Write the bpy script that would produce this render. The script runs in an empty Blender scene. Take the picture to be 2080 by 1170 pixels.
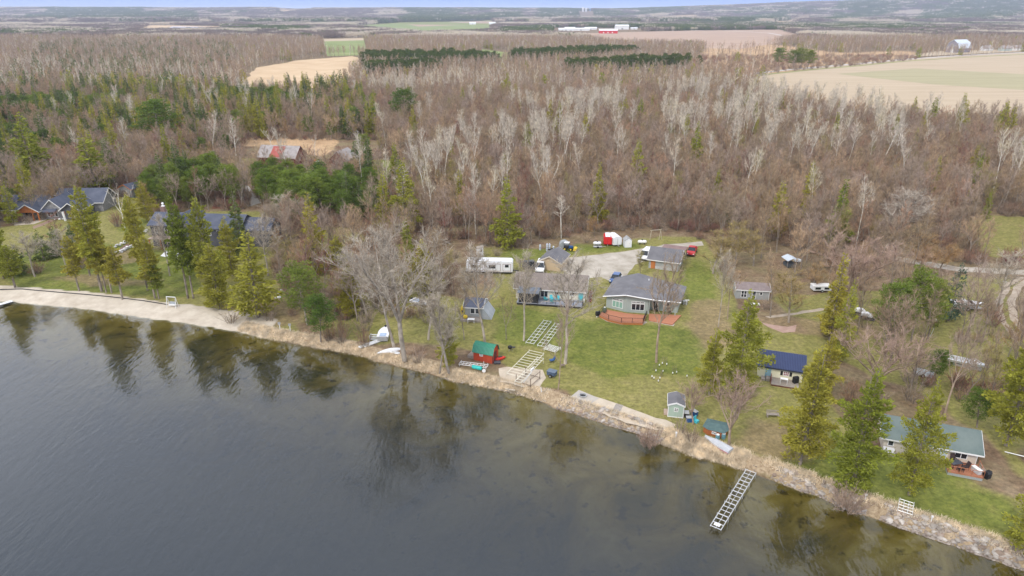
import bpy, bmesh, math, random
import numpy as np
from mathutils import Vector, Matrix, Euler

# ------------------------------------------------------------------ camera, world, sun, exposure
sc = bpy.context.scene
C = sc.collection
HC, PITCH, FPX = 55.0, math.radians(22.0), 1387.0     # the drone's height, its pitch, its focal length in photo pixels
cam = bpy.data.cameras.new('camera'); camo = bpy.data.objects.new('camera', cam); C.objects.link(camo)
cam.sensor_width = 36.0; cam.lens = 36.0 * FPX / 2080.0; cam.clip_start = 0.5; cam.clip_end = 30000
camo.location = (0, 0, HC); camo.rotation_euler = (math.pi/2 - PITCH, 0, 0)
sc.camera = camo

SUN_EL, SUN_AZ = math.radians(48), math.radians(215)   # azimuth clockwise from +Y (view direction)
wd = bpy.data.worlds.new('World'); sc.world = wd; wd.use_nodes = True
nt = wd.node_tree; nt.nodes.clear()
def N(nt, t, **k):
    n = nt.nodes.new(t)
    for a, b in k.items():
        if a == 'inp':
            for i, v in b.items(): n.inputs[i].default_value = v
        else: setattr(n, a, b)
    return n
L = lambda nt, a, b: nt.links.new(a, b)
out = N(nt, 'ShaderNodeOutputWorld'); bg = N(nt, 'ShaderNodeBackground'); bg.inputs[1].default_value = 0.086
sky = N(nt, 'ShaderNodeTexSky', sky_type='NISHITA', sun_disc=False, sun_elevation=SUN_EL, sun_rotation=SUN_AZ, altitude=300, air_density=1.0, dust_density=1.5, ozone_density=1.5)
tc = N(nt, 'ShaderNodeTexCoord'); sep = N(nt, 'ShaderNodeSeparateXYZ'); L(nt, tc.outputs['Generated'], sep.inputs[0])
# overcast: a broken grey cloud deck over the clear sky, open just above the horizon
mp = N(nt, 'ShaderNodeMapping', inp={'Scale': (1.0, 1.0, 3.0)}); L(nt, tc.outputs['Generated'], mp.inputs[0])
nz = N(nt, 'ShaderNodeTexNoise', inp={'Scale': 2.2, 'Detail': 6.0, 'Roughness': 0.55}); L(nt, mp.outputs[0], nz.inputs['Vector'])
cr = N(nt, 'ShaderNodeValToRGB'); L(nt, nz.outputs[0], cr.inputs[0])
cr.color_ramp.elements[0].position = 0.36; cr.color_ramp.elements[0].color = (9.5, 10.0, 11.4, 1)
cr.color_ramp.elements[1].position = 0.68; cr.color_ramp.elements[1].color = (13.0, 13.2, 13.6, 1)
lowc = N(nt, 'ShaderNodeMapRange', interpolation_type='SMOOTHSTEP', inp={'From Min': 0.38, 'From Max': 0.66, 'To Min': 1.45, 'To Max': 0.97}); L(nt, sep.outputs['Z'], lowc.inputs[0])   # added brightening of the low cloud, lifts the sky reflected in the lake
cm = N(nt, 'ShaderNodeVectorMath', operation='SCALE'); L(nt, cr.outputs[0], cm.inputs[0]); L(nt, lowc.outputs[0], cm.inputs['Scale'])
mr = N(nt, 'ShaderNodeMapRange', interpolation_type='SMOOTHSTEP', inp={'From Min': 0.02, 'From Max': 0.22, 'To Min': 0.0, 'To Max': 0.92}); L(nt, sep.outputs['Z'], mr.inputs[0])
# the clear strip low over the horizon: white haze turning blue upward
hz = N(nt, 'ShaderNodeMapRange', inp={'From Min': 0.0, 'From Max': 0.016, 'To Min': 0.0, 'To Max': 1.0}); L(nt, sep.outputs['Z'], hz.inputs[0])
hc = N(nt, 'ShaderNodeValToRGB'); L(nt, hz.outputs[0], hc.inputs[0])
hc.color_ramp.elements[0].position = 0.0; hc.color_ramp.elements[0].color = (8.6, 9.8, 11.8, 1)
hc.color_ramp.elements[1].position = 1.0; hc.color_ramp.elements[1].color = (1.9, 4.6, 12.0, 1)
mxh = N(nt, 'ShaderNodeMix', data_type='RGBA', inp={0: 0.9}); L(nt, sky.outputs[0], mxh.inputs[6]); L(nt, hc.outputs[0], mxh.inputs[7])
mx = N(nt, 'ShaderNodeMix', data_type='RGBA'); L(nt, mr.outputs[0], mx.inputs[0]); L(nt, mxh.outputs[2], mx.inputs[6]); L(nt, cm.outputs[0], mx.inputs[7])
L(nt, mx.outputs[2], bg.inputs[0]); L(nt, bg.outputs[0], out.inputs[0])

sun = bpy.data.lights.new('sun', 'SUN'); sun.energy = 1.5; sun.angle = math.radians(11); sun.color = (1.0, 0.95, 0.88)
suno = bpy.data.objects.new('sun', sun); C.objects.link(suno)
sd = Vector((math.sin(SUN_AZ)*math.cos(SUN_EL), math.cos(SUN_AZ)*math.cos(SUN_EL), math.sin(SUN_EL)))
suno.rotation_euler = sd.to_track_quat('Z', 'Y').to_euler(); suno.location = sd*300
sc.view_settings.view_transform = 'Standard'; sc.view_settings.look = 'None'
sc.view_settings.exposure = 0.44; sc.view_settings.gamma = 1.0; sc.view_settings.use_curve_mapping = False
cy = sc.cycles; cy.max_bounces = 6; cy.transparent_max_bounces = 12; cy.diffuse_bounces = 3; cy.glossy_bounces = 3
cy.transmission_bounces = 2; cy.volume_bounces = 0; cy.use_adaptive_sampling = True; cy.caustics_reflective = False; cy.caustics_refractive = False
try: cy.use_denoising = True
except Exception: pass

# ------------------------------------------------------------------ survey helpers (photo pixel -> place on the ground)
Z0 = 0.8                                   # height of the land above the lake
CP, SP = math.cos(PITCH), math.sin(PITCH)
def at(x, y, z=Z0):
    r = (x-1040)/FPX; u = (585-y)/FPX
    dz = -SP + u*CP; t = (z-HC)/dz
    return (r*t, (CP+u*SP)*t)
def pr(X, Y, Z):
    d = Y*CP - (Z-HC)*SP; u = Y*SP + (Z-HC)*CP
    return 1040+FPX*X/d, 585-FPX*u/d
def hgt(x, yb, yt):
    X, Y = at(x, yb); lo, hi = 0, 80
    for _ in range(30):
        m = (lo+hi)/2
        if pr(X, Y, Z0+m)[1] > yt: lo = m
        else: hi = m
    return lo
def W(pts, z=Z0): return np.array([at(x, y, z) for x, y in pts])

# ------------------------------------------------------------------ noise
def vnoise(x, y, seed=0):
    xi = np.floor(x).astype(np.int64); yi = np.floor(y).astype(np.int64); fx = x-xi; fy = y-yi
    def h(a, b):
        v = np.sin(a*127.1 + b*311.7 + seed*74.7)*43758.5453
        return v - np.floor(v)
    sx = fx*fx*(3-2*fx); sy = fy*fy*(3-2*fy)
    return (h(xi, yi)*(1-sx)+h(xi+1, yi)*sx)*(1-sy)+(h(xi, yi+1)*(1-sx)+h(xi+1, yi+1)*sx)*sy
def fbm(x, y, seed=0, o=4):
    s = 0; a = .5; t = 0
    for i in range(o):
        s = s+a*vnoise(x*2**i, y*2**i, seed+i*13); t += a; a *= .5
    return s/t
def sstep(a, b, x):
    t = np.clip((x-a)/(b-a), 0, 1); return t*t*(3-2*t)
def pip(P, poly):
    x, y = P[:, 0], P[:, 1]; ins = np.zeros(len(P), bool); n = len(poly)
    for i in range(n):
        x1, y1 = poly[i]; x2, y2 = poly[(i+1) % n]
        if y1 == y2: continue
        c = ((y1 > y) != (y2 > y)) & (x < (x2-x1)*(y-y1)/(y2-y1)+x1)
        ins ^= c
    return ins

# ------------------------------------------------------------------ the shoreline
SHpx = [(-420, 584), (-200, 597), (0, 612), (60, 617), (150, 625), (240, 638), (330, 650), (400, 660), (480, 673), (560, 690), (640, 705), (700, 716),
        (738, 722), (762, 733), (808, 743), (854, 754), (891, 763), (923, 775), (946, 778), (1015, 791), (1069, 804), (1108, 817), (1130, 829),
        (1180, 843), (1233, 863), (1300, 884), (1343, 900), (1395, 920), (1458, 937), (1510, 954), (1538, 962), (1595, 984), (1657, 1006),
        (1732, 1041), (1760, 1048), (1819, 1069), (1882, 1088), (1946, 1110), (2009, 1132), (2080, 1157), (2250, 1225)]
SH = W(SHpx, 0.0)
SH = np.vstack([[(-1500, 330), (-500, 200)], SH, [(75, 18), (140, -60), (900, -700)]])
# resample with small irregularities
_p = []
for i in range(len(SH)-1):
    a, b = SH[i], SH[i+1]; n = max(1, min(60, int(np.hypot(*(b-a))/1.2)))
    for k in range(n): _p.append(a+(b-a)*k/n)
_p.append(SH[-1]); SHD = np.array(_p)
SHD[:, 1] += (fbm(SHD[:, 0]*.5, SHD[:, 1]*.5, 5)-.5)*1.0
def shore_dist(X, Y):
    """signed distance to the shoreline, positive on land"""
    best = np.full(X.shape, 1e9); sg = np.ones(X.shape)
    for i in range(len(SHD)-1):
        ax, ay = SHD[i]; bx, by = SHD[i+1]; dx, dy = bx-ax, by-ay; l2 = dx*dx+dy*dy
        if l2 < 1e-9: continue
        t = np.clip(((X-ax)*dx+(Y-ay)*dy)/l2, 0, 1)
        d = (X-ax-t*dx)**2+(Y-ay-t*dy)**2
        cr_ = dx*(Y-ay)-dy*(X-ax)
        m = d < best
        best[m] = d[m]; sg[m] = np.where(cr_[m] > 0, 1, -1)
    return np.sqrt(best)*sg
def beachw(X):   # how wide the bank is: a broad sand beach at the left, a short bank elsewhere
    return 1.7+3.0*sstep(-40, -60, X)
def hills(X, Y):
    R = np.hypot(X, Y)
    a = sstep(3200, 6000, Y)
    h = (fbm(X/1100+3, Y/1100, 3, 4)-.35)*38*a
    h += sstep(5200, 7600, Y)*(50+34*fbm(X/2600, Y/2600+7, 9, 3))
    h += sstep(1200, 5200, X)*sstep(3300, 7000, Y)*105
    return np.maximum(h, -1.5)
def gz(X, Y):
    X = np.asarray(X, float); Y = np.asarray(Y, float)
    return Z0+hills(X, Y)

# ------------------------------------------------------------------ material helpers
def mat(name, col=(.5, .5, .5), rough=.8, metal=0, spec=.3):
    m = bpy.data.materials.new(name); m.use_nodes = True; b = m.node_tree.nodes['Principled BSDF']
    b.inputs['Base Color'].default_value = (*col, 1); b.inputs['Roughness'].default_value = rough
    b.inputs['Metallic'].default_value = metal; b.inputs['Specular IOR Level'].default_value = spec
    return m
def nmat(name, c1, c2, scale=3, rough=.8, detail=4, bump=0, stretch=None, metal=0, spec=.3, rnd=0.0, lo=.3, hi=.7, bscale=None):
    """procedural two-tone surface: object-space noise between c1 and c2, optional relief, optional per-object value shift"""
    m = mat(name, c1, rough, metal, spec); nt = m.node_tree; b = nt.nodes['Principled BSDF']
    t = N(nt, 'ShaderNodeTexCoord'); mp = N(nt, 'ShaderNodeMapping'); L(nt, t.outputs['Object'], mp.inputs[0])
    if stretch: mp.inputs['Scale'].default_value = stretch
    n = N(nt, 'ShaderNodeTexNoise', inp={'Scale': scale, 'Detail': detail, 'Roughness': .6}); L(nt, mp.outputs[0], n.inputs['Vector'])
    r = N(nt, 'ShaderNodeValToRGB'); L(nt, n.outputs[0], r.inputs[0])
    r.color_ramp.elements[0].position = lo; r.color_ramp.elements[0].color = (*c1, 1)
    r.color_ramp.elements[1].position = hi; r.color_ramp.elements[1].color = (*c2, 1)
    o = r.outputs[0]
    if rnd:
        oi = N(nt, 'ShaderNodeObjectInfo'); h = N(nt, 'ShaderNodeHueSaturation')
        mr = N(nt, 'ShaderNodeMapRange', inp={'To Min': 1-rnd, 'To Max': 1+rnd}); L(nt, oi.outputs['Random'], mr.inputs[0])
        L(nt, mr.outputs[0], h.inputs['Value']); L(nt, o, h.inputs['Color']); o = h.outputs[0]
    L(nt, o, b.inputs['Base Color'])
    if bump:
        bp = N(nt, 'ShaderNodeBump', inp={'Strength': bump, 'Distance': .05}); L(nt, n.outputs[0], bp.inputs['Height']); L(nt, bp.outputs[0], b.inputs['Normal'])
    return m

# ------------------------------------------------------------------ object helpers
def mesh_np(name, V, F, m=None, smooth=False):
    """mesh from vertices and faces given as a list of (k,n) index arrays"""
    me = bpy.data.meshes.new(name); V = np.asarray(V, np.float32)
    F = [np.asarray(f, np.int32) for f in (F if isinstance(F, list) else [F]) if len(f)]
    tot = np.concatenate([np.full(len(f), f.shape[1], np.int32) for f in F]); loops = np.concatenate([f.ravel() for f in F])
    me.vertices.add(len(V)); me.vertices.foreach_set('co', V.ravel())
    me.loops.add(len(loops)); me.loops.foreach_set('vertex_index', loops)
    me.polygons.add(len(tot)); st = np.concatenate([[0], np.cumsum(tot)[:-1]]).astype(np.int32)
    me.polygons.foreach_set('loop_start', st)
    if smooth: me.polygons.foreach_set('use_smooth', np.ones(len(tot), bool))
    me.update(calc_edges=True)
    if m: me.materials.append(m)
    return me
def link(name, me, parent=None, loc=(0, 0, 0), rz=0, scale=(1, 1, 1)):
    o = bpy.data.objects.new(name, me); C.objects.link(o); o.parent = parent
    o.location = loc; o.rotation_euler = (0, 0, rz); o.scale = scale
    return o
def tag(o, label, cat=None, group=None, kind=None):
    if label: o['label'] = label
    if cat: o['category'] = cat
    if group: o['group'] = group
    if kind: o['kind'] = kind
    return o
def struct(o): o['kind'] = 'structure'; return o
def stuff(o, label=None, cat=None): return tag(o, label, cat, None, 'stuff')

# ------------------------------------------------------------------ ground zones, given as photo outlines on the ground
def band(pts, w):   # a strip of ground width w metres along points already on the ground
    P = np.array(pts, float); d = np.gradient(P, axis=0); d /= np.linalg.norm(d, axis=1)[:, None]
    n = np.stack([-d[:, 1], d[:, 0]], 1)*np.asarray(w).reshape(-1, 1)/2
    return np.vstack([P+n, (P-n)[::-1]])
LAWN = [W([(-60, 600), (-60, 470), (60, 455), (235, 400), (285, 402), (300, 432), (420, 430), (480, 430), (540, 430), (552, 500), (560, 560), (590, 640), (620, 680), (540, 690), (300, 640)]), W([(632, 472), (655, 458), (720, 465), (750, 490), (700, 512), (640, 500)]), W([(285, 372), (290, 358), (400, 335), (520, 320), (520, 332), (410, 348), (330, 372)]),
        W([(740, 325), (850, 325), (850, 350), (770, 400)]),
        W([(970, 505), (1190, 505), (1330, 480), (1420, 480), (1460, 520), (1500, 640), (1700, 700), (1640, 760), (1760, 900), (2080, 1010), (2140, 1170), (1800, 1050), (1560, 960), (1400, 890), (1150, 800), (1060, 780), (1000, 720), (880, 690), (880, 600), (1000, 620), (1000, 560)]),
        W([(1960, 440), (2120, 440), (2120, 530), (1990, 520)]), W([(1900, 560), (2060, 565), (2030, 640), (1900, 620)])]
LAWN_M = [W([(1560, 600), (1900, 590), (2070, 630), (2090, 760), (2090, 1000), (1990, 880), (1880, 800), (1700, 730)]), W([(560, 500), (720, 500), (900, 600), (900, 700), (760, 700), (620, 660)])]   # thin grass under trees
GREEN = [W([(20, 590), (20, 530), (150, 480), (250, 500), (400, 520), (410, 600), (200, 600)]), W([(230, 470), (290, 430), (310, 480)]), W([(1130, 720), (1220, 650), (1400, 660), (1420, 760), (1240, 770)]),
         W([(1000, 620), (1190, 640), (1180, 700), (1010, 700)]), W([(1380, 560), (1420, 520), (1450, 560), (1440, 620), (1400, 630)]), W([(1560, 920), (1760, 900), (2080, 1020), (2080, 1120), (1900, 1060), (1620, 960)]),
         W([(1000, 510), (1300, 490), (1300, 505), (1040, 530)]), W([(740, 325), (850, 325), (850, 350), (770, 400)])]
GBARE = [W([(60, 570), (180, 556), (330, 568), (340, 582), (200, 580)]), W([(150, 520), (240, 505), (300, 530), (200, 540)]), W([(1510, 850), (1620, 860), (1700, 930), (1560, 930), (1470, 900)]), W([(1340, 780), (1420, 730), (1400, 760)]), W([(1400, 600), (1470, 610), (1500, 700), (1420, 720)]),
         W([(1500, 640), (1800, 660), (1760, 700), (1560, 670)]), W([(420, 620), (560, 600), (640, 640), (560, 670)])]
FIELD = [W([(1526, 158), (1650, 138), (1830, 121), (2090, 106), (2600, 90), (2600, 300), (2080, 262), (1830, 258), (1660, 235), (1560, 205)]),
         W([(1830, 116), (1900, 104), (2090, 99), (2400, 92), (2400, 94), (2090, 104)]),
         W([(495, 168), (520, 138), (610, 122), (720, 114), (745, 128), (700, 165), (600, 184)]), W([(470, 192), (500, 165), (700, 150), (690, 180), (640, 204), (540, 206)]),
         W([(1240, 92), (1130, 69), (1400, 62), (1590, 60), (1640, 78), (1500, 100)]),
         W([(560, 81), (780, 76), (790, 81), (650, 86)]), W([(420, 47), (560, 40), (575, 44), (440, 51)]), W([(270, 66), (300, 51), (450, 53), (460, 62)]),
         W([(60, 51), (150, 41), (160, 44), (70, 54)]), W([(800, 52), (1060, 46), (1050, 49), (820, 58)]), W([(1560, 46), (1640, 38), (1660, 43), (1580, 52)]), W([(1280, 40), (1420, 38), (1420, 43), (1290, 44)]),
         W([(1380, 62), (1560, 66), (1580, 72), (1480, 72)]), W([(560, 36), (640, 34), (640, 37), (570, 39)])]
GFIELD = [W([(655, 84), (740, 82), (745, 112), (665, 114)]), W([(810, 46), (1010, 42), (1000, 66), (860, 72), (690, 54)]), W([(470, 66), (590, 68), (560, 74), (470, 74)]), W([(980, 100), (1040, 108), (1020, 135), (970, 130)])]
MARSH = [W([(1380, 150), (1440, 96), (1560, 88), (1700, 108), (1860, 102), (1860, 122), (1540, 152)]), W([(380, 285), (600, 240), (700, 270), (650, 320), (560, 300)]), W([(0, 270), (70, 240), (90, 300)])]
for _r in range(3): pass
ROADF = [(1500, 158), (1530, 149), (1650, 137), (1740, 129.5), (1830, 121), (1950, 113), (2090, 106), (2400, 94)]

# ------------------------------------------------------------------ ground sheet (one sheet, land and lake bed, to the horizon)
def axis(lo, hi, fa, fb, g=1.035):
    a = list(np.arange(fa, fb+.1, 1.0)); s = 1.0; x = a[-1]
    while x < hi: s *= g; x += s; a.append(x)
    s = 1.0; x = a[0]; b = []
    while x > lo: s *= g; x -= s; b.append(x)
    return np.array(b[::-1]+a)
gx = axis(-9500, 9500, -150, 120); gy = axis(-2500, 11000, 28, 250)
GX, GY = np.meshgrid(gx, gy); S = GX.size
fx, fy = GX.ravel(), GY.ravel()
SD = np.where(fy > 0, 400.0, -400.0)
near = (fy < 420) & (fy > -900) & (np.abs(fx) < 1200)
SD[near] = shore_dist(fx[near], fy[near])
SD[(fx < -1200) & (fy < 250)] = -400; SD[(fx > 1200)] = 400
zl = 0.06+(Z0-0.06)*sstep(0, 1, SD/beachw(fx))
zb = np.minimum(-0.1-0.085*np.minimum(-SD, 12)-0.16*np.maximum(-SD-12, 0), -.02)
zb = np.maximum(zb, -9) + (fbm(fx*.15, fy*.15, 8)-.5)*.25*sstep(0, 4, -SD)
FZ = np.where(SD > 0, zl+hills(fx, fy)*(SD > 20), np.where(SD > -.6, 0.06+SD*.3, np.minimum(zb, -.12)))
V = np.stack([fx, fy, FZ], 1)
ny, nx = GX.shape; idx = np.arange(S).reshape(ny, nx)
F = np.stack([idx[:-1, :-1], idx[:-1, 1:], idx[1:, 1:], idx[1:, :-1]], -1).reshape(-1, 4)
gme = mesh_np('ground', V, F, smooth=True)
# zone masks, edges made ragged by displacing the query points
def ragged(P, a, s=.25):
    return P+np.stack([(fbm(P[:, 0]*s, P[:, 1]*s, 31)-.5)*a, (fbm(P[:, 0]*s, P[:, 1]*s, 47)-.5)*a], 1)
PP = np.stack([fx, fy], 1); Q = ragged(PP, 5.0); QF = ragged(PP, 10.0, .05)
def mask(polys, P): 
    m = np.zeros(len(P), bool)
    for p in polys: m |= pip(P, p)
    return m
lawn = mask(LAWN+LAWN_M, Q) & (SD > 0); green = mask(GREEN, Q) & (SD > 0); bare = mask(GBARE, Q); field = mask(FIELD, PP) & (fy > 3000); gf = mask(GFIELD, PP) & (fy > 3000); marsh = mask(MARSH, QF)
beach = (SD > -1) & (SD < 6.0) & (fx < -44)
bank = (SD > 0) & (SD < beachw(fx)+.6+fbm(fx*.7, fy*.7, 3)) & ~beach
far = sstep(200, 330, fy)
def blur(m, k=2):
    m = (m*1.0).reshape(ny, nx)
    for _ in range(k):
        p = np.pad(m, 1, mode='edge'); m = (p[:-2, 1:-1]+p[2:, 1:-1]+p[1:-1, :-2]+p[1:-1, 2:]+2*p[1:-1, 1:-1])/6
    return m.ravel()
def setattr_col(me, name, a, b, c, d=None):
    at_ = me.color_attributes.new(name, 'FLOAT_COLOR', 'POINT'); n = len(a)
    at_.data.foreach_set('color', np.stack([a, b, c, np.ones(n) if d is None else d], 1).astype(np.float32).ravel())
setattr_col(gme, 'zone', blur(lawn, 3), blur(green, 9), blur(bare, 9))
setattr_col(gme, 'zone2', blur(field, 1), blur(gf, 1), blur(marsh, 3))
setattr_col(gme, 'zone3', blur(beach, 1), blur(bank, 1), np.clip(-SD/25, 0, 1))

def ground_mat():
    m = mat('ground_mat', rough=.95, spec=.1); nt = m.node_tree; b = nt.nodes['Principled BSDF']
    tcg = N(nt, 'ShaderNodeTexCoord'); pos = tcg.outputs['Object']
    def noise(s, d=5, r=.6, st=None, w=0):
        v = pos
        if st:
            mp = N(nt, 'ShaderNodeMapping'); mp.inputs['Scale'].default_value = st; L(nt, pos, mp.inputs[0]); v = mp.outputs[0]
        n = N(nt, 'ShaderNodeTexNoise', inp={'Scale': s, 'Detail': d, 'Roughness': r, 'Distortion': w}); L(nt, v, n.inputs['Vector']); return n.outputs[0]
    def ramp(f, *st):
        r = N(nt, 'ShaderNodeValToRGB'); L(nt, f, r.inputs[0]); e = r.color_ramp.elements
        e[0].position = st[0][0]; e[0].color = (*st[0][1], 1); e[1].position = st[-1][0]; e[1].color = (*st[-1][1], 1)
        for p, c in st[1:-1]: q = e.new(p); q.color = (*c, 1)
        return r.outputs[0]
    def mixc(f, a, b_):
        x = N(nt, 'ShaderNodeMix', data_type='RGBA'); L(nt, f, x.inputs[0]); L(nt, a, x.inputs[6]); L(nt, b_, x.inputs[7]); return x.outputs[2]
    def att(name):
        a = N(nt, 'ShaderNodeAttribute', attribute_name=name); s = N(nt, 'ShaderNodeSeparateColor'); L(nt, a.outputs[0], s.inputs[0]); return s.outputs
    def edge(v, n, w=.55):   # mask with an edge broken up by noise
        a = N(nt, 'ShaderNodeMath', operation='MULTIPLY_ADD', inp={1: w, 2: -w/2}); L(nt, n, a.inputs[0])
        c = N(nt, 'ShaderNodeMath', operation='ADD'); L(nt, a.outputs[0], c.inputs[0]); L(nt, v, c.inputs[1])
        r = N(nt, 'ShaderNodeMapRange', interpolation_type='SMOOTHSTEP', inp={'From Min': .3, 'From Max': .7}); L(nt, c.outputs[0], r.inputs[0]); return r.outputs[0]
    n1 = noise(.35, 8, .68); n2 = noise(.06, 6); n3 = noise(2.2, 6, .7); n4 = noise(.012, 5); n0 = noise(.14, 7, .65, w=.6)
    z1, z2, z3 = att('zone'), att('zone2'), att('zone3')
    litter = ramp(n1, (.3, (.105, .07, .043)), (.5, (.19, .128, .082)), (.72, (.27, .2, .135)))
    dry = ramp(n2, (.35, (.19, .165, .08)), (.65, (.29, .24, .14)))
    base = mixc(ramp(n0, (.42, (0, 0, 0)), (.62, (.7, .7, .7))), litter, dry)
    # far open country between the woods: pale dry meadow
    lawn_a = ramp(n1, (.25, (.13, .14, .036)), (.5, (.21, .20, .06)), (.75, (.32, .27, .12)))
    lawn_b = ramp(n3, (.3, (.2, .17, .075)), (.7, (.27, .26, .08)))
    lawn_c = mixc(ramp(n0, (.35, (0, 0, 0)), (.65, (1, 1, 1))), lawn_a, lawn_b)
    speck = ramp(noise(1.3, 8, .75), (.32, (.5, .48, .46)), (.5, (1, 1, 1)), (.68, (1.6, 1.5, 1.4)))
    base = mixc(edge(z1[0], n1), base, lawn_c)
    grn = ramp(n1, (.3, (.085, .12, .02)), (.55, (.14, .17, .03)), (.75, (.22, .21, .06)))
    gm = N(nt, 'ShaderNodeMath', operation='MULTIPLY', inp={1: .72}); L(nt, edge(z1[1], n0, 1.5), gm.inputs[0])
    base = mixc(gm.outputs[0], base, grn)
    brn = ramp(n1, (.3, (.2, .14, .08)), (.7, (.3, .22, .13)))
    bm = N(nt, 'ShaderNodeMath', operation='MULTIPLY', inp={1: .7}); L(nt, edge(z1[2], n0, 1.2), bm.inputs[0])
    base = mixc(bm.outputs[0], base, brn)
    fld = ramp(noise(.03, 6, .6, (1, 6, 1)), (.3, (.40, .29, .17)), (.55, (.50, .37, .22)), (.75, (.55, .43, .27)))
    base = mixc(z2[0], base, fld)
    base = mixc(z2[1], base, ramp(n2, (.3, (.16, .2, .05)), (.7, (.27, .28, .1))))
    msh = ramp(n2, (.3, (.34, .22, .12)), (.5, (.5, .34, .2)), (.7, (.3, .22, .12)))
    base = mixc(edge(z2[2], n2), base, msh)
    sp_ = N(nt, 'ShaderNodeMix', data_type='RGBA', blend_type='MULTIPLY', inp={0: .8}); L(nt, base, sp_.inputs[6]); L(nt, speck, sp_.inputs[7]); base = sp_.outputs[2]
    sand = ramp(n1, (.25, (.42, .35, .27)), (.6, (.6, .53, .43)), (.8, (.68, .61, .5)))
    base = mixc(edge(z3[0], n1, .3), base, sand)
    bnk = ramp(n3, (.3, (.2, .14, .085)), (.5, (.36, .27, .17)), (.72, (.52, .41, .28)))
    base = mixc(edge(z3[1], n3, .5), base, bnk)
    # lake bed: sandy olive with dark weed beds
    wd_ = noise(.09, 6, .6, None, 1.2); wd2 = noise(.55, 5, .6)
    bed = ramp(wd_, (.36, (.10, .08, .016)), (.5, (.24, .17, .03)), (.66, (.36, .28, .09)))
    spots = ramp(wd2, (.34, (.25, .25, .25)), (.42, (1, 1, 1)))
    mb = N(nt, 'ShaderNodeMix', data_type='RGBA', blend_type='MULTIPLY', inp={0: .8}); L(nt, bed, mb.inputs[6]); L(nt, spots, mb.inputs[7])
    sx = N(nt, 'ShaderNodeSeparateXYZ'); L(nt, pos, sx.inputs[0])
    uw = N(nt, 'ShaderNodeMapRange', inp={'From Min': .03, 'From Max': -.1}); L(nt, sx.outputs[2], uw.inputs[0])
    base = mixc(uw.outputs[0], base, mb.outputs[2])
    L(nt, base, b.inputs['Base Color'])
    bp = N(nt, 'ShaderNodeBump', inp={'Strength': .5, 'Distance': .15}); L(nt, n3, bp.inputs['Height']); L(nt, bp.outputs[0], b.inputs['Normal'])
    return m
gme.materials.append(ground_mat())
ground = struct(link('ground', gme))

# ------------------------------------------------------------------ lake surface
def water_mat():
    m = bpy.data.materials.new('lake_water_mat'); m.use_nodes = True; nt = m.node_tree; nt.nodes.clear()
    o = N(nt, 'ShaderNodeOutputMaterial'); tcw = N(nt, 'ShaderNodeTexCoord'); pos = tcw.outputs['Object']
    def wav(rot, st, s, d=2):
        mp = N(nt, 'ShaderNodeMapping'); mp.inputs['Rotation'].default_value = (0, 0, rot); mp.inputs['Scale'].default_value = st; L(nt, pos, mp.inputs[0])
        n = N(nt, 'ShaderNodeTexNoise', inp={'Scale': s, 'Detail': d, 'Roughness': .5, 'Distortion': .3}); L(nt, mp.outputs[0], n.inputs['Vector']); return n.outputs[0]
    a = wav(math.radians(-35), (1, .28, 1), 1.1); b_ = wav(math.radians(-20), (1, .4, 1), 3.0); c = wav(0, (1, 1, 1), .05, 3)
    ad = N(nt, 'ShaderNodeMath', operation='MULTIPLY_ADD', inp={1: .35}); L(nt, b_, ad.inputs[0]); L(nt, a, ad.inputs[2])
    st = N(nt, 'ShaderNodeMapRange', inp={'From Min': .35, 'From Max': .65, 'To Min': .35, 'To Max': 1.0}); L(nt, c, st.inputs[0])
    bp = N(nt, 'ShaderNodeBump', inp={'Distance': .065}); L(nt, st.outputs[0], bp.inputs['Strength']); L(nt, ad.outputs[0], bp.inputs['Height'])
    fr = N(nt, 'ShaderNodeFresnel', inp={'IOR': 1.46}); L(nt, bp.outputs[0], fr.inputs['Normal'])
    gl = N(nt, 'ShaderNodeBsdfGlossy', inp={'Roughness': .025, 'Color': (1, 1, 1, 1)}); L(nt, bp.outputs[0], gl.inputs['Normal'])
    tr = N(nt, 'ShaderNodeBsdfTransparent', inp={'Color': (.9, .93, .86, 1)})
    df = N(nt, 'ShaderNodeBsdfDiffuse', inp={'Color': (.03, .038, .046, 1)})
    at_ = N(nt, 'ShaderNodeAttribute', attribute_name='depth'); 
    mu = N(nt, 'ShaderNodeMixShader'); L(nt, at_.outputs[2], mu.inputs[0]); L(nt, tr.outputs[0], mu.inputs[1]); L(nt, df.outputs[0], mu.inputs[2])
    ms = N(nt, 'ShaderNodeMixShader'); L(nt, fr.outputs[0], ms.inputs[0]); L(nt, mu.outputs[0], ms.inputs[1]); L(nt, gl.outputs[0], ms.inputs[2])
    L(nt, ms.outputs[0], o.inputs[0]); return m
wsel = (gx > -3500) & (gx < 400); wsy = (gy < 420)
wx, wy = gx[wsel], gy[wsy]; WXg, WYg = np.meshgrid(wx, wy); n_, k_ = WXg.shape; widx = np.arange(n_*k_).reshape(n_, k_)
SDw = SD.reshape(ny, nx)[np.ix_(wsy, wsel)].ravel(); ZW = FZ.reshape(ny, nx)[np.ix_(wsy, wsel)].ravel()
wF = np.stack([widx[:-1, :-1], widx[:-1, 1:], widx[1:, 1:], widx[1:, :-1]], -1).reshape(-1, 4)
wF = wF[(SDw[wF] < 1.5).any(1)]
wme = mesh_np('lake_water', np.stack([WXg.ravel(), WYg.ravel(), np.zeros(WXg.size)], 1), wF, water_mat())
dep = wme.attributes.new('depth', 'FLOAT', 'POINT'); dv = 1-np.exp(-np.maximum(-ZW-.15, 0)*.36); dep.data.foreach_set('value', dv.astype(np.float32))
water = struct(link('lake_water', wme))
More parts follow.
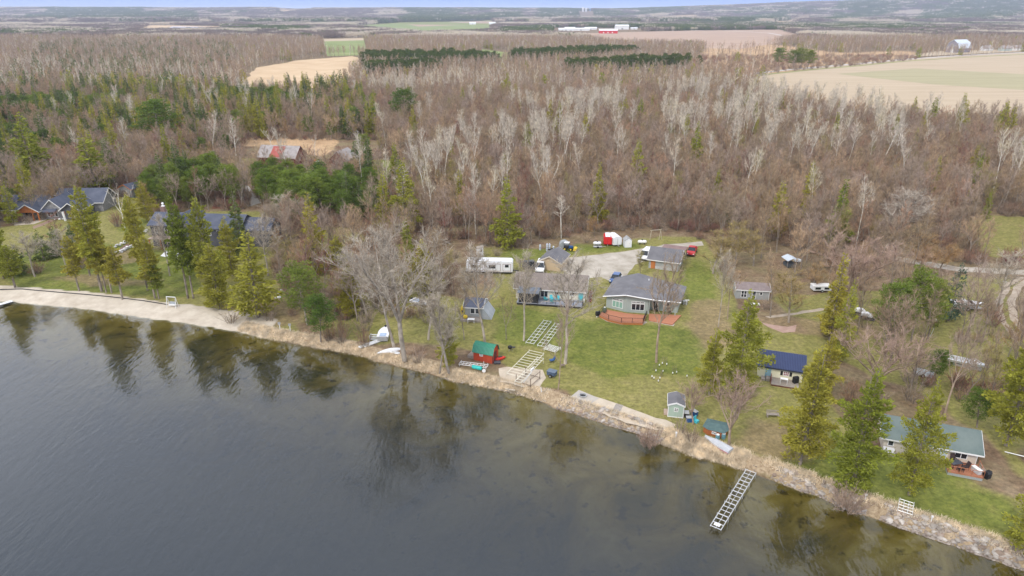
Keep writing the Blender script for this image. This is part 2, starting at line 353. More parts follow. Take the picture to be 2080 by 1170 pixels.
# ================================================================== vegetation
rng = np.random.default_rng(7)
def unit(v): return v/np.maximum(np.linalg.norm(v, axis=-1, keepdims=True), 1e-9)
class TM:
    def __init__(s): s.V = []; s.Q = []; s.T = []; s.n = 0
    def tube(s, P, r0, r1, k=4):
        P = np.asarray(P, float); n = len(P); d = unit(np.gradient(P, axis=0)); ref = np.array([.31, .95, .05])
        a = unit(np.cross(d, ref)); b = np.cross(d, a); r = np.linspace(r0, r1, n)[:, None, None]
        th = np.linspace(0, 2*np.pi, k, endpoint=False)[None, :, None]
        ring = P[:, None]+r*(np.cos(th)*a[:, None]+np.sin(th)*b[:, None]); s.V.append(ring.reshape(-1, 3))
        i = np.arange(n*k).reshape(n, k)+s.n; j = np.roll(i, -1, 1)
        s.Q.append(np.stack([i[:-1], j[:-1], j[1:], i[1:]], -1).reshape(-1, 4)); s.n += n*k
    def blades(s, B, D, Ln, w):
        """thin pointed triangles from points B along directions D"""
        n = len(B); side = unit(np.cross(D, rng.normal(size=(n, 3))))*np.reshape(w, (-1, 1))/2
        V = np.stack([B-side, B+side, B+D*np.reshape(Ln, (-1, 1))], 1).reshape(-1, 3); s.V.append(V)
        s.T.append(np.arange(3*n).reshape(n, 3)+s.n); s.n += 3*n
    def sprays(s, B, D, Ln, w):
        """needle sprays: diamond faces with a tip"""
        n = len(B); side = unit(np.cross(D, rng.normal(size=(n, 3))))*np.reshape(w, (-1, 1))/2; Ln = np.reshape(Ln, (-1, 1))
        V = np.stack([B, B+D*Ln*.45+side, B+D*Ln, B+D*Ln*.45-side], 1).reshape(-1, 3); s.V.append(V)
        s.Q.append(np.arange(4*n).reshape(n, 4)+s.n); s.n += 4*n
    def mesh(s, name, m):
        return mesh_np(name, np.concatenate(s.V), [np.concatenate(x) for x in (s.T, s.Q) if x], m)
def limb(p, d, ln, n, up=.15, wob=.12):
    P = [np.array(p, float)]; d = unit(np.array(d, float))
    for i in range(n):
        d = unit(d+np.array([0, 0, up])+rng.normal(size=3)*wob); P.append(P[-1]+d*ln/n)
    return np.array(P)
def along(P, t):
    t = np.asarray(t)*(len(P)-1); i = np.minimum(t.astype(int), len(P)-2); f = (t-i)[:, None]
    return P[i]*(1-f)+P[i+1]*f, unit(P[i+1]-P[i])

def tree_mat(name, cols, rough=.9, patch=.035, pat_amt=.5, transl=0, detail_dark=.0):
    """colour drawn per tree from a short ramp, shifted by stand (broad noise over the land)"""
    m = bpy.data.materials.new(name); m.use_nodes = True; nt = m.node_tree; nt.nodes.clear(); o = N(nt, 'ShaderNodeOutputMaterial')
    oi = N(nt, 'ShaderNodeObjectInfo'); g = N(nt, 'ShaderNodeNewGeometry')
    n = N(nt, 'ShaderNodeTexNoise', inp={'Scale': patch, 'Detail': 3}); L(nt, oi.outputs['Location'], n.inputs['Vector'])
    mr = N(nt, 'ShaderNodeMapRange', inp={'From Min': .32, 'From Max': .68}); L(nt, n.outputs[0], mr.inputs[0])
    mx = N(nt, 'ShaderNodeMix', inp={0: pat_amt}); L(nt, oi.outputs['Random'], mx.inputs[2]); L(nt, mr.outputs[0], mx.inputs[3])
    r = N(nt, 'ShaderNodeValToRGB'); L(nt, mx.outputs[0], r.inputs[0]); e = r.color_ramp.elements
    k = len(cols); e[0].position = .12; e[0].color = (*cols[0], 1); e[1].position = .88; e[1].color = (*cols[-1], 1)
    for i, c in enumerate(cols[1:-1]): q = e.new(.12+.76*(i+1)/(k-1)); q.color = (*c, 1)
    n2 = N(nt, 'ShaderNodeTexNoise', inp={'Scale': .9, 'Detail': 2}); L(nt, g.outputs['Position'], n2.inputs['Vector'])
    v = N(nt, 'ShaderNodeMapRange', inp={'From Min': .3, 'From Max': .7, 'To Min': .65, 'To Max': 1.35}); L(nt, n2.outputs[0], v.inputs[0])
    h = N(nt, 'ShaderNodeHueSaturation'); L(nt, r.outputs[0], h.inputs['Color']); L(nt, v.outputs[0], h.inputs['Value'])
    d = N(nt, 'ShaderNodeBsdfDiffuse'); L(nt, h.outputs[0], d.inputs[0]); last = d
    if transl:
        t = N(nt, 'ShaderNodeBsdfTranslucent'); L(nt, h.outputs[0], t.inputs[0]); x = N(nt, 'ShaderNodeMixShader', inp={0: transl})
        L(nt, d.outputs[0], x.inputs[1]); L(nt, t.outputs[0], x.inputs[2]); last = x
    L(nt, last.outputs[0], o.inputs[0]); return m
BARK = tree_mat('bark_grey_brown', [(.22, .18, .145), (.28, .235, .19), (.34, .29, .235)])
BARKR = tree_mat('bark_pale_pinkish', [(.34, .25, .19), (.42, .32, .24)])
BARKW = tree_mat('bark_white', [(.6, .55, .46), (.74, .70, .61)])
TWB = tree_mat('twigs_brown', [(.52, .325, .215), (.40, .295, .20), (.45, .35, .29), (.34, .26, .16), (.56, .40, .25), (.44, .29, .21)], pat_amt=.6, transl=.25)
TWW = tree_mat('twigs_pale', [(.66, .56, .42), (.60, .53, .44), (.68, .60, .42)], transl=.25)
TWY = tree_mat('twigs_budding', [(.36, .34, .12), (.38, .29, .13), (.32, .33, .13)], transl=.25)
TWR = tree_mat('twigs_reddish', [(.28, .13, .11), (.33, .19, .13), (.33, .22, .12)], transl=.25)
TWO = tree_mat('twigs_orange_tan', [(.44, .27, .13), (.42, .31, .17)], transl=.25)
TWP = tree_mat('twigs_pinkish', [(.42, .29, .23), (.45, .34, .26)], transl=.25)
NDC = tree_mat('needles_olive', [(.26, .29, .045), (.34, .335, .055), (.39, .34, .06), (.22, .26, .045)], patch=.02, transl=.3)
NDS = tree_mat('needles_dark', [(.10, .14, .05), (.13, .175, .055), (.18, .20, .065)], patch=.02, transl=.25)
NDP = tree_mat('needles_pine', [(.10, .16, .035), (.15, .21, .042), (.20, .25, .05), (.25, .27, .06)], patch=.02, transl=.3)
NDB = tree_mat('needles_blue_green', [(.09, .14, .1), (.11, .16, .1)], transl=.25)

def bare(name, H=15, start=.35, spread=.32, nl=16, twig=900, tw=.034, tl=.9, r=.17, lean=(0, 0), up=.16, ang=(.5, 1.0), sub=4, bark=None, tws=None, k=5, forks=1, twmats=()):
    """one leafless tree: (trunk mesh with limbs, crown mesh of branchlets and twigs)"""
    T = TM(); Cw = TM(); segs = []
    base = limb((0, 0, 0), (lean[0], lean[1], 1), H*(.96 if forks == 1 else .3), 8 if forks == 1 else 3, .02, .05)
    stems = []
    if forks == 1: T.tube(base, r, r*.15, k); stems = [(base, 1.0, r)]
    else:
        T.tube(base, r*1.15, r*.9, k)
        for f in range(forks):
            a = 2*np.pi*f/forks+rng.uniform(-.4, .4); dd = np.array([math.cos(a)*.42+lean[0], math.sin(a)*.42+lean[1], 1])
            s_ = limb(base[-1], dd, H*rng.uniform(.6, .74), 7, .06, .09); T.tube(s_, r*.75, r*.12, k); stems.append((s_, .8, r*.7))
    for st, wgt, rr in stems:
        for j in range(int(nl*(1 if forks == 1 else 1.3/forks))):
            lo = start if forks == 1 else .12
            t = lo+(.97-lo)*(j+rng.uniform(0, 1))/max(1, int(nl*(1 if forks == 1 else 1.3/forks)))
            p, d = along(st, np.array([min(t, .99)])); az = j*2.4+rng.uniform(-.5, .5); an = rng.uniform(*ang)
            dv = np.array([math.sin(an)*math.cos(az), math.sin(an)*math.sin(az), math.cos(an)])
            ln = H*spread*(1.15-.75*(t-lo)/(1-lo))*rng.uniform(.75, 1.2)
            lp = limb(p[0], dv, ln, 5, up, .14); T.tube(lp, rr*(.42-.25*t), .02, 3); segs.append((lp, 1.))
            for q in range(sub):
                tt = rng.uniform(.25, .95); p2, d2 = along(lp, np.array([tt])); dv2 = unit(d2[0]+rng.normal(size=3)*.55+np.array([0, 0, .15]))
                sp = limb(p2[0], dv2, ln*rng.uniform(.3, .5), 3, up*.7, .15); Cw.tube(sp, .035, .012, 3); segs.append((sp, .6))
    w = np.array([np.linalg.norm(s_[0][-1]-s_[0][0]) for s_ in segs]); pick = rng.choice(len(segs), twig, p=w/w.sum())
    B = []; D = []
    for i in range(len(segs)):
        n_ = int((pick == i).sum())
        if n_: b, d = along(segs[i][0], rng.uniform(.15, 1, n_)); B.append(b); D.append(d)
    B = np.concatenate(B); D = unit(np.concatenate(D)*.8+rng.normal(size=B.shape)*.55+np.array([0, 0, .35]))
    Cw.blades(B, D, rng.uniform(.5, 1.2, len(B))*tl, rng.uniform(.7, 1.2, len(B))*tw)
    if twig > 500:
        n2 = twig; i = rng.integers(0, len(B), n2); B2 = B[i]+D[i]*tl*rng.uniform(.2, .8, (n2, 1)); D2 = unit(D[i]+rng.normal(size=(n2, 3))*.6)
        Cw.blades(B2, D2, rng.uniform(.3, .6, n2)*tl, rng.uniform(.5, .8, n2)*tw)
    return T.mesh(name+'_trunk', bark or BARK), Cw.mesh(name+'_crown', tws or TWB)

def conifer(name, H=16, R=2.6, base=.06, n=4200, leaf=.42, prof='spruce', droop=.25, trunk=.2, gaps=.35, nmat_=None, lob=5):
    """needle tree: trunk mesh and a crown of many small sprays set on whorled boughs"""
    T = TM(); Cw = TM(); T.tube(limb((0, 0, 0), (0, 0, 1), H*.97, 8, .02, .015), trunk, .03, 6)
    nb = int(H*7); ph = rng.uniform(0, 6, lob); bw = []
    for i in range(nb):
        t = base+(1-base)*((i+rng.uniform(0, .9))/nb); tt = (t-base)/(1-base)
        if prof == 'spruce': rad = R*(1-tt)**.8*min(1, .45+tt*4)
        elif prof == 'cedar': rad = R*min(1, (1-tt)**.75*1.25)*min(1, .55+tt*2.2)
        elif prof == 'column': rad = R*min(1, (1-tt)**.5*1.1)*min(1, .6+tt*3)
        else: rad = R
        az = i*2.399+rng.uniform(-.3, .3); lobe = 1+.26*math.sin(az*2+ph[0]+t*6)+.24*math.sin(az*3+ph[1]-t*11)+.2*math.sin(t*31+ph[2]+az)
        ln = max(.25, rad*lobe*rng.uniform(.72, 1.12))
        if rng.uniform() < gaps*.25: ln *= .45
        el = rng.uniform(-.15, .15)+(.75*tt if prof != 'spruce' else .35*tt)-droop*(1-tt)
        bp = limb((0, 0, H*t), (math.cos(az), math.sin(az), el), ln, 4, .05 if tt > .3 else -.02, .06); T.tube(bp, .04, .01, 3); bw.append((bp, ln))
    w = np.array([b[1]**1.6 for b in bw]); cnt = rng.multinomial(n, w/w.sum()); BB = []; DD = []
    for (bp, ln), c in zip(bw, cnt):
        if not c: continue
        u = rng.uniform(.12, 1.0, c)**.75; b, d = along(bp, u); side = unit(np.cross(d, [0, 0, 1.]))
        lat = rng.normal(size=(c, 1))*(.10+.20*(1-u[:, None]))*ln
        b = b+side*lat+np.array([0, 0, 1.])*rng.normal(size=(c, 1))*.13-np.array([0, 0, 1.])*np.abs(lat)*.25
        BB.append(b); DD.append(unit(d*.8+side*np.sign(lat)*.6+rng.normal(size=(c, 3))*.45+np.array([0, 0, .12 if prof != 'spruce' else -.05])))
    B = np.concatenate(BB); D = np.concatenate(DD); Cw.sprays(B, D, rng.uniform(.6, 1.3, len(B))*leaf, rng.uniform(.35, .6, len(B))*leaf)
    return T.mesh(name+'_trunk', BARK), Cw.mesh(name+'_crown', nmat_ or NDC)

def pine(name, H=13, R=3.2, base=.3, puffs=48, per=75, leaf=.4, nmat_=None, trunk=.2, wide=1.0, lean=(0, 0)):
    """pine: bare lower trunk, spreading limbs ending in rounded tufts"""
    T = TM(); Cw = TM(); tr = limb((0, 0, 0), (lean[0], lean[1], 1), H*.96, 8, .03, .03); T.tube(tr, trunk, .05, 6)
    for i in range(puffs):
        t = base+(1-base)*(i+rng.uniform(0, 1))/puffs; tt = (t-base)/(1-base); p, d = along(tr, np.array([min(t, .99)]))
        rad = R*(.45+.9*math.sin(min(1, tt*1.1+.18)*np.pi*.82))*rng.uniform(.55, 1.1)*(1 if tt < .85 else .7)
        az = i*2.399+rng.uniform(-.4, .4); bp = limb(p[0], (math.cos(az), math.sin(az), .15+.5*tt), rad, 4, .1, .1); T.tube(bp, .06, .02, 3)
        for q, (u, s_) in enumerate(((1.0, 1.0), (.6, .8))):
            c, _ = along(bp, np.array([u])); m = per if q == 0 else per//2
            o = unit(rng.normal(size=(m, 3)))*rng.uniform(.2, 1, (m, 1))**.5*np.array([.95, .95, .42])*s_*(R/3.2)*wide
            Cw.sprays(c[0]+o, unit(o+rng.normal(size=(m, 3))*.35+np.array([0, 0, .3])), rng.uniform(.6, 1.2, m)*leaf, rng.uniform(.35, .55, m)*leaf)
    return T.mesh(name+'_trunk', BARK), Cw.mesh(name+'_crown', nmat_ or NDP)

def shrub(name, H=2.5, R=1.8, stems=26, twig=420, tws=None, bark=None, tw=.03):
    T = TM(); Cw = TM(); B = []; D = []
    for i in range(stems):
        az = rng.uniform(0, 6.28); an = rng.uniform(.05, .85); o = rng.uniform(0, .35, 2)*R
        s_ = limb((math.cos(az)*o[0], math.sin(az)*o[0], 0), (math.sin(an)*math.cos(az)*R/H*1.3, math.sin(an)*math.sin(az)*R/H*1.3, math.cos(an)), H*rng.uniform(.6, 1.05), 4, .1, .16)
        T.tube(s_, .03, .008, 3); b, d = along(s_, rng.uniform(.25, 1, twig//stems)); B.append(b); D.append(d)
    B = np.concatenate(B); D = unit(np.concatenate(D)+rng.normal(size=B.shape)*.6); Cw.blades(B, D, rng.uniform(.3, .8, len(B))*H/3, tw)
    return T.mesh(name+'_stems', bark or BARK), Cw.mesh(name+'_crown', tws or TWB)

# --- kinds of tree, a few individuals of each
KBR = [bare(f'round_bare_{i}', H=13, start=.22, spread=.3, nl=20, twig=1000, tw=.04, r=.15, forks=2+i % 2, up=.1, ang=(.5, 1.2)) for i in range(3)]
KB = KBR+[bare(f'bare_{i}', H=15, start=.24+.04*i, spread=.24+.02*(i % 3), nl=17, twig=950, tw=.04, r=.13+.01*i) for i in range(4)]
KW = [bare(f'aspen_{i}', H=17, start=.5, spread=.15+.02*i, nl=17, twig=520, r=.15, bark=BARKW, tws=TWW, ang=(.4, .95), sub=4, tw=.045, lean=(.04*(i-1), .02)) for i in range(4)]
KY = [bare(f'budding_{i}', H=11, start=.2, spread=.27, nl=18, twig=1500, tws=TWY, r=.11) for i in range(2)]
KO = [bare(f'orange_{i}', H=8, start=.15, spread=.32, nl=18, twig=1400, tws=TWO, r=.09) for i in range(2)]
KR = [bare(f'red_{i}', H=13, start=.25, spread=.24, nl=14, twig=620, tws=TWR, r=.12) for i in range(2)]
KC = [conifer(f'cedar_{i}', H=16, R=3.0+.2*i, base=.1, n=9500, leaf=.38, prof='cedar', gaps=1.0, trunk=.24) for i in range(3)]
KS = [conifer(f'spruce_{i}', H=16, R=2.7, base=.05, n=3000, leaf=.5, prof='spruce', nmat_=NDS) for i in range(3)]
KCc = [conifer(f'olive_{i}', H=16, R=2.3+.3*i, base=.08, n=3200, leaf=.5, prof='spruce', nmat_=NDC) for i in range(3)]
KT = [conifer(f'column_{i}', H=15, R=1.9, base=.32, n=4200, leaf=.38, prof='column', gaps=1.2, trunk=.2) for i in range(3)]
KP = [pine(f'pine_{i}', H=13, R=3.0+.2*i) for i in range(3)]
KB_L = [bare(f'far_bare_{i}', H=14, start=.3, spread=.24, nl=7, twig=150, tw=.13, tl=1.5, sub=0, k=3, r=.14) for i in range(3)]
KW_L = [bare(f'far_aspen_{i}', H=15, start=.4, spread=.18, nl=6, twig=110, tw=.13, tl=1.4, sub=0, k=3, r=.14, bark=BARKW, tws=TWW) for i in range(2)]
KS_L = [conifer(f'far_spruce_{i}', H=15, R=2.6, n=260, leaf=1.5, nmat_=NDS) for i in range(2)]
KC_L = [conifer(f'far_olive_{i}', H=12, R=2.9, n=260, leaf=1.5, prof='cedar', nmat_=NDC) for i in range(2)]
def grove(name, tws, bark, kind):
    T = TM(); Cw = TM(); B = []; D = []
    for i in range(16):
        x, y = rng.uniform(-14, 14, 2); h = rng.uniform(9, 15); T.tube([(x, y, 0), (x, y, h*.6)], .18, .1, 3); n_ = 46
        if kind: z = rng.uniform(0, 1, n_); o = unit(rng.normal(size=(n_, 3))*[1, 1, .3])*((1-z)*3.0)[:, None]*.8; b = o*[1, 1, 0]+np.stack([z*0+x, z*0+y, 1+z*(h-1)], 1); d = unit(o+[0, 0, -.2])
        else: o = unit(rng.normal(size=(n_, 3)))*rng.uniform(.3, 1, (n_, 1)); b = o*[3.4, 3.4, 3.4]+[x, y, h*.62]; d = unit(o+[0, 0, .5])
        B.append(b); D.append(d)
    B = np.concatenate(B); D = np.concatenate(D); (Cw.sprays if kind else Cw.blades)(B, D, 2.6, 1.5 if kind else .42)
    return T.mesh(name+'_trunk', bark), Cw.mesh(name+'_crown', tws)
KPL = [pine(f'far_pine_{i}', H=13, R=3.1, base=.2, puffs=16, per=16, leaf=1.3, nmat_=tree_mat('needles_plantation', [(.07, .10, .028), (.105, .135, .035)])) for i in range(2)]
TWF = tree_mat('twigs_far', [(.25, .185, .15), (.20, .165, .145), (.3, .23, .18)])  # twig brown darkened in colour for the self-shadow the groves lack
KG = [grove(f'grove_{i}', TWF, BARK, 0) for i in range(3)]; KGW = [grove('grove_pale', TWW, BARKW, 0)]; KGC = [grove(f'grove_conifer_{i}', NDS, BARK, 1) for i in range(2)]

OCC = []      # (x, y, r): ground kept free
def free(x, y, r=0):
    return all((x-a)**2+(y-b)**2 > (c+r)**2 for a, b, c in OCC)
def plant(kind, name, x, y, s=1.0, rz=None, label=None, cat='tree', group=None, sxy=None, z=None):
    """a single tree: an Empty at its foot with the children trunk and crown"""
    e = bpy.data.objects.new(name, None); C.objects.link(e); e.empty_display_size = .5
    e.location = (x, y, float(gz(x, y)) - .05 if z is None else z); e.rotation_euler = (0, 0, rng.uniform(0, 6.28) if rz is None else rz); sx = s if sxy is None else sxy; e.scale = (sx, sx, s)
    tag(e, label, cat, group)
    link('trunk' if 'shrub' not in name else 'stem', kind[0], e); link('crown' if 'shrub' not in name else 'branches', kind[1], e)
    return e
def tree_at(kinds, name, px, yb, yt, label, w=None, H0=None, cat='tree', group=None, rz=None):
    """hand-placed tree: foot at photo point (px, yb), top at row yt, crown width w in photo pixels"""
    x, y = at(px, yb); kd = kinds[rng.integers(len(kinds))]; bb = KH[kd[0].name]; s = hgt(px, yb, yt)/bb[0]
    sxy = None
    if w: d = y*CP-(Z0-HC)*SP; sxy = (w/FPX*d)/bb[1]
    OCC.append((x, y, 1.5)); return plant(kd, name, x, y, s, rz, label, cat, group, sxy, Z0-.05)
KH = {}
def register(*ks):
    for k in ks:
        for t, c in k:
            v = np.empty(len(c.vertices)*3, np.float32); c.vertices.foreach_get('co', v); v = v.reshape(-1, 3)
            h = np.percentile(v[:, 2], 99.7); rr = np.percentile(np.hypot(v[:, 0], v[:, 1]), 96); KH[t.name] = (float(h), float(2*rr))
register(KB, KW, KY, KO, KR, KC, KS, KCc, KT, KP)
# ------------------------------------------------------------------ flat-lying sheets: gravel, sand, fields, roads
from mathutils.geometry import tessellate_polygon
def sheet(name, P, dz, m, jit=.0, z=None, step=1.2):
    P = np.asarray(P, float); q = []
    if jit:
        for i in range(len(P)):
            a, b = P[i], P[(i+1) % len(P)]; n = max(1, int(np.hypot(*(b-a))/step))
            for k in range(n): q.append(a+(b-a)*k/n)
        P = np.array(q); P = P+np.stack([fbm(P[:, 0]*.6, P[:, 1]*.6, 61)-.5, fbm(P[:, 0]*.6, P[:, 1]*.6, 67)-.5], 1)*jit*2
    V = [Vector((x, y, (Z0 if z is None else z)+dz)) for x, y in P]; t = np.array(tessellate_polygon([V]), np.int32)
    V = np.array(V); a = V[t[:, 0], :2]; b = V[t[:, 1], :2]; c = V[t[:, 2], :2]; cr = (b[:, 0]-a[:, 0])*(c[:, 1]-a[:, 1])-(b[:, 1]-a[:, 1])*(c[:, 0]-a[:, 0])
    t = np.where(cr[:, None] < 0, t[:, ::-1], t); return struct(link(name, mesh_np(name, V, t, m)))
M_GRAV = nmat('gravel_mat', (.30, .26, .20), (.52, .47, .40), .35, .95, 8, .3)
M_DIRT = nmat('dirt_mat', (.32, .25, .18), (.46, .39, .31), .8, .95, 8, .3)
M_SAND = nmat('sand_mat', (.44, .36, .27), (.60, .52, .41), .7, .95, 8, .3)
M_CONC = nmat('concrete_mat', (.40, .36, .31), (.47, .43, .38), 1.0, .9, 6)
M_FLD = nmat('stubble_field_mat', (.39, .30, .195), (.48, .38, .26), .02, .95, 8, 0, (.6, 5, 1))
M_FLD2 = nmat('dry_meadow_mat', (.48, .33, .19), (.6, .45, .28), .03, .95, 8, 0)
M_PLOW = nmat('ploughed_field_mat', (.33, .22, .16), (.46, .33, .23), .01, .95, 8, 0, (1, 3, 1))
M_GFL = nmat('winter_crop_mat', (.15, .21, .05), (.27, .29, .11), .01, .95, 8, 0, (1, 3, 1))
M_OLV = nmat('fallow_strip_mat', (.31, .275, .15), (.39, .34, .2), .02, .95, 8, 0, (.6, 4, 1))
M_ASPH = nmat('country_road_mat', (.5, .46, .42), (.56, .52, .48), .1, .9)
DRIVE = W([(1145, 523), (1180, 521), (1250, 513), (1317, 503), (1350, 497), (1382, 494), (1426, 490), (1430, 498), (1392, 503), (1380, 520), (1312, 530), (1290, 538), (1278, 555), (1262, 575), (1241, 579), (1238, 571), (1222, 563), (1180, 566), (1155, 560), (1140, 545)])
sheet('gravel_driveway', DRIVE, .004, M_GRAV, .6)
RR = band(W([(1815, 524), (1870, 534), (1950, 547), (2080, 553), (2200, 553)]), 3.6); sheet('gravel_road', RR, .004, M_GRAV, .5)
TRL = W([(2090, 562), (2062, 580), (2044, 615), (2052, 650), (2085, 690)]); TRK = band(TRL, 6.0)
for dx in (-1.6, .9): sheet('gravel_track', band(TRL+np.array([dx, 0]), 1.3), .008+dx*.002, M_DIRT, .35)
sheet('dirt_path', band(W([(1560, 645), (1620, 636), (1670, 628), (1700, 632)]), 1.0), .004, M_DIRT, .4)
PATCH = W([(1010, 750), (1030, 744), (1100, 752), (1112, 768), (1100, 784), (1060, 784), (1018, 774)]); sheet('sand_patch', PATCH, .006, M_SAND, .8)
BEACH2 = W([(1198, 822), (1212, 805), (1258, 822), (1330, 848), (1372, 862), (1368, 872), (1330, 874), (1290, 862), (1240, 848)]); sheet('sand_terrace', BEACH2, .006, M_SAND, .5)
sheet('concrete_drive', W([(478, 372), (505, 378), (530, 412), (505, 420), (488, 405)]), .006, M_CONC)
# farm fields up to the hills
sheet('stubble_field', FIELD[0], .05, M_FLD); sheet('roadside_field', FIELD[1], .05, M_FLD)
sheet('fallow_strip', W([(1700, 150), (1860, 139), (2100, 152), (2300, 160), (2300, 192), (2080, 183), (1900, 172), (1760, 157)]), .06, M_OLV)
sheet('dry_meadow', FIELD[2], .05, M_FLD2, 6, step=12); sheet('dry_meadow', FIELD[3], .04, M_FLD2, 6, step=12)
sheet('farm_field', FIELD[4], .05, M_PLOW); sheet('farm_strip', FIELD[5], .05, M_FLD)
sheet('dry_marsh', FIELD[7], .05, M_FLD2, 8, step=30)
sheet('crop_field', GFIELD[0], .06, M_GFL); sheet('crop_field', GFIELD[1], .06, M_GFL); sheet('crop_strip', GFIELD[2], .06, M_GFL); sheet('crop_strip', GFIELD[3], .06, M_GFL)
sheet('ploughed_field', W([(826, 49), (1020, 41), (1000, 48), (850, 54)]), .08, M_PLOW)
sheet('country_road', band(W(ROADF), 8.0), .10, M_ASPH); sheet('farm_road', band(W([(1400, 62), (1470, 62), (1560, 67), (1590, 72)]), 9), .10, M_ASPH)
sheet('roadside_verge', band(W([(1530, 154), (1650, 141.5), (1740, 134), (1830, 125), (1950, 117), (2090, 110)]), 7), .08, nmat('verge_mat', (.2, .2, .06), (.28, .27, .1), .05))
sheet('marsh_pond', W([(330, 62), (350, 54), (440, 55), (450, 60)]), .2, mat('pond_mat', (.5, .5, .6), .3))

# ------------------------------------------------------------------ hand-placed trees
BARKP = tree_mat('bark_pale_grey', [(.36, .31, .25), (.44, .38, .31)]); TWG = tree_mat('twigs_grey_tan', [(.5, .43, .33), (.46, .4, .33), (.5, .42, .3)], transl=.25)
KBIG = [bare(f'cottonwood_{i}', H=20, start=.3, spread=.36, nl=30, twig=3200, tw=.05, tl=1.1, sub=6, r=.28, forks=4, lean=(-.06, 0), k=6, up=.08, bark=BARKP, tws=TWG) for i in range(2)]
KMED = [bare(f'shade_tree_{i}', H=15, start=.38, spread=.32, nl=20, twig=2300, tw=.034, sub=6, r=.17, k=6, bark=BARKP, tws=TWG) for i in range(2)]
KMEDR = [bare('shade_tree_pinkish', H=15, start=.34, spread=.32, nl=16, twig=1500, tw=.035, sub=5, r=.17, k=6, bark=BARKR)]
KBENT = [bare('bent_tree', H=14, start=.4, spread=.34, nl=18, twig=1800, tw=.045, sub=6, r=.24, k=6, lean=(-.25, .05), bark=BARKP, tws=TWG)]
KFAN = [bare('fan_tree', H=10, start=.2, spread=.42, nl=34, twig=1700, tw=.035, r=.17, forks=6, bark=BARKR, tws=TWP, up=.05), bare('fan_tree_pale', H=10, start=.2, spread=.36, nl=30, twig=1300, tw=.03, r=.14, forks=5, bark=BARKR, tws=TWP)]
KPINK = [bare('pink_tree', H=14, start=.2, spread=.3, nl=34, twig=2600, tw=.045, r=.22, forks=5, bark=BARKR, tws=TWP)]
KBW = [bare(f'birch_{i}', H=14, start=.4, spread=.22, nl=14, twig=420, tw=.04, r=.15, bark=BARKW, tws=TWW, forks=1+i*2) for i in range(2)]
KNB = [conifer('blue_spruce', H=9, R=2.4, n=1500, leaf=.4, nmat_=NDB)]
KYS = [conifer('young_spruce', H=6, R=2.3, n=1500, leaf=.4, nmat_=NDS)]
register(KBIG, KMED, KMEDR, KBENT, KFAN, KPINK, KBW, KNB, KYS)
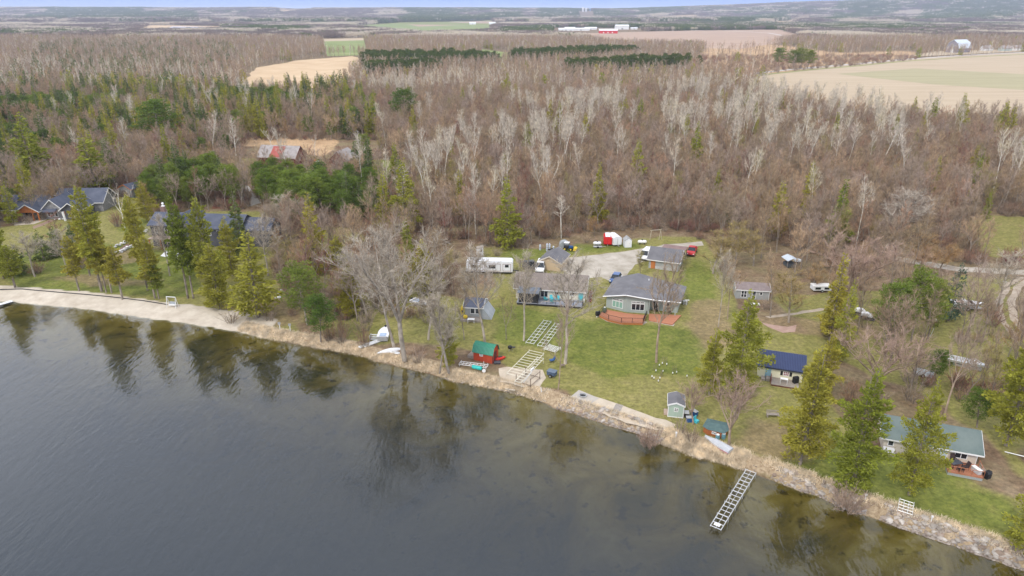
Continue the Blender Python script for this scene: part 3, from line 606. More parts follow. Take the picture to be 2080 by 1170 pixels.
HT = [
 (KC, 'cedar_tree', 1625, 943, 715, 98, 'tall olive cedar on the shore lawn below the blue roofed cottage deck'),
 (KC, 'cedar_tree', 1730, 998, 758, 100, 'broad olive cedar with orange tip between the pink shrub and the cottage'),
 (KC, 'cedar_tree', 1846, 1005, 780, 92, 'olive cedar standing in front of the dark green roofed cottage'),
 (KC, 'cedar_tree', 1497, 805, 600, 100, 'tall green cedar at the left end of the blue metal roof'),
 (KC, 'cedar_tree', 1440, 802, 672, 66, 'lower cedar just above the small grey green shed'),
 (KCc, 'cedar_tree', 1705, 735, 572, 46, 'slim pointed cedar rising right behind the blue roofed cottage'),
 (KC, 'cedar_tree', 1668, 812, 683, 52, 'yellow tipped cedar touching the right end of the blue roof'),
 (KC, 'cedar_tree', 2043, 905, 645, 115, 'large olive cedar at the right edge behind the green roofed cottage'),
 (KC, 'cedar_tree', 2100, 1140, 955, 130, 'olive cedar cut off by the right edge above the stone shore'),
 (KCc, 'cedar_tree', 525, 644, 475, 96, 'cone shaped olive cedar alone on the bank left of the two sign posts'),
 (KC, 'cedar_tree', 445, 628, 500, 70, 'bushy olive cedar behind the end of the sand beach'),
 (KT, 'cedar_tree', 431, 606, 404, 56, 'tall cedar in front of the right wing of the dark roofed house'),
 (KT, 'cedar_tree', 382, 606, 404, 50, 'tall bare stemmed cedar in front of the raised roof of the dark house'),
 (KT, 'cedar_tree', 393, 606, 430, 40, 'slimmer bare stemmed cedar right beside the white patio'),
 (KT, 'cedar_tree', 315, 606, 480, 44, 'leaning thin cedar at the lawn edge left of the white swing frame'),
 (KT, 'cedar_tree', 323, 607, 535, 34, 'short cedar sharing its foot with the leaning thin cedar'),
 (KT, 'cedar_tree', 300, 590, 402, 42, 'tall cedar at the end of the white stone terrace walls'),
 (KT, 'cedar_tree', 249, 608, 500, 44, 'cedar with a thick bare stem at the black edging of the beach'),
 (KT, 'cedar_tree', 207, 592, 382, 58, 'tallest cedar on the big left lawn, hiding the end of the grey house'),
 (KT, 'cedar_tree', 216, 594, 455, 40, 'middle cedar of the clump on the left lawn'),
 (KT, 'cedar_tree', 227, 595, 470, 38, 'right cedar of the clump on the left lawn'),
 (KT, 'cedar_tree', 161, 591, 480, 40, 'leaning cedar with a bare stem alone on the left lawn'),
 (KC, 'cedar_tree', 8, 566, 415, 62, 'dense cedar at the left edge above the beach'),
 (KT, 'cedar_tree', 31, 584, 500, 56, 'bare stemmed cedar above the corner of the dock at the left edge'),
 (KCc, 'spruce_tree', 1030, 505, 362, 60, 'bright olive spruce at the wood edge behind the white camper'),
 (KCc, 'spruce_tree', 1575, 482, 372, 46, 'pale olive spruce with bare lower stem at the wood edge, left of three'),
 (KCc, 'spruce_tree', 1695, 500, 368, 50, 'tall column like olive spruce at the wood edge behind the pinkish tree'),
 (KS, 'spruce_tree', 1488, 457, 395, 38, 'small dark green spruce at the wood edge right of the red pickup'),
 (KCc, 'spruce_tree', 1635, 440, 330, 32, 'slim olive spruce deep in the brown wood between two larger ones'),
 (KCc, 'spruce_tree', 2000, 445, 385, 17, 'very thin olive spruce in the wood near the right edge'),
 (KS, 'spruce_tree', 493, 527, 395, 50, 'dark spruce in front of the right roof of the dark roofed house'),
 (KP, 'pine_tree', 624, 660, 533, 84, 'deep green pine with stacked boughs right of the two sign posts'),
 (KP, 'pine_tree', 652, 694, 596, 74, 'low deep green pine over the reddish shrubs on the bank'),
 (KC, 'cedar_tree', 862, 600, 490, 66, 'dark olive cedar behind the great cottonwood'),
 (KC, 'cedar_tree', 913, 744, 668, 46, 'small dense evergreen just right of the bent trunks on the bank'),
 (KCc, 'spruce_tree', 825, 478, 328, 64, 'olive spruce behind the dead white leaning birch'),
 (KCc, 'spruce_tree', 785, 476, 352, 46, 'olive spruce left of the dead white leaning birch'),
 (KP, 'pine_tree', 738, 320, 271, 34, 'small bright pine at the right end of the red cabin'),
 (KP, 'pine_tree', 820, 262, 178, 58, 'lone dark pine with open flat crown standing out of the brown wood'),
 (KCc, 'spruce_tree', 80, 392, 233, 78, 'very tall olive spruce behind the long grey house, left one'),
 (KCc, 'spruce_tree', 197, 396, 283, 92, 'broad olive spruce behind the right end of the long grey house'),
 (KP, 'pine_tree', 335, 305, 203, 92, 'largest round green pine in the left wood'),
 (KNB, 'blue_spruce', 42, 396, 357, 30, 'blue green spruce behind the roof of the long grey house'),
 (KNB, 'blue_spruce', 282, 404, 370, 21, 'blue green spruce beside the small grey garage'),
 (KYS, 'young_spruce', 90, 528, 470, 44, 'dark young spruce in the bed on the left lawn, left of two'),
 (KYS, 'young_spruce', 118, 520, 462, 44, 'dark young spruce in the bed on the left lawn, right of two'),
 (KYS, 'young_spruce', 40, 556, 500, 42, 'dark young spruce under the bare trees at the left edge'),
 (KYS, 'young_spruce', 150, 500, 452, 34, 'dark young spruce below the stone terrace of the long grey house'),
 (KP, 'pine_tree', 1798, 702, 572, 78, 'left pine of the round green trio above the parked boats'),
 (KP, 'pine_tree', 1850, 694, 543, 84, 'tallest pine of the round green trio above the parked boats'),
 (KP, 'pine_tree', 1884, 690, 568, 66, 'right pine of the round green trio above the parked boats'),
 (KNB, 'spruce_tree', 1926, 652, 536, 52, 'grey green spruce beside the white runabout on its trailer'),
 (KP, 'pine_tree', 1896, 776, 712, 50, 'small dark pine left of the silver pontoon boat'),
 (KP, 'pine_tree', 1984, 868, 795, 66, 'pine behind the right end of the dark green roof'),
 (KBIG, 'cottonwood', 822, 732, 455, 250, 'huge leafless cottonwood on the bank with spreading grey limbs'),
 (KMED, 'bare_tree', 800, 704, 500, 130, 'second leafless trunk just behind the huge cottonwood'),
 (KBENT, 'bare_tree', 912, 757, 580, 110, 'leafless tree with a thick bent grey trunk at the water edge'),
 (KBENT, 'bare_tree', 893, 758, 640, 70, 'slimmer bent grey trunk left of the thick bent one'),
 (KMED, 'bare_tree', 985, 698, 500, 112, 'leafless tree right behind the green roofed red shed'),
 (KMED, 'bare_tree', 1064, 692, 505, 84, 'leafless tree at the far end of the stacked dock frames'),
 (KB, 'bare_tree', 1028, 690, 600, 42, 'thin leafless sapling on the lawn behind the black kettle grill'),
 (KMED, 'bare_tree', 1148, 739, 520, 140, 'leafless shade tree in front of the grey deck'),
 (KMEDR, 'bare_tree', 1134, 792, 610, 66, 'leafless tree with reddish bark beside the boat lift'),
 (KMEDR, 'bare_tree', 1333, 736, 500, 126, 'leafless tree with reddish trunk in front of the orange brown deck'),
 (KMED, 'bare_tree', 1459, 664, 505, 52, 'thin pale leafless tree above the tall green cedar'),
 (KMEDR, 'bare_tree', 1478, 648, 520, 56, 'reddish leafless tree at the left end of the small grey cabin'),
 (KPINK, 'bare_tree', 1716, 642, 474, 160, 'wide pinkish leafless tree with many upright limbs behind the white trailers'),
 (KMED, 'bare_tree', 1800, 503, 378, 134, 'large leafless tree with a forked trunk at the start of the gravel road'),
 (KMEDR, 'bare_tree', 1917, 852, 625, 105, 'tall leafless tree left of the silver pontoon boat'),
 (KFAN[:1], 'bare_tree', 1778, 804, 664, 190, 'wide fan shaped leafless tree behind the dark green roof'),
 (KFAN[1:], 'bare_tree', 1480, 907, 752, 120, 'pale many stemmed leafless tree beside the overturned rowboat'),
 (KMED, 'bare_tree', 71, 562, 468, 72, 'leafless tree on the left lawn, the one nearest the left edge'),
 (KMED, 'bare_tree', 138, 560, 462, 60, 'leafless tree on the left lawn right of the young spruces'),
 (KBW[1:], 'birch_tree', 254, 464, 376, 52, 'white birch with two stems on the lawn between the two big houses'),
 (KBW[1:], 'birch_tree', 141, 390, 317, 42, 'white birch behind the long grey house between two tall spruces'),
 (KBW[:1], 'birch_tree', 263, 355, 280, 26, 'white birch above the small grey garage, taller one'),
 (KBW[:1], 'birch_tree', 307, 362, 330, 20, 'short white birch behind the small grey garage'),
 (KBW[:1], 'birch_tree', 818, 470, 334, 74, 'dead white birch leaning left over the olive spruces'),
 (KBW[1:], 'birch_tree', 1118, 412, 300, 58, 'tall white birch with fine pale crown in the middle of the wood'),
 (KBW[:1], 'birch_tree', 640, 325, 272, 24, 'white birch between the weathered barn and the red cabin'),
 (KBW[1:], 'birch_tree', 552, 300, 258, 34, 'white birches rising behind the weathered barn'),
 (KW, 'birch_tree', 1140, 484, 396, 34, 'white birch at the wood edge right of the bright olive spruce'),
 (KW, 'birch_tree', 880, 470, 330, 44, 'white birch at the wood edge left of the white outhouse'),
 (KO, 'orange_shrub_tree', 1207, 480, 438, 38, 'small orange budding tree at the wood edge behind the gravel yard'),
 (KO, 'orange_shrub_tree', 758, 505, 448, 42, 'small orange budding tree left of the great cottonwood crown'),
 (KY, 'budding_tree', 590, 548, 483, 92, 'yellow green budding tree right of the cone shaped cedar'),
 (KY, 'budding_tree', 1602, 655, 553, 88, 'yellow green budding tree right of the small grey cabin'),
 (KY, 'budding_tree', 1448, 556, 470, 90, 'yellow willow like tree right of the red pickup'),
 (KY, 'budding_tree', 1492, 545, 452, 80, 'pale yellow budding tree behind the small grey cabin'),
 (KO, 'orange_shrub_tree', 1868, 545, 470, 84, 'orange tan budding tree above the gravel road, taller one'),
 (KO, 'orange_shrub_tree', 1908, 552, 492, 66, 'orange tan budding tree above the gravel road, lower one'),
 (KMED, 'bare_tree', 580, 480, 392, 84, 'grey leafless tree at the right end of the dark roofed house'),
 (KR, 'bare_tree', 624, 480, 392, 54, 'pinkish leafless tree below the pine grove'),
 (KFAN[1:], 'bare_tree', 1408, 862, 772, 70, 'beige budding tree right behind the small grey green shed'),
 (KY, 'budding_tree', 1300, 560, 505, 30, 'small budding tree in front of the grey garage'),
 (KMED, 'bare_tree', 2020, 640, 505, 110, 'leafless tree over the gravel road near the right edge'),
 (KMEDR, 'bare_tree', 1975, 660, 520, 70, 'leafless tree behind the white runabout'),
 (KB, 'bare_tree', 943, 690, 560, 60, 'leafless tree beside the little blue grey cottage'),
 (KMED, 'bare_tree', 345, 560, 430, 66, 'leafless tree in front of the left wing of the dark roofed house'),
 (KT, 'cedar_tree', 280, 520, 400, 40, 'cedar beside the purple mulch bed of the stone terrace'),
 (KT, 'cedar_tree', 183, 560, 420, 42, 'cedar behind the clump on the left lawn'),
 (KC, 'cedar_tree', 472, 560, 445, 56, 'bushy cedar in front of the boulders of the rock garden'),
 (KC, 'cedar_tree', 410, 560, 470, 54, 'bushy cedar right of the white patio'),
 (KC, 'cedar_tree', 300, 450, 372, 44, 'dense cedar left of the brick chimney'),
 (KCc, 'spruce_tree', 265, 440, 392, 26, 'small spruce behind the two stemmed white birch'),
 (KMED, 'bare_tree', 545, 560, 440, 80, 'leafless tree between the dark roofed house and the yellow green tree'),
 (KR, 'bare_tree', 120, 500, 430, 50, 'reddish leafless tree below the stone terrace bed'),
 (KC, 'cedar_tree', 690, 570, 480, 60, 'olive cedar at the edge of the small lawn below the pine grove'),
 (KC, 'cedar_tree', 715, 640, 540, 56, 'dark cedar behind the reddish bushes on the bank'),
 (KMED, 'bare_tree', 745, 640, 500, 100, 'pale leafless tree left of the great cottonwood'),
 (KMED, 'bare_tree', 870, 690, 520, 90, 'pale leafless tree between the cottonwood and the bent trunks'),
 (KO, 'orange_shrub_tree', 1650, 585, 530, 60, 'orange tan budding tree behind the low white camper'),
 (KO, 'orange_shrub_tree', 1750, 560, 490, 60, 'orange tan budding tree right of the wide pinkish tree'),
 (KY, 'budding_tree', 1530, 540, 470, 70, 'olive budding tree above the small grey cabin'),
]
for kd, nm, px, yb, yt, w, lab in HT: tree_at(kd, nm, px, yb, yt, lab, w)

SH_R = [shrub('red_shrub', 2.6, 2.0, 40, 900, TWR)]; SH_B = [shrub(f'brown_shrub_{i}', 2.4, 1.7, 26, 480, TWB) for i in range(2)]; SH_P = [shrub('pink_shrub', 1.8, 2.6, 60, 1300, TWP, BARKR)]
SH_RR = [shrub('dogwood', 2.8, 2.2, 70, 1700, tree_mat('twigs_dogwood', [(.22, .05, .06), (.26, .07, .08)]))]
register(SH_R, SH_B, SH_P, SH_RR)
for kd, px, yb, yt, w, lab in [(SH_RR, 2048, 541, 498, 46, 'round deep red dogwood bush beside the gravel road'), (SH_P, 1722, 1032, 985, 80, 'wide pinkish leafless bush on the stone bank'), (SH_R, 694, 694, 640, 52, 'tall reddish leafless bush on the bank, right one'), (SH_R, 668, 690, 652, 44, 'reddish leafless bush on the bank left of the taller one'),
    (SH_P, 1320, 905, 868, 60, 'pale leafless bush in the dry reeds left of the cedar hut'), (SH_B, 1380, 878, 845, 36, 'brown leafless bush right of the small grey green shed'), (SH_B, 1405, 895, 862, 40, 'brown leafless bush at the left of the cedar hut'), (SH_B, 848, 735, 705, 40, 'brush heap bush right of the cottonwood foot'),
    (SH_R, 740, 705, 660, 34, 'leafless bush behind the white dock panel'), (SH_B, 1500, 690, 655, 40, 'brown bush right of the tall green cedar'), (SH_B, 548, 650, 622, 44, 'brown bush at the foot of the cone shaped cedar'), (SH_B, 470, 655, 632, 46, 'brown bush behind the end of the beach'), (SH_R, 165, 545, 505, 44, 'purple brown bush among the young spruces on the left lawn'), (SH_R, 75, 555, 530, 50, 'purple brown bush left of the young spruces'), (SH_R, 240, 460, 425, 34, 'purple brown bush behind the two stemmed birch')]:
    tree_at(kd, 'leafless_shrub', px, yb, yt, lab, w, cat='shrub')

# ------------------------------------------------------------------ woodland: nearest trees as individuals, the rest as scattered stuff
DEV = W([(925, 505), (1190, 505), (1240, 495), (1440, 478), (1500, 540), (1560, 680), (1700, 720), (1620, 760), (1750, 900), (2300, 1100), (2300, 1250), (1150, 860), (925, 780), (850, 760), (900, 700), (920, 620)])
EXC = [DEV]+LAWN+[W([(495, 285), (770, 285), (760, 370), (500, 370)]), W([(-30, 255), (60, 255), (60, 305), (-30, 305)]), W([(1160, 474), (1340, 470), (1440, 476), (1440, 500), (1160, 505)]), W([(1080, 490), (1180, 485), (1180, 520), (1080, 520)]),
    W([(1485, 560), (1575, 560), (1575, 625), (1485, 625)]), W([(1590, 520), (1620, 520), (1620, 555), (1590, 555)]), W([(1640, 575), (1690, 575), (1690, 600), (1640, 600)]), W([(1735, 625), (1775, 625), (1775, 650), (1735, 650)]),
    W([(1915, 610), (2010, 610), (2010, 645), (1915, 645)]), W([(1900, 710), (2010, 710), (2020, 770), (1930, 770)]), W([(750, 650), (860, 650), (860, 760), (730, 760)]), W([(830, 600), (875, 600), (875, 635), (830, 635)]), band(W([(1815, 524), (1870, 534), (1950, 547), (2080, 553), (2200, 553)]), 8), TRK,
    W([(1900, 215), (1980, 215), (1980, 232), (1900, 232)])]
OPEN = [FIELD[0], FIELD[1], FIELD[2], FIELD[3], FIELD[4], FIELD[5], FIELD[7], GFIELD[0], GFIELD[1], GFIELD[2], GFIELD[3], W([(826, 49), (1020, 41), (1000, 48), (850, 54)]), W([(1110, 72), (1310, 70), (1310, 57), (1120, 56)]), W([(1170, 42), (1210, 42), (1210, 36.5), (1170, 36.5)]), W([(940, 53), (1020, 53), (1020, 48), (940, 48)])]+FIELD[8:]+[FIELD[6]]
PINES_NEAR = W([(290, 402), (310, 385), (400, 380), (440, 372), (480, 376), (478, 380), (486, 400), (484, 420), (440, 425), (300, 430)])
PINES_NEAR2 = W([(505, 375), (512, 380), (600, 384), (655, 388), (675, 402), (748, 404), (755, 440), (748, 492), (600, 462), (560, 470), (535, 430), (528, 412)])
PLANT = [W([(712, 140), (725, 128), (1000, 120), (1015, 136), (900, 141)]), W([(1035, 132), (1045, 121), (1290, 112), (1296, 118), (1180, 128)]), W([(1140, 150), (1390, 134), (1440, 139), (1300, 146), (1160, 158)]), W([(735, 155), (880, 147), (900, 153), (760, 163)]), W([(0, 230), (250, 228), (255, 243), (0, 248)]),
    W([(440, 205), (640, 222), (640, 235), (440, 225)])]
FARCON = [W([(810, 46), (1060, 42), (1060, 33), (820, 36)]), W([(1085, 42), (1390, 38), (1390, 30), (1100, 32)]), W([(90, 42), (290, 40), (300, 33), (90, 36)]), W([(1460, 51), (1600, 46), (1600, 38), (1460, 42)]), W([(1670, 49), (1840, 38), (1850, 30), (1700, 36)]), W([(1860, 48), (2070, 44), (2080, 34), (1880, 36)]),
    W([(1010, 73), (1120, 70), (1210, 58), (1210, 50), (1020, 62)]), W([(1270, 62), (1400, 64), (1420, 56), (1280, 54)]), W([(1680, 62), (1830, 66), (1850, 58), (1700, 54)]), W([(420, 62), (600, 68), (640, 60), (430, 54)]), W([(60, 45), (400, 44), (400, 38), (60, 39)])]
MIXED = W([(-400, 470), (-400, 180), (0, 175), (350, 175), (560, 195), (700, 180), (760, 230), (760, 300), (840, 420), (840, 480), (760, 480), (740, 380), (500, 330), (330, 350), (230, 400), (0, 455)])
SPARSEL = W([(0, 150), (100, 95), (450, 95), (500, 130), (450, 160), (100, 175)])
ASPEN = [W([(800, 440), (860, 350), (1000, 320), (1180, 320), (1190, 430), (1000, 450)]), W([(1350, 330), (1340, 215), (1500, 190), (1700, 225), (1950, 290), (1950, 330), (1700, 370), (1500, 350)]), W([(1060, 250), (1260, 230), (1250, 300), (1090, 310)]), W([(0, 200), (0, 130), (450, 160), (500, 190), (300, 195)]), W([(720, 190), (1000, 160), (1100, 175), (1000, 200), (760, 215)]), W([(2000, 380), (2120, 350), (2120, 440), (2040, 430)]), W([(1540, 72), (1700, 66), (1720, 60), (1580, 56)])]
def grid_pts(y0, y1, sp, m=30, fx_=.79, r=None):
    r = r or rng; P = []
    ys = np.arange(y0, y1, sp*.87)
    for i, y in enumerate(ys):
        xm = y*fx_+m; xs = np.arange(-xm, xm, sp)+(i % 2)*sp/2; P.append(np.stack([xs, np.full(len(xs), y)], 1))
    P = np.concatenate(P); return P+r.uniform(-.42, .42, P.shape)*sp
def inany(P, polys):
    m = np.zeros(len(P), bool)
    for q in polys: m |= pip(P, q)
    return m
TR = {k: [] for k in ('brown', 'aspen', 'conifer', 'pine', 'spruce', 'budding', 'reddish')}
FAR = {k: [] for k in ('brown', 'aspen', 'conifer', 'spruce', 'plantation')}
def density_gap(P, s=.02, th=.3): return fbm(P[:, 0]*s, P[:, 1]*s, 77) > th
ocx = np.array(OCC)
def occ_ok(P, r=1.5):
    d = (P[:, None, 0]-ocx[None, :, 0])**2+(P[:, None, 1]-ocx[None, :, 1])**2
    return (d > (ocx[None, :, 2]+r)**2).all(1)
# near wood
P = grid_pts(88, 470, 4.3); sd = shore_dist(P[:, 0], P[:, 1]); P = P[sd > 7]
P = P[~inany(P, EXC) & ~inany(P, OPEN[:3])]; P = P[occ_ok(P)]
mar = inany(P, MARSH); P = P[~mar | (rng.uniform(size=len(P)) < .6)]
RIGHT = W([(1440, 500), (1640, 545), (1830, 560), (2120, 575), (2400, 600), (2400, 1200), (1900, 900), (1500, 700)]); inr = pip(P, RIGHT); LEFTN = P[:, 1] < at(0, 500)[1]
P = P[~(inr & (rng.uniform(size=len(P)) < .62)) & ~(LEFTN & ~inr & (rng.uniform(size=len(P)) < .35))]
pn = pip(P, PINES_NEAR) | pip(P, PINES_NEAR2); mixd = pip(P, MIXED) & ~pn; asp = inany(P, ASPEN); pl = inany(P, PLANT); u = rng.uniform(size=len(P)); st_ = fbm(P[:, 0]*.03, P[:, 1]*.03, 91)
inr = pip(P, RIGHT)
for i, (x, y) in enumerate(P):
    if pn[i]:
        if u[i] < .7: TR['pine'].append((x, y))
        elif u[i] > .93: TR['spruce'].append((x, y))
    elif pl[i]: TR['pine' if u[i] < .85 else 'spruce'].append((x, y))
    elif mixd[i] and u[i] < .62*max(.1, st_[i]*2.2-.7): TR[('conifer', 'spruce', 'pine')[int(u[i]*1000) % 3]].append((x, y))
    elif asp[i] and u[i] < .3*max(.2, st_[i]*2.8-1.0): TR['aspen'].append((x, y))
    elif u[i] > .985: TR['conifer'].append((x, y))
    elif u[i] > .97 and not inr[i]: TR['aspen'].append((x, y))
    elif u[i] > .905: TR['budding'].append((x, y))
    elif u[i] > .83: TR['reddish'].append((x, y))
    else: TR['brown'].append((x, y))
# far wood
P = grid_pts(470, 1500, 6.4, 60); P = P[~inany(P, OPEN)]; mar = inany(P, MARSH); P = P[~mar | (rng.uniform(size=len(P)) < .12)]
P = P[density_gap(P, .006, .28)]
pl = inany(P, PLANT); asp = inany(P, ASPEN); mixd = pip(P, MIXED); sl = pip(P, SPARSEL); u = rng.uniform(size=len(P)); fc = inany(P, FARCON)
for i, p in enumerate(P):
    if pl[i]: FAR['plantation'].append(p)
    elif fc[i] and u[i] < .55: FAR['spruce'].append(p)
    elif mixd[i] and u[i] < .3: FAR['spruce' if u[i] < .15 else 'conifer'].append(p)
    elif sl[i] and u[i] < .10: FAR['spruce'].append(p)
    elif asp[i] and u[i] < .3: FAR['aspen'].append(p)
    elif u[i] < .02: FAR['conifer'].append(p)
    elif u[i] > .9: FAR['aspen'].append(p)
    else: FAR['brown'].append(p)

def scatter(name, kinds, P, smin, smax, label, sxy=1.0):
    """one object of kind stuff: instances of the given (trunk, crown) meshes, taken from trees standing in the scene, on a point cloud"""
    P = np.asarray(P, float)
    if not len(P): return
    me = bpy.data.meshes.new(name); me.vertices.add(len(P)); z = gz(P[:, 0], P[:, 1])-.1
    me.vertices.foreach_set('co', np.column_stack([P, z]).astype(np.float32).ravel())
    def att(n, t, v): a = me.attributes.new(n, t, 'POINT'); a.data.foreach_set('value' if t != 'FLOAT_VECTOR' else 'vector', v)
    s = rng.uniform(smin, smax, len(P)); att('rz', 'FLOAT', rng.uniform(0, 6.28, len(P)).astype(np.float32)); att('sc', 'FLOAT', s.astype(np.float32)); att('ki', 'INT', rng.integers(0, len(kinds), len(P)).astype(np.int32))
    ob = link(name, me); stuff(ob, label)
    ng = bpy.data.node_groups.new(name, 'GeometryNodeTree'); ng.interface.new_socket('Geometry', in_out='INPUT', socket_type='NodeSocketGeometry'); ng.interface.new_socket('Geometry', in_out='OUTPUT', socket_type='NodeSocketGeometry')
    gi = N(ng, 'NodeGroupInput'); go = N(ng, 'NodeGroupOutput'); ins = N(ng, 'GeometryNodeInstanceOnPoints'); jn = N(ng, 'GeometryNodeJoinGeometry')
    for (t, c) in kinds:
        j = N(ng, 'GeometryNodeJoinGeometry')
        for mm in (t, c):
            oi = N(ng, 'GeometryNodeObjectInfo', transform_space='ORIGINAL'); oi.inputs['Object'].default_value = SRC[mm.name]; L(ng, oi.outputs['Geometry'], j.inputs[0])
        g2 = N(ng, 'GeometryNodeGeometryToInstance'); L(ng, j.outputs[0], g2.inputs[0]); L(ng, g2.outputs[0], jn.inputs[0])
    def na(n, t):
        a = N(ng, 'GeometryNodeInputNamedAttribute', data_type=t); a.inputs['Name'].default_value = n; return a.outputs['Attribute']
    L(ng, gi.outputs[0], ins.inputs['Points']); L(ng, jn.outputs[0], ins.inputs['Instance']); ins.inputs['Pick Instance'].default_value = True
    L(ng, na('ki', 'INT'), ins.inputs['Instance Index'])
    cx = N(ng, 'ShaderNodeCombineXYZ'); L(ng, na('rz', 'FLOAT'), cx.inputs[2]); L(ng, cx.outputs[0], ins.inputs['Rotation'])
    cs = N(ng, 'ShaderNodeCombineXYZ'); sa = na('sc', 'FLOAT')
    for i_ in range(3): L(ng, sa, cs.inputs[i_])
    L(ng, cs.outputs[0], ins.inputs['Scale'])
    L(ng, ins.outputs[0], go.inputs[0]); md = ob.modifiers.new('scatter', 'NODES'); md.node_group = ng
    return ob
SRC = {}
def src(kinds, name, P, label, group, cat='tree', smin=.8, smax=1.15):
    """individual trees; the first of each kind also lends its meshes to the scattered remainder"""
    for i, (x, y) in enumerate(P):
        kd = kinds[i % len(kinds)]; lab = label(x, y) if callable(label) else label
        s_ = rng.uniform(smin, smax); k_ = (s_-smin)/(smax-smin+1e-6); lab = (('low ' if k_ < .25 else 'tall ' if k_ > .75 else '')+lab) if callable(label) else lab
        e = plant(kd, name, x, y, s_, None, lab, cat, group)
        if kd[0].name not in SRC:
            for ch in e.children: SRC[ch.data.name] = ch
def zone_word(x, y):
    px, py = pr(x, y, Z0); q_ = ' at its front edge' if y < 165 else ' a few rows in' if y < 215 else ' deep inside'
    return zone_base(x, y, px, py)+q_
def zone_base(x, y, px, py):
    if pip(np.array([[x, y]]), RIGHT)[0]: return 'in the thin wood round the parked boats'
    if px < 760: return 'in the mixed wood left of the red cabin' if py < 340 else 'left of the great cottonwood'
    if px < 1100: return 'in the wood behind the white camper'
    if px < 1450: return 'in the wood behind the gravel yard'
    return 'in the wood above the gravel road'
def prio(l, n):
    """the n that show largest from here"""
    l = sorted(l, key=lambda p: p[1]+abs(p[0])*.15+(1e5 if not (-60 < pr(p[0], p[1], 8)[0] < 2140) else 0)); return l[:n], l[n:]
cfg = [('brown', KB, 'bare_tree', 260, 'brown leafless tree', 'brown leafless woodland trees', (.58, 1.0), 'bare brown woodland'),
       ('aspen', KW, 'aspen_tree', 170, 'white trunked leafless tree', 'white trunked leafless trees', (.92, 1.22), 'further white trunked trees'),
       ('conifer', KCc, 'olive_spruce', 90, 'olive green spruce', 'olive spruces in the wood', (.6, 1.2), 'further olive spruces'),
       ('spruce', KS, 'dark_spruce', 90, 'dark green spruce', 'dark spruces in the wood', (.55, 1.2), 'further dark spruces'),
       ('pine', KP, 'green_pine', 150, 'round green pine', 'round green pines', (.5, .9), 'further green pines'),
       ('budding', KY+KO, 'budding_tree', 60, 'budding tree', 'budding trees in the wood', (.7, 1.1), 'further budding trees'),
       ('reddish', KR, 'reddish_tree', 40, 'reddish leafless tree', 'reddish leafless trees', (.75, 1.1), 'further reddish leafless trees')]
CNT = {}
for key, kinds, nm, n, lab, grp, (s0, s1), sl in cfg:
    a, b = prio(TR[key], n); CNT[key] = len(TR[key])
    src(kinds, nm, a, (lambda x, y, lab=lab: lab+' '+zone_word(x, y)), grp, 'tree', s0, s1)
    scatter('woodland_'+key, kinds, b, s0, s1, sl+' beyond the nearer trees')
for key, kinds, nm, lab in [('brown', KB_L, 'distant_bare_tree', 'distant brown leafless tree'), ('aspen', KW_L, 'distant_aspen', 'distant pale leafless tree'), ('conifer', KC_L, 'distant_olive_spruce', 'distant olive spruce'), ('spruce', KS_L, 'distant_dark_spruce', 'distant dark spruce'), ('plantation', KPL, 'plantation_pine', 'dark pine of the dense planted rows')]:
    a, b = prio(FAR[key], 6); CNT['far_'+key] = len(FAR[key])
    src(kinds, nm, a, lab+' at the near edge of the far woods', lab+'s', 'tree', .85, 1.1)
    scatter('far_wood_'+key, kinds, b, .75, 1.15, lab+'s merging into woods beyond the lake properties')
# groves to the horizon
P = grid_pts(1500, 3600, 18, 150); P = P[~inany(P, OPEN)]; P = P[density_gap(P, .0022, .29)]; P2 = grid_pts(3600, 9300, 38, 300); P2 = P2[~inany(P2, OPEN)]; P2 = P2[density_gap(P2, .0011, .25)]
for key, pts, s0, s1 in (('near', P, .8, 1.1), ('far', P2, 1.5, 2.1)):
    fc = inany(pts, FARCON+PLANT); u = rng.uniform(size=len(pts)); nz_ = fbm(pts[:, 0]*.0016, pts[:, 1]*.0016, 55); n3_ = fbm(pts[:, 0]*.003, pts[:, 1]*.0012, 58); con = (fc & (u < .92) & (n3_ > .33)) | ((nz_ > .63) & (u < .5)) | (u < .03); pale = ~con & ((fbm(pts[:, 0]*.004, pts[:, 1]*.004, 56) > .6) | (u > .93)); br = ~con & ~pale
    for nm, kinds, sel in (('brown', KG, br), ('pale', KGW, pale), ('conifer', KGC, con)):
        q = pts[sel]; CNT['g'+key+nm] = len(q)
        if key == 'near': src(kinds, nm+'_grove_tree', [tuple(v) for v in q[:len(kinds)]], 'far off '+nm+' grove beyond the first farm fields', 'far off '+nm+' groves', 'grove', 1, 1)
        scatter('grove_belt_'+key+'_'+nm, kinds, q[len(kinds):] if key == 'near' else q, s0, s1, 'far off '+nm+' woods towards the horizon')
print('TREES', CNT)
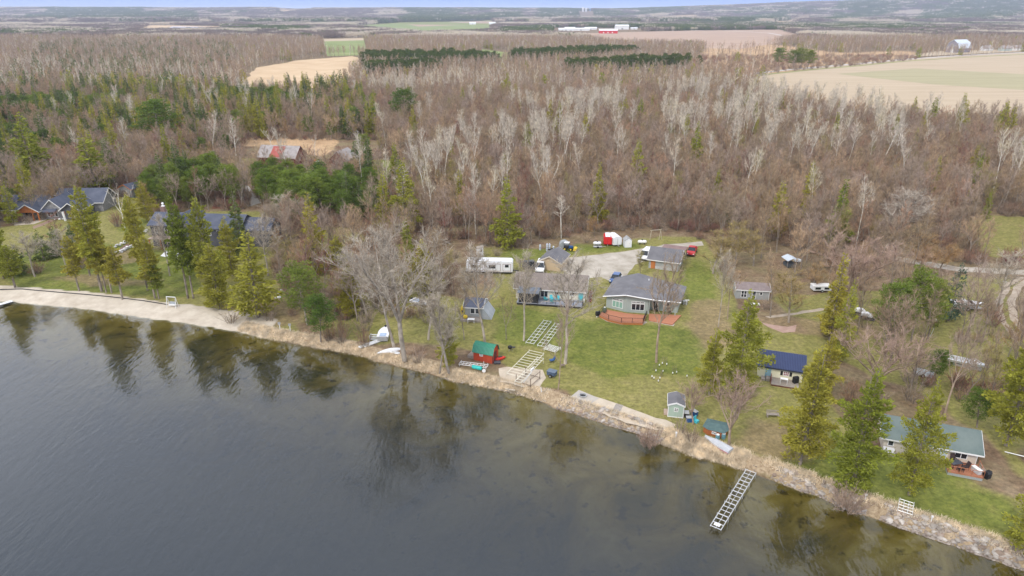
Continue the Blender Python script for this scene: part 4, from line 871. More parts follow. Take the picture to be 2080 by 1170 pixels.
# ================================================================== buildings and things people made
class MB:
    def __init__(s): s.V = []; s.F = []
    def add(s, V, F): n = len(s.V); s.V += [tuple(v) for v in V]; s.F += [tuple(i+n for i in f) for f in F]; return s
    def box(s, x0, x1, y0, y1, z0, z1):
        return s.add([(x0, y0, z0), (x1, y0, z0), (x1, y1, z0), (x0, y1, z0), (x0, y0, z1), (x1, y0, z1), (x1, y1, z1), (x0, y1, z1)], [(3, 2, 1, 0), (4, 5, 6, 7), (0, 1, 5, 4), (1, 2, 6, 5), (2, 3, 7, 6), (3, 0, 4, 7)])
    def prism(s, P, ax, lo, hi):
        """2-D outline P extruded along ax between lo and hi; P is (y,z) for x, (x,z) for y, (x,y) for z"""
        f = {'x': lambda a, b, t: (t, a, b), 'y': lambda a, b, t: (a, t, b), 'z': lambda a, b, t: (a, b, t)}[ax]; n = len(P)
        ar = sum(P[i][0]*P[(i+1) % n][1]-P[(i+1) % n][0]*P[i][1] for i in range(n))
        if (ar < 0) != (ax == 'y'): P = P[::-1]
        V = [f(a, b, lo) for a, b in P]+[f(a, b, hi) for a, b in P]
        return s.add(V, [tuple(range(n))[::-1], tuple(range(n, 2*n))]+[(i, (i+1) % n, n+(i+1) % n, n+i) for i in range(n)])
    def bar(s, a, b, r, k=4):
        a = Vector(a); b = Vector(b); d = (b-a).normalized(); u = d.orthogonal().normalized(); w = d.cross(u); V = []
        for p in (a, b):
            for i in range(k): t = 2*math.pi*(i+.5)/k; V.append(p+u*math.cos(t)*r+w*math.sin(t)*r)
        return s.add(V, [tuple(range(k))[::-1], tuple(range(k, 2*k))]+[(i, (i+1) % k, k+(i+1) % k, k+i) for i in range(k)])
    def lathe(s, prof, k=14, c=(0, 0, 0), ax='z'):
        """prof: list of (radius, height)"""
        V = []; n = len(prof)
        for r, h in prof:
            for i in range(k):
                t = 2*math.pi*i/k; q = (r*math.cos(t), r*math.sin(t), h)
                if ax == 'x': q = (q[2], q[0], q[1])
                if ax == 'y': q = (q[1], q[2], q[0])
                V.append((q[0]+c[0], q[1]+c[1], q[2]+c[2]))
        F = [(j*k+i, j*k+(i+1) % k, (j+1)*k+(i+1) % k, (j+1)*k+i) for j in range(n-1) for i in range(k)]
        return s.add(V, F+[tuple(range(k))[::-1], tuple(range((n-1)*k, n*k))])
    def build(s, name, m, parent=None, bev=0, smooth=False, loc=(0, 0, 0), rz=0):
        me = bpy.data.meshes.new(name); me.from_pydata(s.V, [], s.F); me.materials.append(m)
        if bev:
            bm = bmesh.new(); bm.from_mesh(me); bmesh.ops.bevel(bm, geom=bm.edges[:], offset=bev, segments=2, affect='EDGES', clamp_overlap=True); bm.to_mesh(me); bm.free()
        if smooth: me.polygons.foreach_set('use_smooth', [True]*len(me.polygons))
        me.update(); return link(name, me, parent, loc, rz)
def thing(name, label, cat, px=None, py=None, rz=0, group=None, loc=None, z=None):
    e = bpy.data.objects.new(name, None); C.objects.link(e); e.empty_display_size = .5
    if loc is None: x, y = at(px, py, Z0 if z is None else z); loc = (x, y, Z0 if z is None else z)
    e.location = loc; e.rotation_euler = (0, 0, rz); return tag(e, label, cat, group)
def heading(a, b): A = at(*a); B = at(*b); return math.atan2(B[1]-A[1], B[0]-A[0])
def bx(*a): return MB().box(*a)

# materials
MM = {}
def M(key, *a, **k):
    if key not in MM: MM[key] = nmat(key, *a, **k)
    return MM[key]
ROOF_TAUPE = M('shingles_taupe', (.175, .145, .125), (.25, .21, .185), .5, .9, 10, .25); ROOF_GREY = M('shingles_grey', (.125, .122, .13), (.19, .184, .192), .5, .9, 8, .25)
ROOF_SLATE = M('shingles_slate', (.065, .075, .105), (.115, .125, .16), .45, .85, 10, .25); ROOF_GREEN = M('shingles_green', (.115, .15, .14), (.17, .205, .19), .5, .9, 10, .25)
ROOF_BLUE = M('metal_roof_blue', (.018, .03, .085), (.028, .042, .11), .7, .35, spec=.5); ROOF_GRN = M('metal_roof_green', (.02, .20, .12), (.035, .25, .15), .8, .45, spec=.5)
ROOF_TEAL = M('roof_teal_grey', (.07, .12, .12), (.11, .17, .16), 2, .8, 6); ROOF_OLD = M('shingles_weathered', (.26, .235, .225), (.4, .36, .34), .8, .95, 8, .3)
W_CREAM = M('siding_cream', (.66, .62, .50), (.73, .69, .57), .5, .7); W_SAGE = M('siding_sage_grey', (.33, .37, .335), (.38, .42, .38), .5, .75, 4, 0, (1, 1, .1))
W_TAN = M('siding_tan', (.50, .38, .24), (.56, .43, .29), .5, .75); W_GREY = M('siding_grey', (.30, .31, .30), (.36, .37, .36), .5, .75); W_YEL = M('siding_pale_yellow', (.74, .70, .50), (.8, .76, .57), .5, .7)
W_BEIGE = M('siding_beige', (.58, .51, .42), (.64, .57, .48), .5, .7); W_RED = M('barn_red_boards', (.38, .05, .02), (.48, .075, .03), 1.5, .75, 6, .1, (3, 3, .4)); W_DRED = M('dark_red_logs', (.12, .03, .025), (.18, .045, .035), 1, .85, 6, .2, (.3, .3, 4))
W_STONE = M('stone_veneer', (.17, .165, .17), (.34, .33, .32), 2.0, .9, 8, .4); W_DARK = M('siding_dark', (.07, .07, .08), (.11, .11, .12), .6, .8); W_CEDAR = M('cedar_boards', (.30, .095, .03), (.4, .14, .05), 1.4, .7, 6, .1, (4, 4, .5))
TIMBER = M('orange_timber', (.42, .14, .04), (.55, .21, .07), 1.6, .6, 6, .05, (4, 4, .5)); WHITE = M('white_trim', (.74, .73, .70), (.82, .81, .79), .8, .5); GLASS = mat('window_glass', (.02, .025, .03), .08, 0, .6)
GLASSG = mat('curtained_glass', (.25, .42, .33), .15, 0, .5); DECKR = M('deck_redwood', (.38, .15, .08), (.48, .21, .12), 2, .75, 6, .1, (.5, 6, 1)); DECKG = M('deck_grey_boards', (.24, .25, .29), (.33, .34, .38), 2, .75, 6, .1, (.5, 6, 1)); WOODG = M('weathered_wood', (.26, .22, .18), (.38, .33, .28), 2, .85, 6, .1)
BLACK = M('black_metal', (.012, .012, .014), (.03, .03, .032), 2, .5); ALU = M('aluminium_frame', (.55, .55, .53), (.72, .72, .70), 3, .4, metal=.3); STEEL = M('galvanised_steel', (.38, .38, .37), (.5, .5, .49), 3, .45, metal=.4); BRONZE = M('rusty_frame', (.16, .12, .09), (.24, .18, .13), 3, .7)
TURQ = M('turquoise_plastic', (.06, .45, .52), (.1, .52, .58), 1, .5); TEALB = M('teal_barrel_plastic', (.02, .42, .38), (.04, .5, .44), 1, .4); REDP = M('red_plastic', (.55, .03, .02), (.6, .05, .03), 1, .4); BLUEP = M('blue_plastic', (.02, .08, .22), (.03, .1, .28), 1, .5)
YELP = M('yellow_plastic', (.6, .42, .03), (.66, .48, .05), 1, .5); MAROON = M('maroon_boards', (.10, .015, .015), (.15, .025, .025), 2, .7); RUBBER = mat('tyre_rubber', (.015, .015, .015), .85); SHEETM = M('white_sheet_metal', (.68, .69, .70), (.78, .79, .8), 1, .45, stretch=(1, 1, .2))
REDM = M('red_trailer_paint', (.55, .015, .02), (.62, .03, .03), .6, .4); SHUT = M('black_shutter', (.02, .02, .022), (.035, .035, .038), 2, .6); RUST = M('red_roof_patch', (.30, .07, .055), (.4, .11, .09), 1.2, .7, 6); GREYT = M('grey_tarp', (.30, .32, .33), (.42, .44, .45), .8, .6, 6, .2)

def slab(P, th=.16):     # roof section outline: the upper line P with a thickness below
    return P+[(a, b-th) for a, b in P[::-1]]
def win(root, A, B, u0, u1, z0, z1, panes=1, m=None, frame=None, name='window', mid=False, pm=None):
    """window or glazed door in the wall running from A to B (local ground points, outside on the right hand)"""
    A = Vector(A); B = Vector(B); d = (B-A).normalized(); ang = math.atan2(d.y, d.x); t = .09; fr = MB(); w = u1-u0
    fr.box(0, w, -.05, .04, z1-t, z1).box(0, w, -.05, .04, z0, z0+t)
    for i in range(panes+1): x = (w-t)*i/panes; fr.box(x, x+t, -.05, .04, z0+t, z1-t)
    if mid: fr.box(t, w-t, -.045, .04, (z0+z1)/2-t/3, (z0+z1)/2+t/3)
    o = fr.build(name, frame or WHITE, root, loc=(A.x+d.x*u0, A.y+d.y*u0, 0), rz=ang)
    bx(.02, w-.02, -.025, .02, z0+.02, z1-.02).build('pane', pm or GLASS, o); return o
def door(root, A, B, u0, u1, z1, m, z0=.02):
    A = Vector(A); B = Vector(B); d = (B-A).normalized(); ang = math.atan2(d.y, d.x)
    o = bx(0, u1-u0, -.06, .03, z0, z1).build('door', m, root, loc=(A.x+d.x*u0, A.y+d.y*u0, 0), rz=ang); bx(u1-u0-.18, u1-u0-.12, -.12, -.06, 1.0, 1.06).build('handle', BLACK, o); return o
def walls(root, x0, x1, y0, y1, wh, rh, ridge, m, z0=-.1, name='wall'):
    if ridge == 'x': MB().prism([(y0, z0), (y1, z0), (y1, wh), ((y0+y1)/2, rh), (y0, wh)], 'x', x0, x1).build(name, m, root)
    else: MB().prism([(x0, z0), (x1, z0), (x1, wh), ((x0+x1)/2, rh), (x0, wh)], 'y', y0, y1).build(name, m, root)
def roof(root, x0, x1, y0, y1, wh, rh, ridge, m, ov=.4, trim=WHITE, ribs=None, ove=None, rib_m=None):
    ove = ov if ove is None else ove
    a, b, c, d = (y0, y1, x0, x1) if ridge == 'x' else (x0, x1, y0, y1); mid = (a+b)/2; sl = (rh-wh)/(mid-a); e = wh-sl*ov
    o = MB().prism(slab([(a-ov, e+.2), (mid, rh+.2), (b+ov, e+.2)], .18), ridge, c-ove, d+ove).build('roof', m, root)
    cap = MB()
    for s_ in (-1, 1):
        l0, l1 = (c-ove-.04, c-ove) if s_ < 0 else (d+ove, d+ove+.04)
        cap.prism(slab([(a-ov-.03, e+.19), (mid, rh+.2), (b+ov+.03, e+.19)], .24), ridge, l0, l1)
    for q in ((a-ov-.05, a-ov), (b+ov, b+ov+.05)):
        if ridge == 'x': cap.box(c-ove, d+ove, q[0], q[1], e-.03, e+.16)
        else: cap.box(q[0], q[1], c-ove, d+ove, e-.03, e+.16)
    cap.build('fascia', trim, root)
    if ribs:
        rb = MB(); n = int((d-c+2*ove)/ribs)
        for i in range(n+1):
            t = c-ove+(d-c+2*ove)*i/n
            for s_ in (-1, 1):
                p0 = (mid+s_*(mid-a+ov), e+.2); p1 = (mid+s_*.02, rh+.2)
                A_, B_ = ((t, p0[0], p0[1]), (t, p1[0], p1[1])) if ridge == 'x' else ((p0[0], t, p0[1]), (p1[0], t, p1[1])); rb.bar(A_, B_, .028, 4)
        r_ = rb.build('standing_seam', rib_m or m, o); r_['kind'] = 'stuff'
    return o
def railing(root, pts, h=.95, m=None, step=1.6, z=.5, bal=True):
    r = MB()
    for a, b in zip(pts, pts[1:]):
        a = Vector((*a, z)); b = Vector((*b, z)); n = max(1, round((b-a).length/step)); up = Vector((0, 0, h))
        for i in range(n+1): p = a+(b-a)*i/n; r.bar(p, p+up, .045)
        r.bar(a+up, b+up, .04); r.bar(a+up*.15, b+up*.15, .02)
        if bal:
            k = int((b-a).length/.16)
            for i in range(k): p = a+(b-a)*(i+.5)/k; r.bar(p+up*.15, p+up, .011, 3)
    o = r.build('railing', m or BLACK, root); return o
def deck(root, P, z, m, skirt=None):
    """deck boards laid across a footprint"""
    MB().prism(P, 'z', z-.12, z).build('deck_floor', m, root)
    if skirt: c = Vector((sum(p[0] for p in P)/len(P), sum(p[1] for p in P)/len(P))); MB().prism([tuple(c+(Vector(p)-c)*.985) for p in P], 'z', -.05, z-.13).build('deck_skirt', skirt, root)
def base_frame(fl, fr): A = at(*fl); B = at(*fr); return A, math.atan2(B[1]-A[1], B[0]-A[0]), math.dist(A, B)
def loc_of(fl, fr):
    A, an, W_ = base_frame(fl, fr); c, s = math.cos(an), math.sin(an)
    def f(px, py, z=0):
        x, y = at(px, py, Z0+z); x -= A[0]; y -= A[1]; return (x*c+y*s, -x*s+y*c)
    def g(px, py, off=0):     # point on the vertical front plane -> (u, z)
        r = (px-1040)/FPX; u = (585-py)/FPX; d = (r, CP+u*SP, -SP+u*CP); ax, ay = A[0]-s*off, A[1]+c*off; t = (ax*-s+ay*c)/(d[0]*-s+d[1]*c)
        return ((d[0]*t-ax)*c+(d[1]*t-ay)*s, HC+d[2]*t-Z0)
    return f, g, W_, an
def house(name, label, fl, fr, cat='house', rot=0):
    f, g, W_, an = loc_of(fl, fr); r = thing(name, label, cat, *fl, rz=an+rot); return r, f, g, W_
def chair(name, label, cat, m, loc, rz=0, group=None, z=Z0):
    t = thing(name, label, cat, rz=rz, group=group, loc=(loc[0], loc[1], z)); bx(-.3, .3, -.28, .3, .36, .42).build('seat', m, t)
    MB().prism([(.22, .42), (.3, .42), (.48, 1.05), (.4, 1.05)], 'x', -.28, .28).build('backrest', m, t)
    for x in (-.27, .27):
        for y in (-.25, .27): MB().bar((x, y, 0), (x, y, .37), .035).build('leg', m, t)
        bx(x-.05, x+.05, -.3, .3, .58, .63).build('armrest', m, t)
    return t
def l2w(root, x, y, z=0):
    c, s = math.cos(root.rotation_euler[2]), math.sin(root.rotation_euler[2]); L_ = root.location; return (L_[0]+x*c-y*s, L_[1]+x*s+y*c, L_[2]+z)

# --- taupe roofed ranch house with the grey deck
r, f, g, w = house('ranch_house', 'long cream house with taupe shingle roof and grey deck beside the gravel yard', (1048, 606), (1187, 615))
walls(r, 0, w, 0, 7, 2.5, 4.4, 'x', W_CREAM); roof(r, 0, w, 0, 7, 2.5, 4.4, 'x', ROOF_TAUPE, .45, ove=.5)
A0, B0 = (0, 0), (w, 0)
for (a, b, c, d), n in (((1098, 587, 1113, 604), 2), ((1126, 590, 1135, 599), 2), ((1141, 591, 1149, 598.5), 2), ((1157, 592.5, 1167, 601.5), 2)):
    u0, z1 = g(a, b); u1, z0 = g(c, d); win(r, A0, B0, u0, u1, max(.5, z0), min(2.3, z1), n)
u0, _ = g(1179, 600); u1, _ = g(1187, 600); door(r, A0, B0, min(u0, w-1.3), min(u0, w-1.3)+1.0, 2.5, TURQ, .5)
bx(w-.12, w+.03, -.03, .1, -.1, 2.45).build('corner_trim', WHITE, r); win(r, (w, 0), (w, 7), 4.6, 5.4, 1.2, 1.9)
deck(r, [(.6, -3.1), (w-.2, -3.1), (w-.2, -.02), (.6, -.02)], .5, DECKG, BLACK); railing(r, [(4.9, -3.05), (w-.25, -3.05), (w-.25, -1.2)], z=.5)
RH = r
t = thing('screened_gazebo', 'dark screened gazebo at the left end of the grey deck', 'gazebo', loc=l2w(r, 1.1, -3.0, .5), rz=r.rotation_euler[2])
MB().prism(slab([(-.25, 2.15), (1.45, 2.75), (3.1, 2.15)], .1), 'x', -.3, 4.0).build('canopy', M('blue_grey_canopy', (.10, .12, .15), (.16, .18, .21), 1, .8), t)
for x, y in ((0, 0), (3.7, 0), (0, 2.7), (3.7, 2.7)): bx(x-.06, x+.06, y-.06, y+.06, 0, 2.15).build('post', BLACK, t)
for a in ((.06, 3.64, -.02, .0), (3.70, 3.72, .06, 2.64), (-.02, 0, .06, 2.64)): bx(a[0], a[1], a[2], a[3], .05, 2.05).build('screen', M('insect_screen', (.02, .02, .022), (.035, .035, .04), 3, .9), t)
for i, (x, y) in enumerate(((6.3, -1.5), (7.4, -1.1), (8.6, -1.2), (7.6, -2.3))):
    chair('deck_chair', 'turquoise deck chair '+['left of the group by the glass door', 'at the back under the first window', 'right of the group under the window', 'nearest the railing'][i]+' on the grey deck', 'chair', TURQ, l2w(RH, x, y), [2.6, .2, -.5, 3.1][i], 'turquoise chairs on the grey deck', Z0+.5)
t = thing('planter_strip', 'narrow maroon edged planting bed along the right end of the ranch house', 'planter', loc=l2w(r, w+.7, .5), rz=r.rotation_euler[2])
bx(0, .6, 0, 5.8, 0, .18).build('soil', MAROON, t)
for a in ((-.06, 0), (.6, .66)): bx(a[0], a[1], -.06, 5.86, 0, .26).build('edge_board', TIMBER, t)

# --- lake house with the wide low gable
r, f, g, w = house('lake_house', 'sage grey house with wide low grey gable, pointed glass front and orange brown deck', (1231, 624), (1316, 636))
pv = f(1271, 634); rz_ = lambda x: 3.75-abs(x-pv[0])*(.30 if x < pv[0] else .138)
FP = [(0, 0), pv, (w, -.25), (w, 2.0), (13.6, 2.0), (13.6, 9.6), (pv[0], 10.2), (0, 9.6)]
n = len(FP); MB().add([(x, y, -.1) for x, y in FP]+[(x, y, rz_(x)) for x, y in FP], [tuple(range(n))[::-1], tuple(range(n, 2*n))]+[(i, (i+1) % n, n+(i+1) % n, n+i) for i in range(n)]).build('wall', W_SAGE, r)
RO = [(-.6, -.55), (pv[0], pv[1]-.85), (w+.8, -.75), (14.2, 1.4), (14.2, 10.1), (pv[0], 10.7), (-.6, 10.1)]; k = len(RO)
V_ = [(x, y, rz_(x)+.22) for x, y in RO]+[(x, y, rz_(x)+.03) for x, y in RO]
MB().add(V_, [(0, 1, 5, 6), (1, 2, 3, 4, 5), (13, 12, 8, 7), (12, 11, 10, 9, 8)]+[(i+7, (i+1) % 7+7, (i+1) % 7, i) for i in range(7)]).build('roof', ROOF_GREY, r)
fa = MB()
for a, b in ((0, 1), (1, 2), (2, 3)): fa.bar((RO[a][0], RO[a][1]-.03, rz_(RO[a][0])+.12), (RO[b][0], RO[b][1]-.03, rz_(RO[b][0])+.12), .12)
fa.build('fascia', WHITE, r)
L0 = math.dist((0, 0), pv); L1 = math.dist(pv, (w, -.25))
win(r, (0, 0), pv, 1.3, L0-.7, .55, 1.9, 3, pm=GLASSG); win(r, (0, 0), pv, 1.3, L0-.7, 2.0, 2.35, 3)
win(r, pv, (w, -.25), 1.0, 3.5, .55, 1.95, 3); win(r, pv, (w, -.25), 1.0, 3.5, 2.05, 2.4, 3)
win(r, (w, 2.0), (13.6, 2.0), .5, 1.6, .5, 1.9, 2); win(r, (w, 2.0), (13.6, 2.0), 2.6, 3.8, 1.0, 1.9, 2); win(r, (13.6, 2.0), (13.6, 9.6), 4, 4.8, 1.0, 1.9, 1)
for x in (w+.2, 11.2, 13.4): bx(x-.08, x+.08, .1 if x > 9 else -.5, .26 if x > 9 else -.34, .0, rz_(x)+.02).build('porch_post', W_SAGE, r)
dk = [f(1217, 640, .45), f(1236, 649, .45), f(1262, 655, .45), f(1306, 656, .45), f(1313, 640, .45), f(1271, 636, .45), f(1228, 628, .45)]
deck(r, dk, .45, DECKR, TIMBER); railing(r, dk[:5], z=.45, step=2.2); railing(r, [dk[6], dk[0]], z=.45, bal=False)
dk2 = [f(1318, 650, .2), f(1366, 659, .2), f(1384, 640, .2), f(1318, 637, .2)]; deck(r, dk2, .2, DECKR, TIMBER)
for k_, (x, y) in enumerate(((0.9, 10), (6.8, 8.2))): MB().lathe([(.09, 0), (.09, .35)], 8, (x, y, rz_(x)+.2)).build('roof_vent', WHITE, r)
LH = r
sheet('gravel_border', np.array([l2w(r, *p)[:2] for p in (f(1212, 641), f(1232, 653), f(1262, 659.5), f(1306, 660), f(1316, 654), f(1306, 650), f(1250, 645), f(1222, 636))]), .008, M_GRAV, .2)
sheet('gravel_border', np.array([l2w(r, *p)[:2] for p in (f(1318, 652), f(1340, 657), f(1368, 663), f(1372, 658), f(1340, 648))]), .012, M_GRAV, .2)
t = thing('kettle_grill', 'black covered grill on the lawn at the left corner of the orange brown deck', 'grill', 1214, 643, .3)
bx(-.4, .4, -.3, .3, .25, .7).build('cabinet', BLACK, t, .03); MB().prism([(-.32, .7), (.32, .7), (.2, 1.1), (-.2, 1.1)], 'x', -.42, .42).build('lid', BLACK, t, .03)
for x in (-.33, .33): MB().lathe([(.12, -.04), (.12, .04)], 10, (x, -.3, .12), 'y').build('wheel', WHITE, t)
t = thing('stored_drum', 'round dark green covered drum at the left corner of the orange brown deck', 'drum', loc=l2w(LH, *f(1228, 634, .45), .45)); MB().lathe([(.34, 0), (.4, .3), (.4, .75), (.3, .95), (.05, 1.0)], 14).build('drum_body', M('drum_green', (.06, .08, .05), (.12, .14, .1), 3, .7), t); MB().lathe([(.16, 0), (.16, .08)], 10, (0, 0, 1.0)).build('drum_cap', WHITE, t)
for i in range(2): chair('patio_chair', 'dark patio chair under the porch roof of the sage house, '+['left one', 'right one'][i], 'chair', BLACK, l2w(LH, 9.6+i*2.6, .9), .2, 'dark chairs on the lower deck', Z0+.2)
t = thing('propane_bottle_stand', 'white post stand with small tank at the right wall of the sage grey house', 'utility stand', 1394, 620); MB().bar((0, 0, 0), (0, 0, 1.1), .05).bar((-.5, 0, 1.1), (.5, 0, 1.1), .09).build('stand', WHITE, t); bx(-.6, .3, .3, 1.0, 0, .7).build('unit', STEEL, t, .03)

# --- garages and small buildings round the yard
r, f, g, w = house('grey_garage', 'grey garage with grey shingle roof between the white van and the red pickup', (1317, 544), (1377, 552), 'garage')
walls(r, 0, w, 0, 6, 2.3, 4.1, 'x', W_GREY); roof(r, 0, w, 0, 6, 2.3, 4.1, 'x', ROOF_GREY, .45); door(r, (0, 0), (w, 0), .5, 1.5, 2.0, TIMBER); win(r, (w, 0), (w, 6), 2.4, 3.3, 1.1, 1.8)
MB().prism(slab([(6.05, 3.2), (9.9, 2.9)], .12), 'x', 1.6, w+.4).build('lean_to_roof', M('shingles_brown', (.2, .13, .12), (.28, .19, .17), 1.5, .9), r); 
for x in (1.8, w+.2): bx(x-.07, x+.07, 9.6, 9.74, 0, 2.75).build('lean_to_post', WOODG, r)
bx(.3, w-.3, -.04, -.01, .02, .7).build('skirting', M('pale_panel', (.42, .43, .42), (.5, .5, .49), 1), r)
A4 = (10.8, 143.9); an4 = math.radians(-21); t = thing('tan_garage', 'tan garage with dark grey gable roof behind the ranch house', 'garage', loc=(A4[0]-5*math.cos(an4), A4[1]-5*math.sin(an4), Z0), rz=an4); r = t; w = 5.0
walls(r, 0, w, 0, 6.5, 2.0, 3.3, 'y', W_TAN); roof(r, 0, w, 0, 6.5, 2.0, 3.3, 'y', ROOF_GREY, .35, W_BEIGE); win(r, (w, 0), (w, 6.5), 3.2, 4.0, 1.1, 1.8); win(r, (w, 0), (w, 6.5), 4.8, 5.5, 1.1, 1.8); door(r, (0, 0), (w, 0), 3.0, 3.9, 1.9, W_TAN)
r, f, g, w = house('little_cottage', 'little blue grey cottage with white window frames behind the leafless tree', (945, 645), (979, 647), 'cottage')
walls(r, 0, w, 0, 4.2, 2.3, 3.2, 'x', W_GREY); roof(r, 0, w, 0, 4.2, 2.3, 3.2, 'x', ROOF_SLATE, .35); win(r, (0, 0), (w, 0), 1.0, 1.9, .9, 2.1); win(r, (0, 0), (w, 0), 2.0, 2.9, .9, 2.1)
MB().prism([(w+.1, 0), (w+1.9, 0), (w+.1, 2.5)], 'y', -.3, 4.3).build('tarp_lean_to', GREYT, r); deck(r, [(-.6, -1.9), (w, -1.9), (w, -.02), (-.6, -.02)], .35, WOODG, WOODG)
CT = r
for i, (x, z_, lab) in enumerate(((-.5, .35, 'yellow kayak standing against the little blue grey cottage'),)):
    t = thing('yellow_kayak', lab, 'kayak', loc=l2w(CT, x, -.3, z_)); MB().lathe([(.03, 0), (.26, .5), (.32, 1.2), (.24, 1.9), (.03, 2.3)], 10).build('hull', YELP, t); MB().lathe([(.16, 1.0), (.16, 1.4)], 8, (0, -.2, 0)).build('cockpit', BLACK, t)
t = thing('yellow_ball', 'yellow round float on the porch of the little blue grey cottage', 'float', loc=l2w(CT, .3, -1.2, .35)); MB().lathe([(.05, 0), (.36, .15), (.45, .4), (.36, .65), (.05, .8)], 12).build('float', YELP, t, smooth=True); MB().lathe([(.05, .78), (.05, .9)], 6).build('valve', BLACK, t)
t = thing('white_table', 'white rectangular table in front of the little blue grey cottage', 'table', 957, 655, -.05); bx(-.65, .65, -.4, .4, .68, .74).build('tabletop', WHITE, t)
for x in (-.58, .58):
    for y in (-.33, .33): bx(x-.04, x+.04, y-.04, y+.04, 0, .68).build('leg', WHITE, t)
# red shed with gambrel roof
r, f, g, w = house('red_shed', 'small barn red shed with bright green metal gambrel roof on the bank', (962, 731), (1000, 739), 'shed')
D_ = 2.4; GP = [(0, 1.75), (.42, 2.55), (D_/2, 2.9), (D_-.42, 2.55), (D_, 1.75)]
MB().prism([(0, 0), (D_, 0)]+GP[::-1], 'x', 0, w).build('wall', W_RED, r); ro = MB().prism(slab([(-.14, 1.55), (.38, 2.65), (D_/2, 3.02), (D_-.38, 2.65), (D_+.14, 1.55)], .07), 'x', -.18, w+.18).build('roof', ROOF_GRN, r)
rb = MB()
for i in range(17):
    x = -.17+(w+.34)*i/16
    for s_ in (0, 1): yy = lambda v: v if not s_ else D_-v; rb.bar((x, yy(-.14), 1.6), (x, yy(.38), 2.68), .035, 3).bar((x, yy(.38), 2.68), (x, D_/2, 3.04), .02, 3)
rb.build('standing_seam', M('metal_seam_pale_green', (.12, .34, .24), (.16, .4, .29), 1, .4), ro)['kind'] = 'stuff'
win(r, (0, 0), (w, 0), 1.15, 1.75, 1.0, 1.55, 2, mid=True); door(r, (w, 0), (w, D_), .6, 1.6, 1.8, W_DRED); bx(w+.02, w+.1, -.08, .02, 0, 1.6).build('corner_trim', W_DRED, r)
RS = r
bx(-1.3, -.05, .3, 2.0, 0, .5).build('side_ramp', WOODG, r)
t = thing('red_kayak', 'red kayak lying behind the right end of the red shed', 'kayak', 1016, 731, .5); MB().lathe([(.04, -1.1), (.28, -.6), (.34, 0), (.28, .6), (.04, 1.1)], 10, (0, 0, .3), 'x').build('hull', REDP, t, smooth=True); bx(-.35, .35, -.16, .16, .58, .64).build('cockpit', BLACK, t)
t = thing('dark_crate', 'dark low crate at the right corner of the red shed', 'crate', 1010, 738, .1); bx(-.5, .5, -.4, .4, 0, .22).build('crate_body', BLACK, t, .02); bx(-.55, .55, -.45, .45, .22, .27).build('lid', M('dark_grey_lid', (.06, .06, .07), (.09, .09, .1), 2), t)
# sage shed
r, f, g, w = house('sage_shed', 'small sage green shed with grey gable roof beside the pale sand terrace', (1356, 846), (1387, 849.5), 'shed')
walls(r, 0, w, 0, 2.9, 1.95, 2.35, 'y', M('siding_sage_green', (.34, .43, .35), (.39, .48, .4), .6, .7, 4, 0, (4, 4, .2))); roof(r, 0, w, 0, 2.9, 1.95, 2.35, 'y', ROOF_GREY, .14); win(r, (0, 0), (w, 0), .8, 1.4, .95, 1.6, 2, mid=True)
for x in (0, w): bx(x-.05, x+.05, -.04, .05, 0, 1.95).build('corner_trim', WHITE, r)
bx(.05, w-.05, -.05, -.01, 0, .12).build('sill_trim', WHITE, r); bx(-.55, -.02, .3, 1.6, 0, .3).build('step', M('pink_brick', (.4, .28, .22), (.5, .38, .3), 4), r)
# cedar hut
r, f, g, w = house('cedar_hut', 'low cedar brown hut with teal grey roof behind the overturned rowboat', (1427, 881), (1468, 890), 'hut')
HP = [(0, .5), (.7, 0), (w, -.1), (w+.4, .9), (w+.3, 2.5), (.3, 2.6)]; MB().prism(HP, 'z', 0, .95).build('wall', W_CEDAR, r)
k = len(HP); c_ = (w/2, 1.3); MB().add([((x-c_[0])*1.12+c_[0], (y-c_[1])*1.12+c_[1], .93) for x, y in HP]+[(c_[0]-.5, c_[1], 1.28), (c_[0]+.6, c_[1], 1.28)], [(0, 1, 6), (1, 2, 7, 6), (2, 3, 7), (3, 4, 7), (4, 5, 6, 7), (5, 0, 6), (5, 4, 3, 2, 1, 0)]).build('roof', ROOF_TEAL, r); win(r, (.7, 0), (w, -.1), .5, 1.1, .35, .75, 2)
for i, (px, py) in enumerate(((1457, 893), (1469, 891))):
    t = thing('rain_barrel', ['teal barrel at the front of the cedar hut, nearer the rowboat', 'teal barrel at the front corner of the cedar hut, beside the pale trunk'][i], 'barrel', px, py, 0, 'teal barrels by the cedar hut'); MB().lathe([(.24, 0), (.29, .2), (.29, .6), (.24, .8)], 12).build('barrel_body', M('dusty_teal', (.1, .22, .25), (.16, .3, .33), 2, .5), t); MB().lathe([(.22, .8), (.22, .84)], 12).build('lid', WHITE, t)
# yellow cottage with blue roof
r, f, g, w = house('yellow_cottage', 'pale yellow cottage with dark blue metal roof behind the tall cedars', (1538, 764), (1628, 778), 'cottage')
walls(r, 0, w, 0, 5.6, 2.05, 3.35, 'x', W_YEL); roof(r, 0, w, 0, 5.6, 2.05, 3.35, 'x', ROOF_BLUE, .35, M('dark_trim', (.03, .035, .05), (.05, .055, .07), 1), ribs=.24, rib_m=M('blue_seam', (.05, .07, .16), (.07, .09, .2), 1, .3))
u0, _ = g(1555.5, 750); door(r, (0, 0), (w, 0), u0, u0+.85, 1.95, M('pale_blue_door', (.25, .42, .5), (.3, .48, .55), 1, .5))
u0, _ = g(1591, 758); u1, _ = g(1603, 760); wd_ = win(r, (0, 0), (w, 0), u0, u1, .85, 1.6, 3, mid=True, pm=mat('red_curtain', (.28, .03, .05), .6))
for a in (u0-.42, u1+.06): bx(a, a+.36, -.05, -.01, .85, 1.6).build('shutter', SHUT, r)
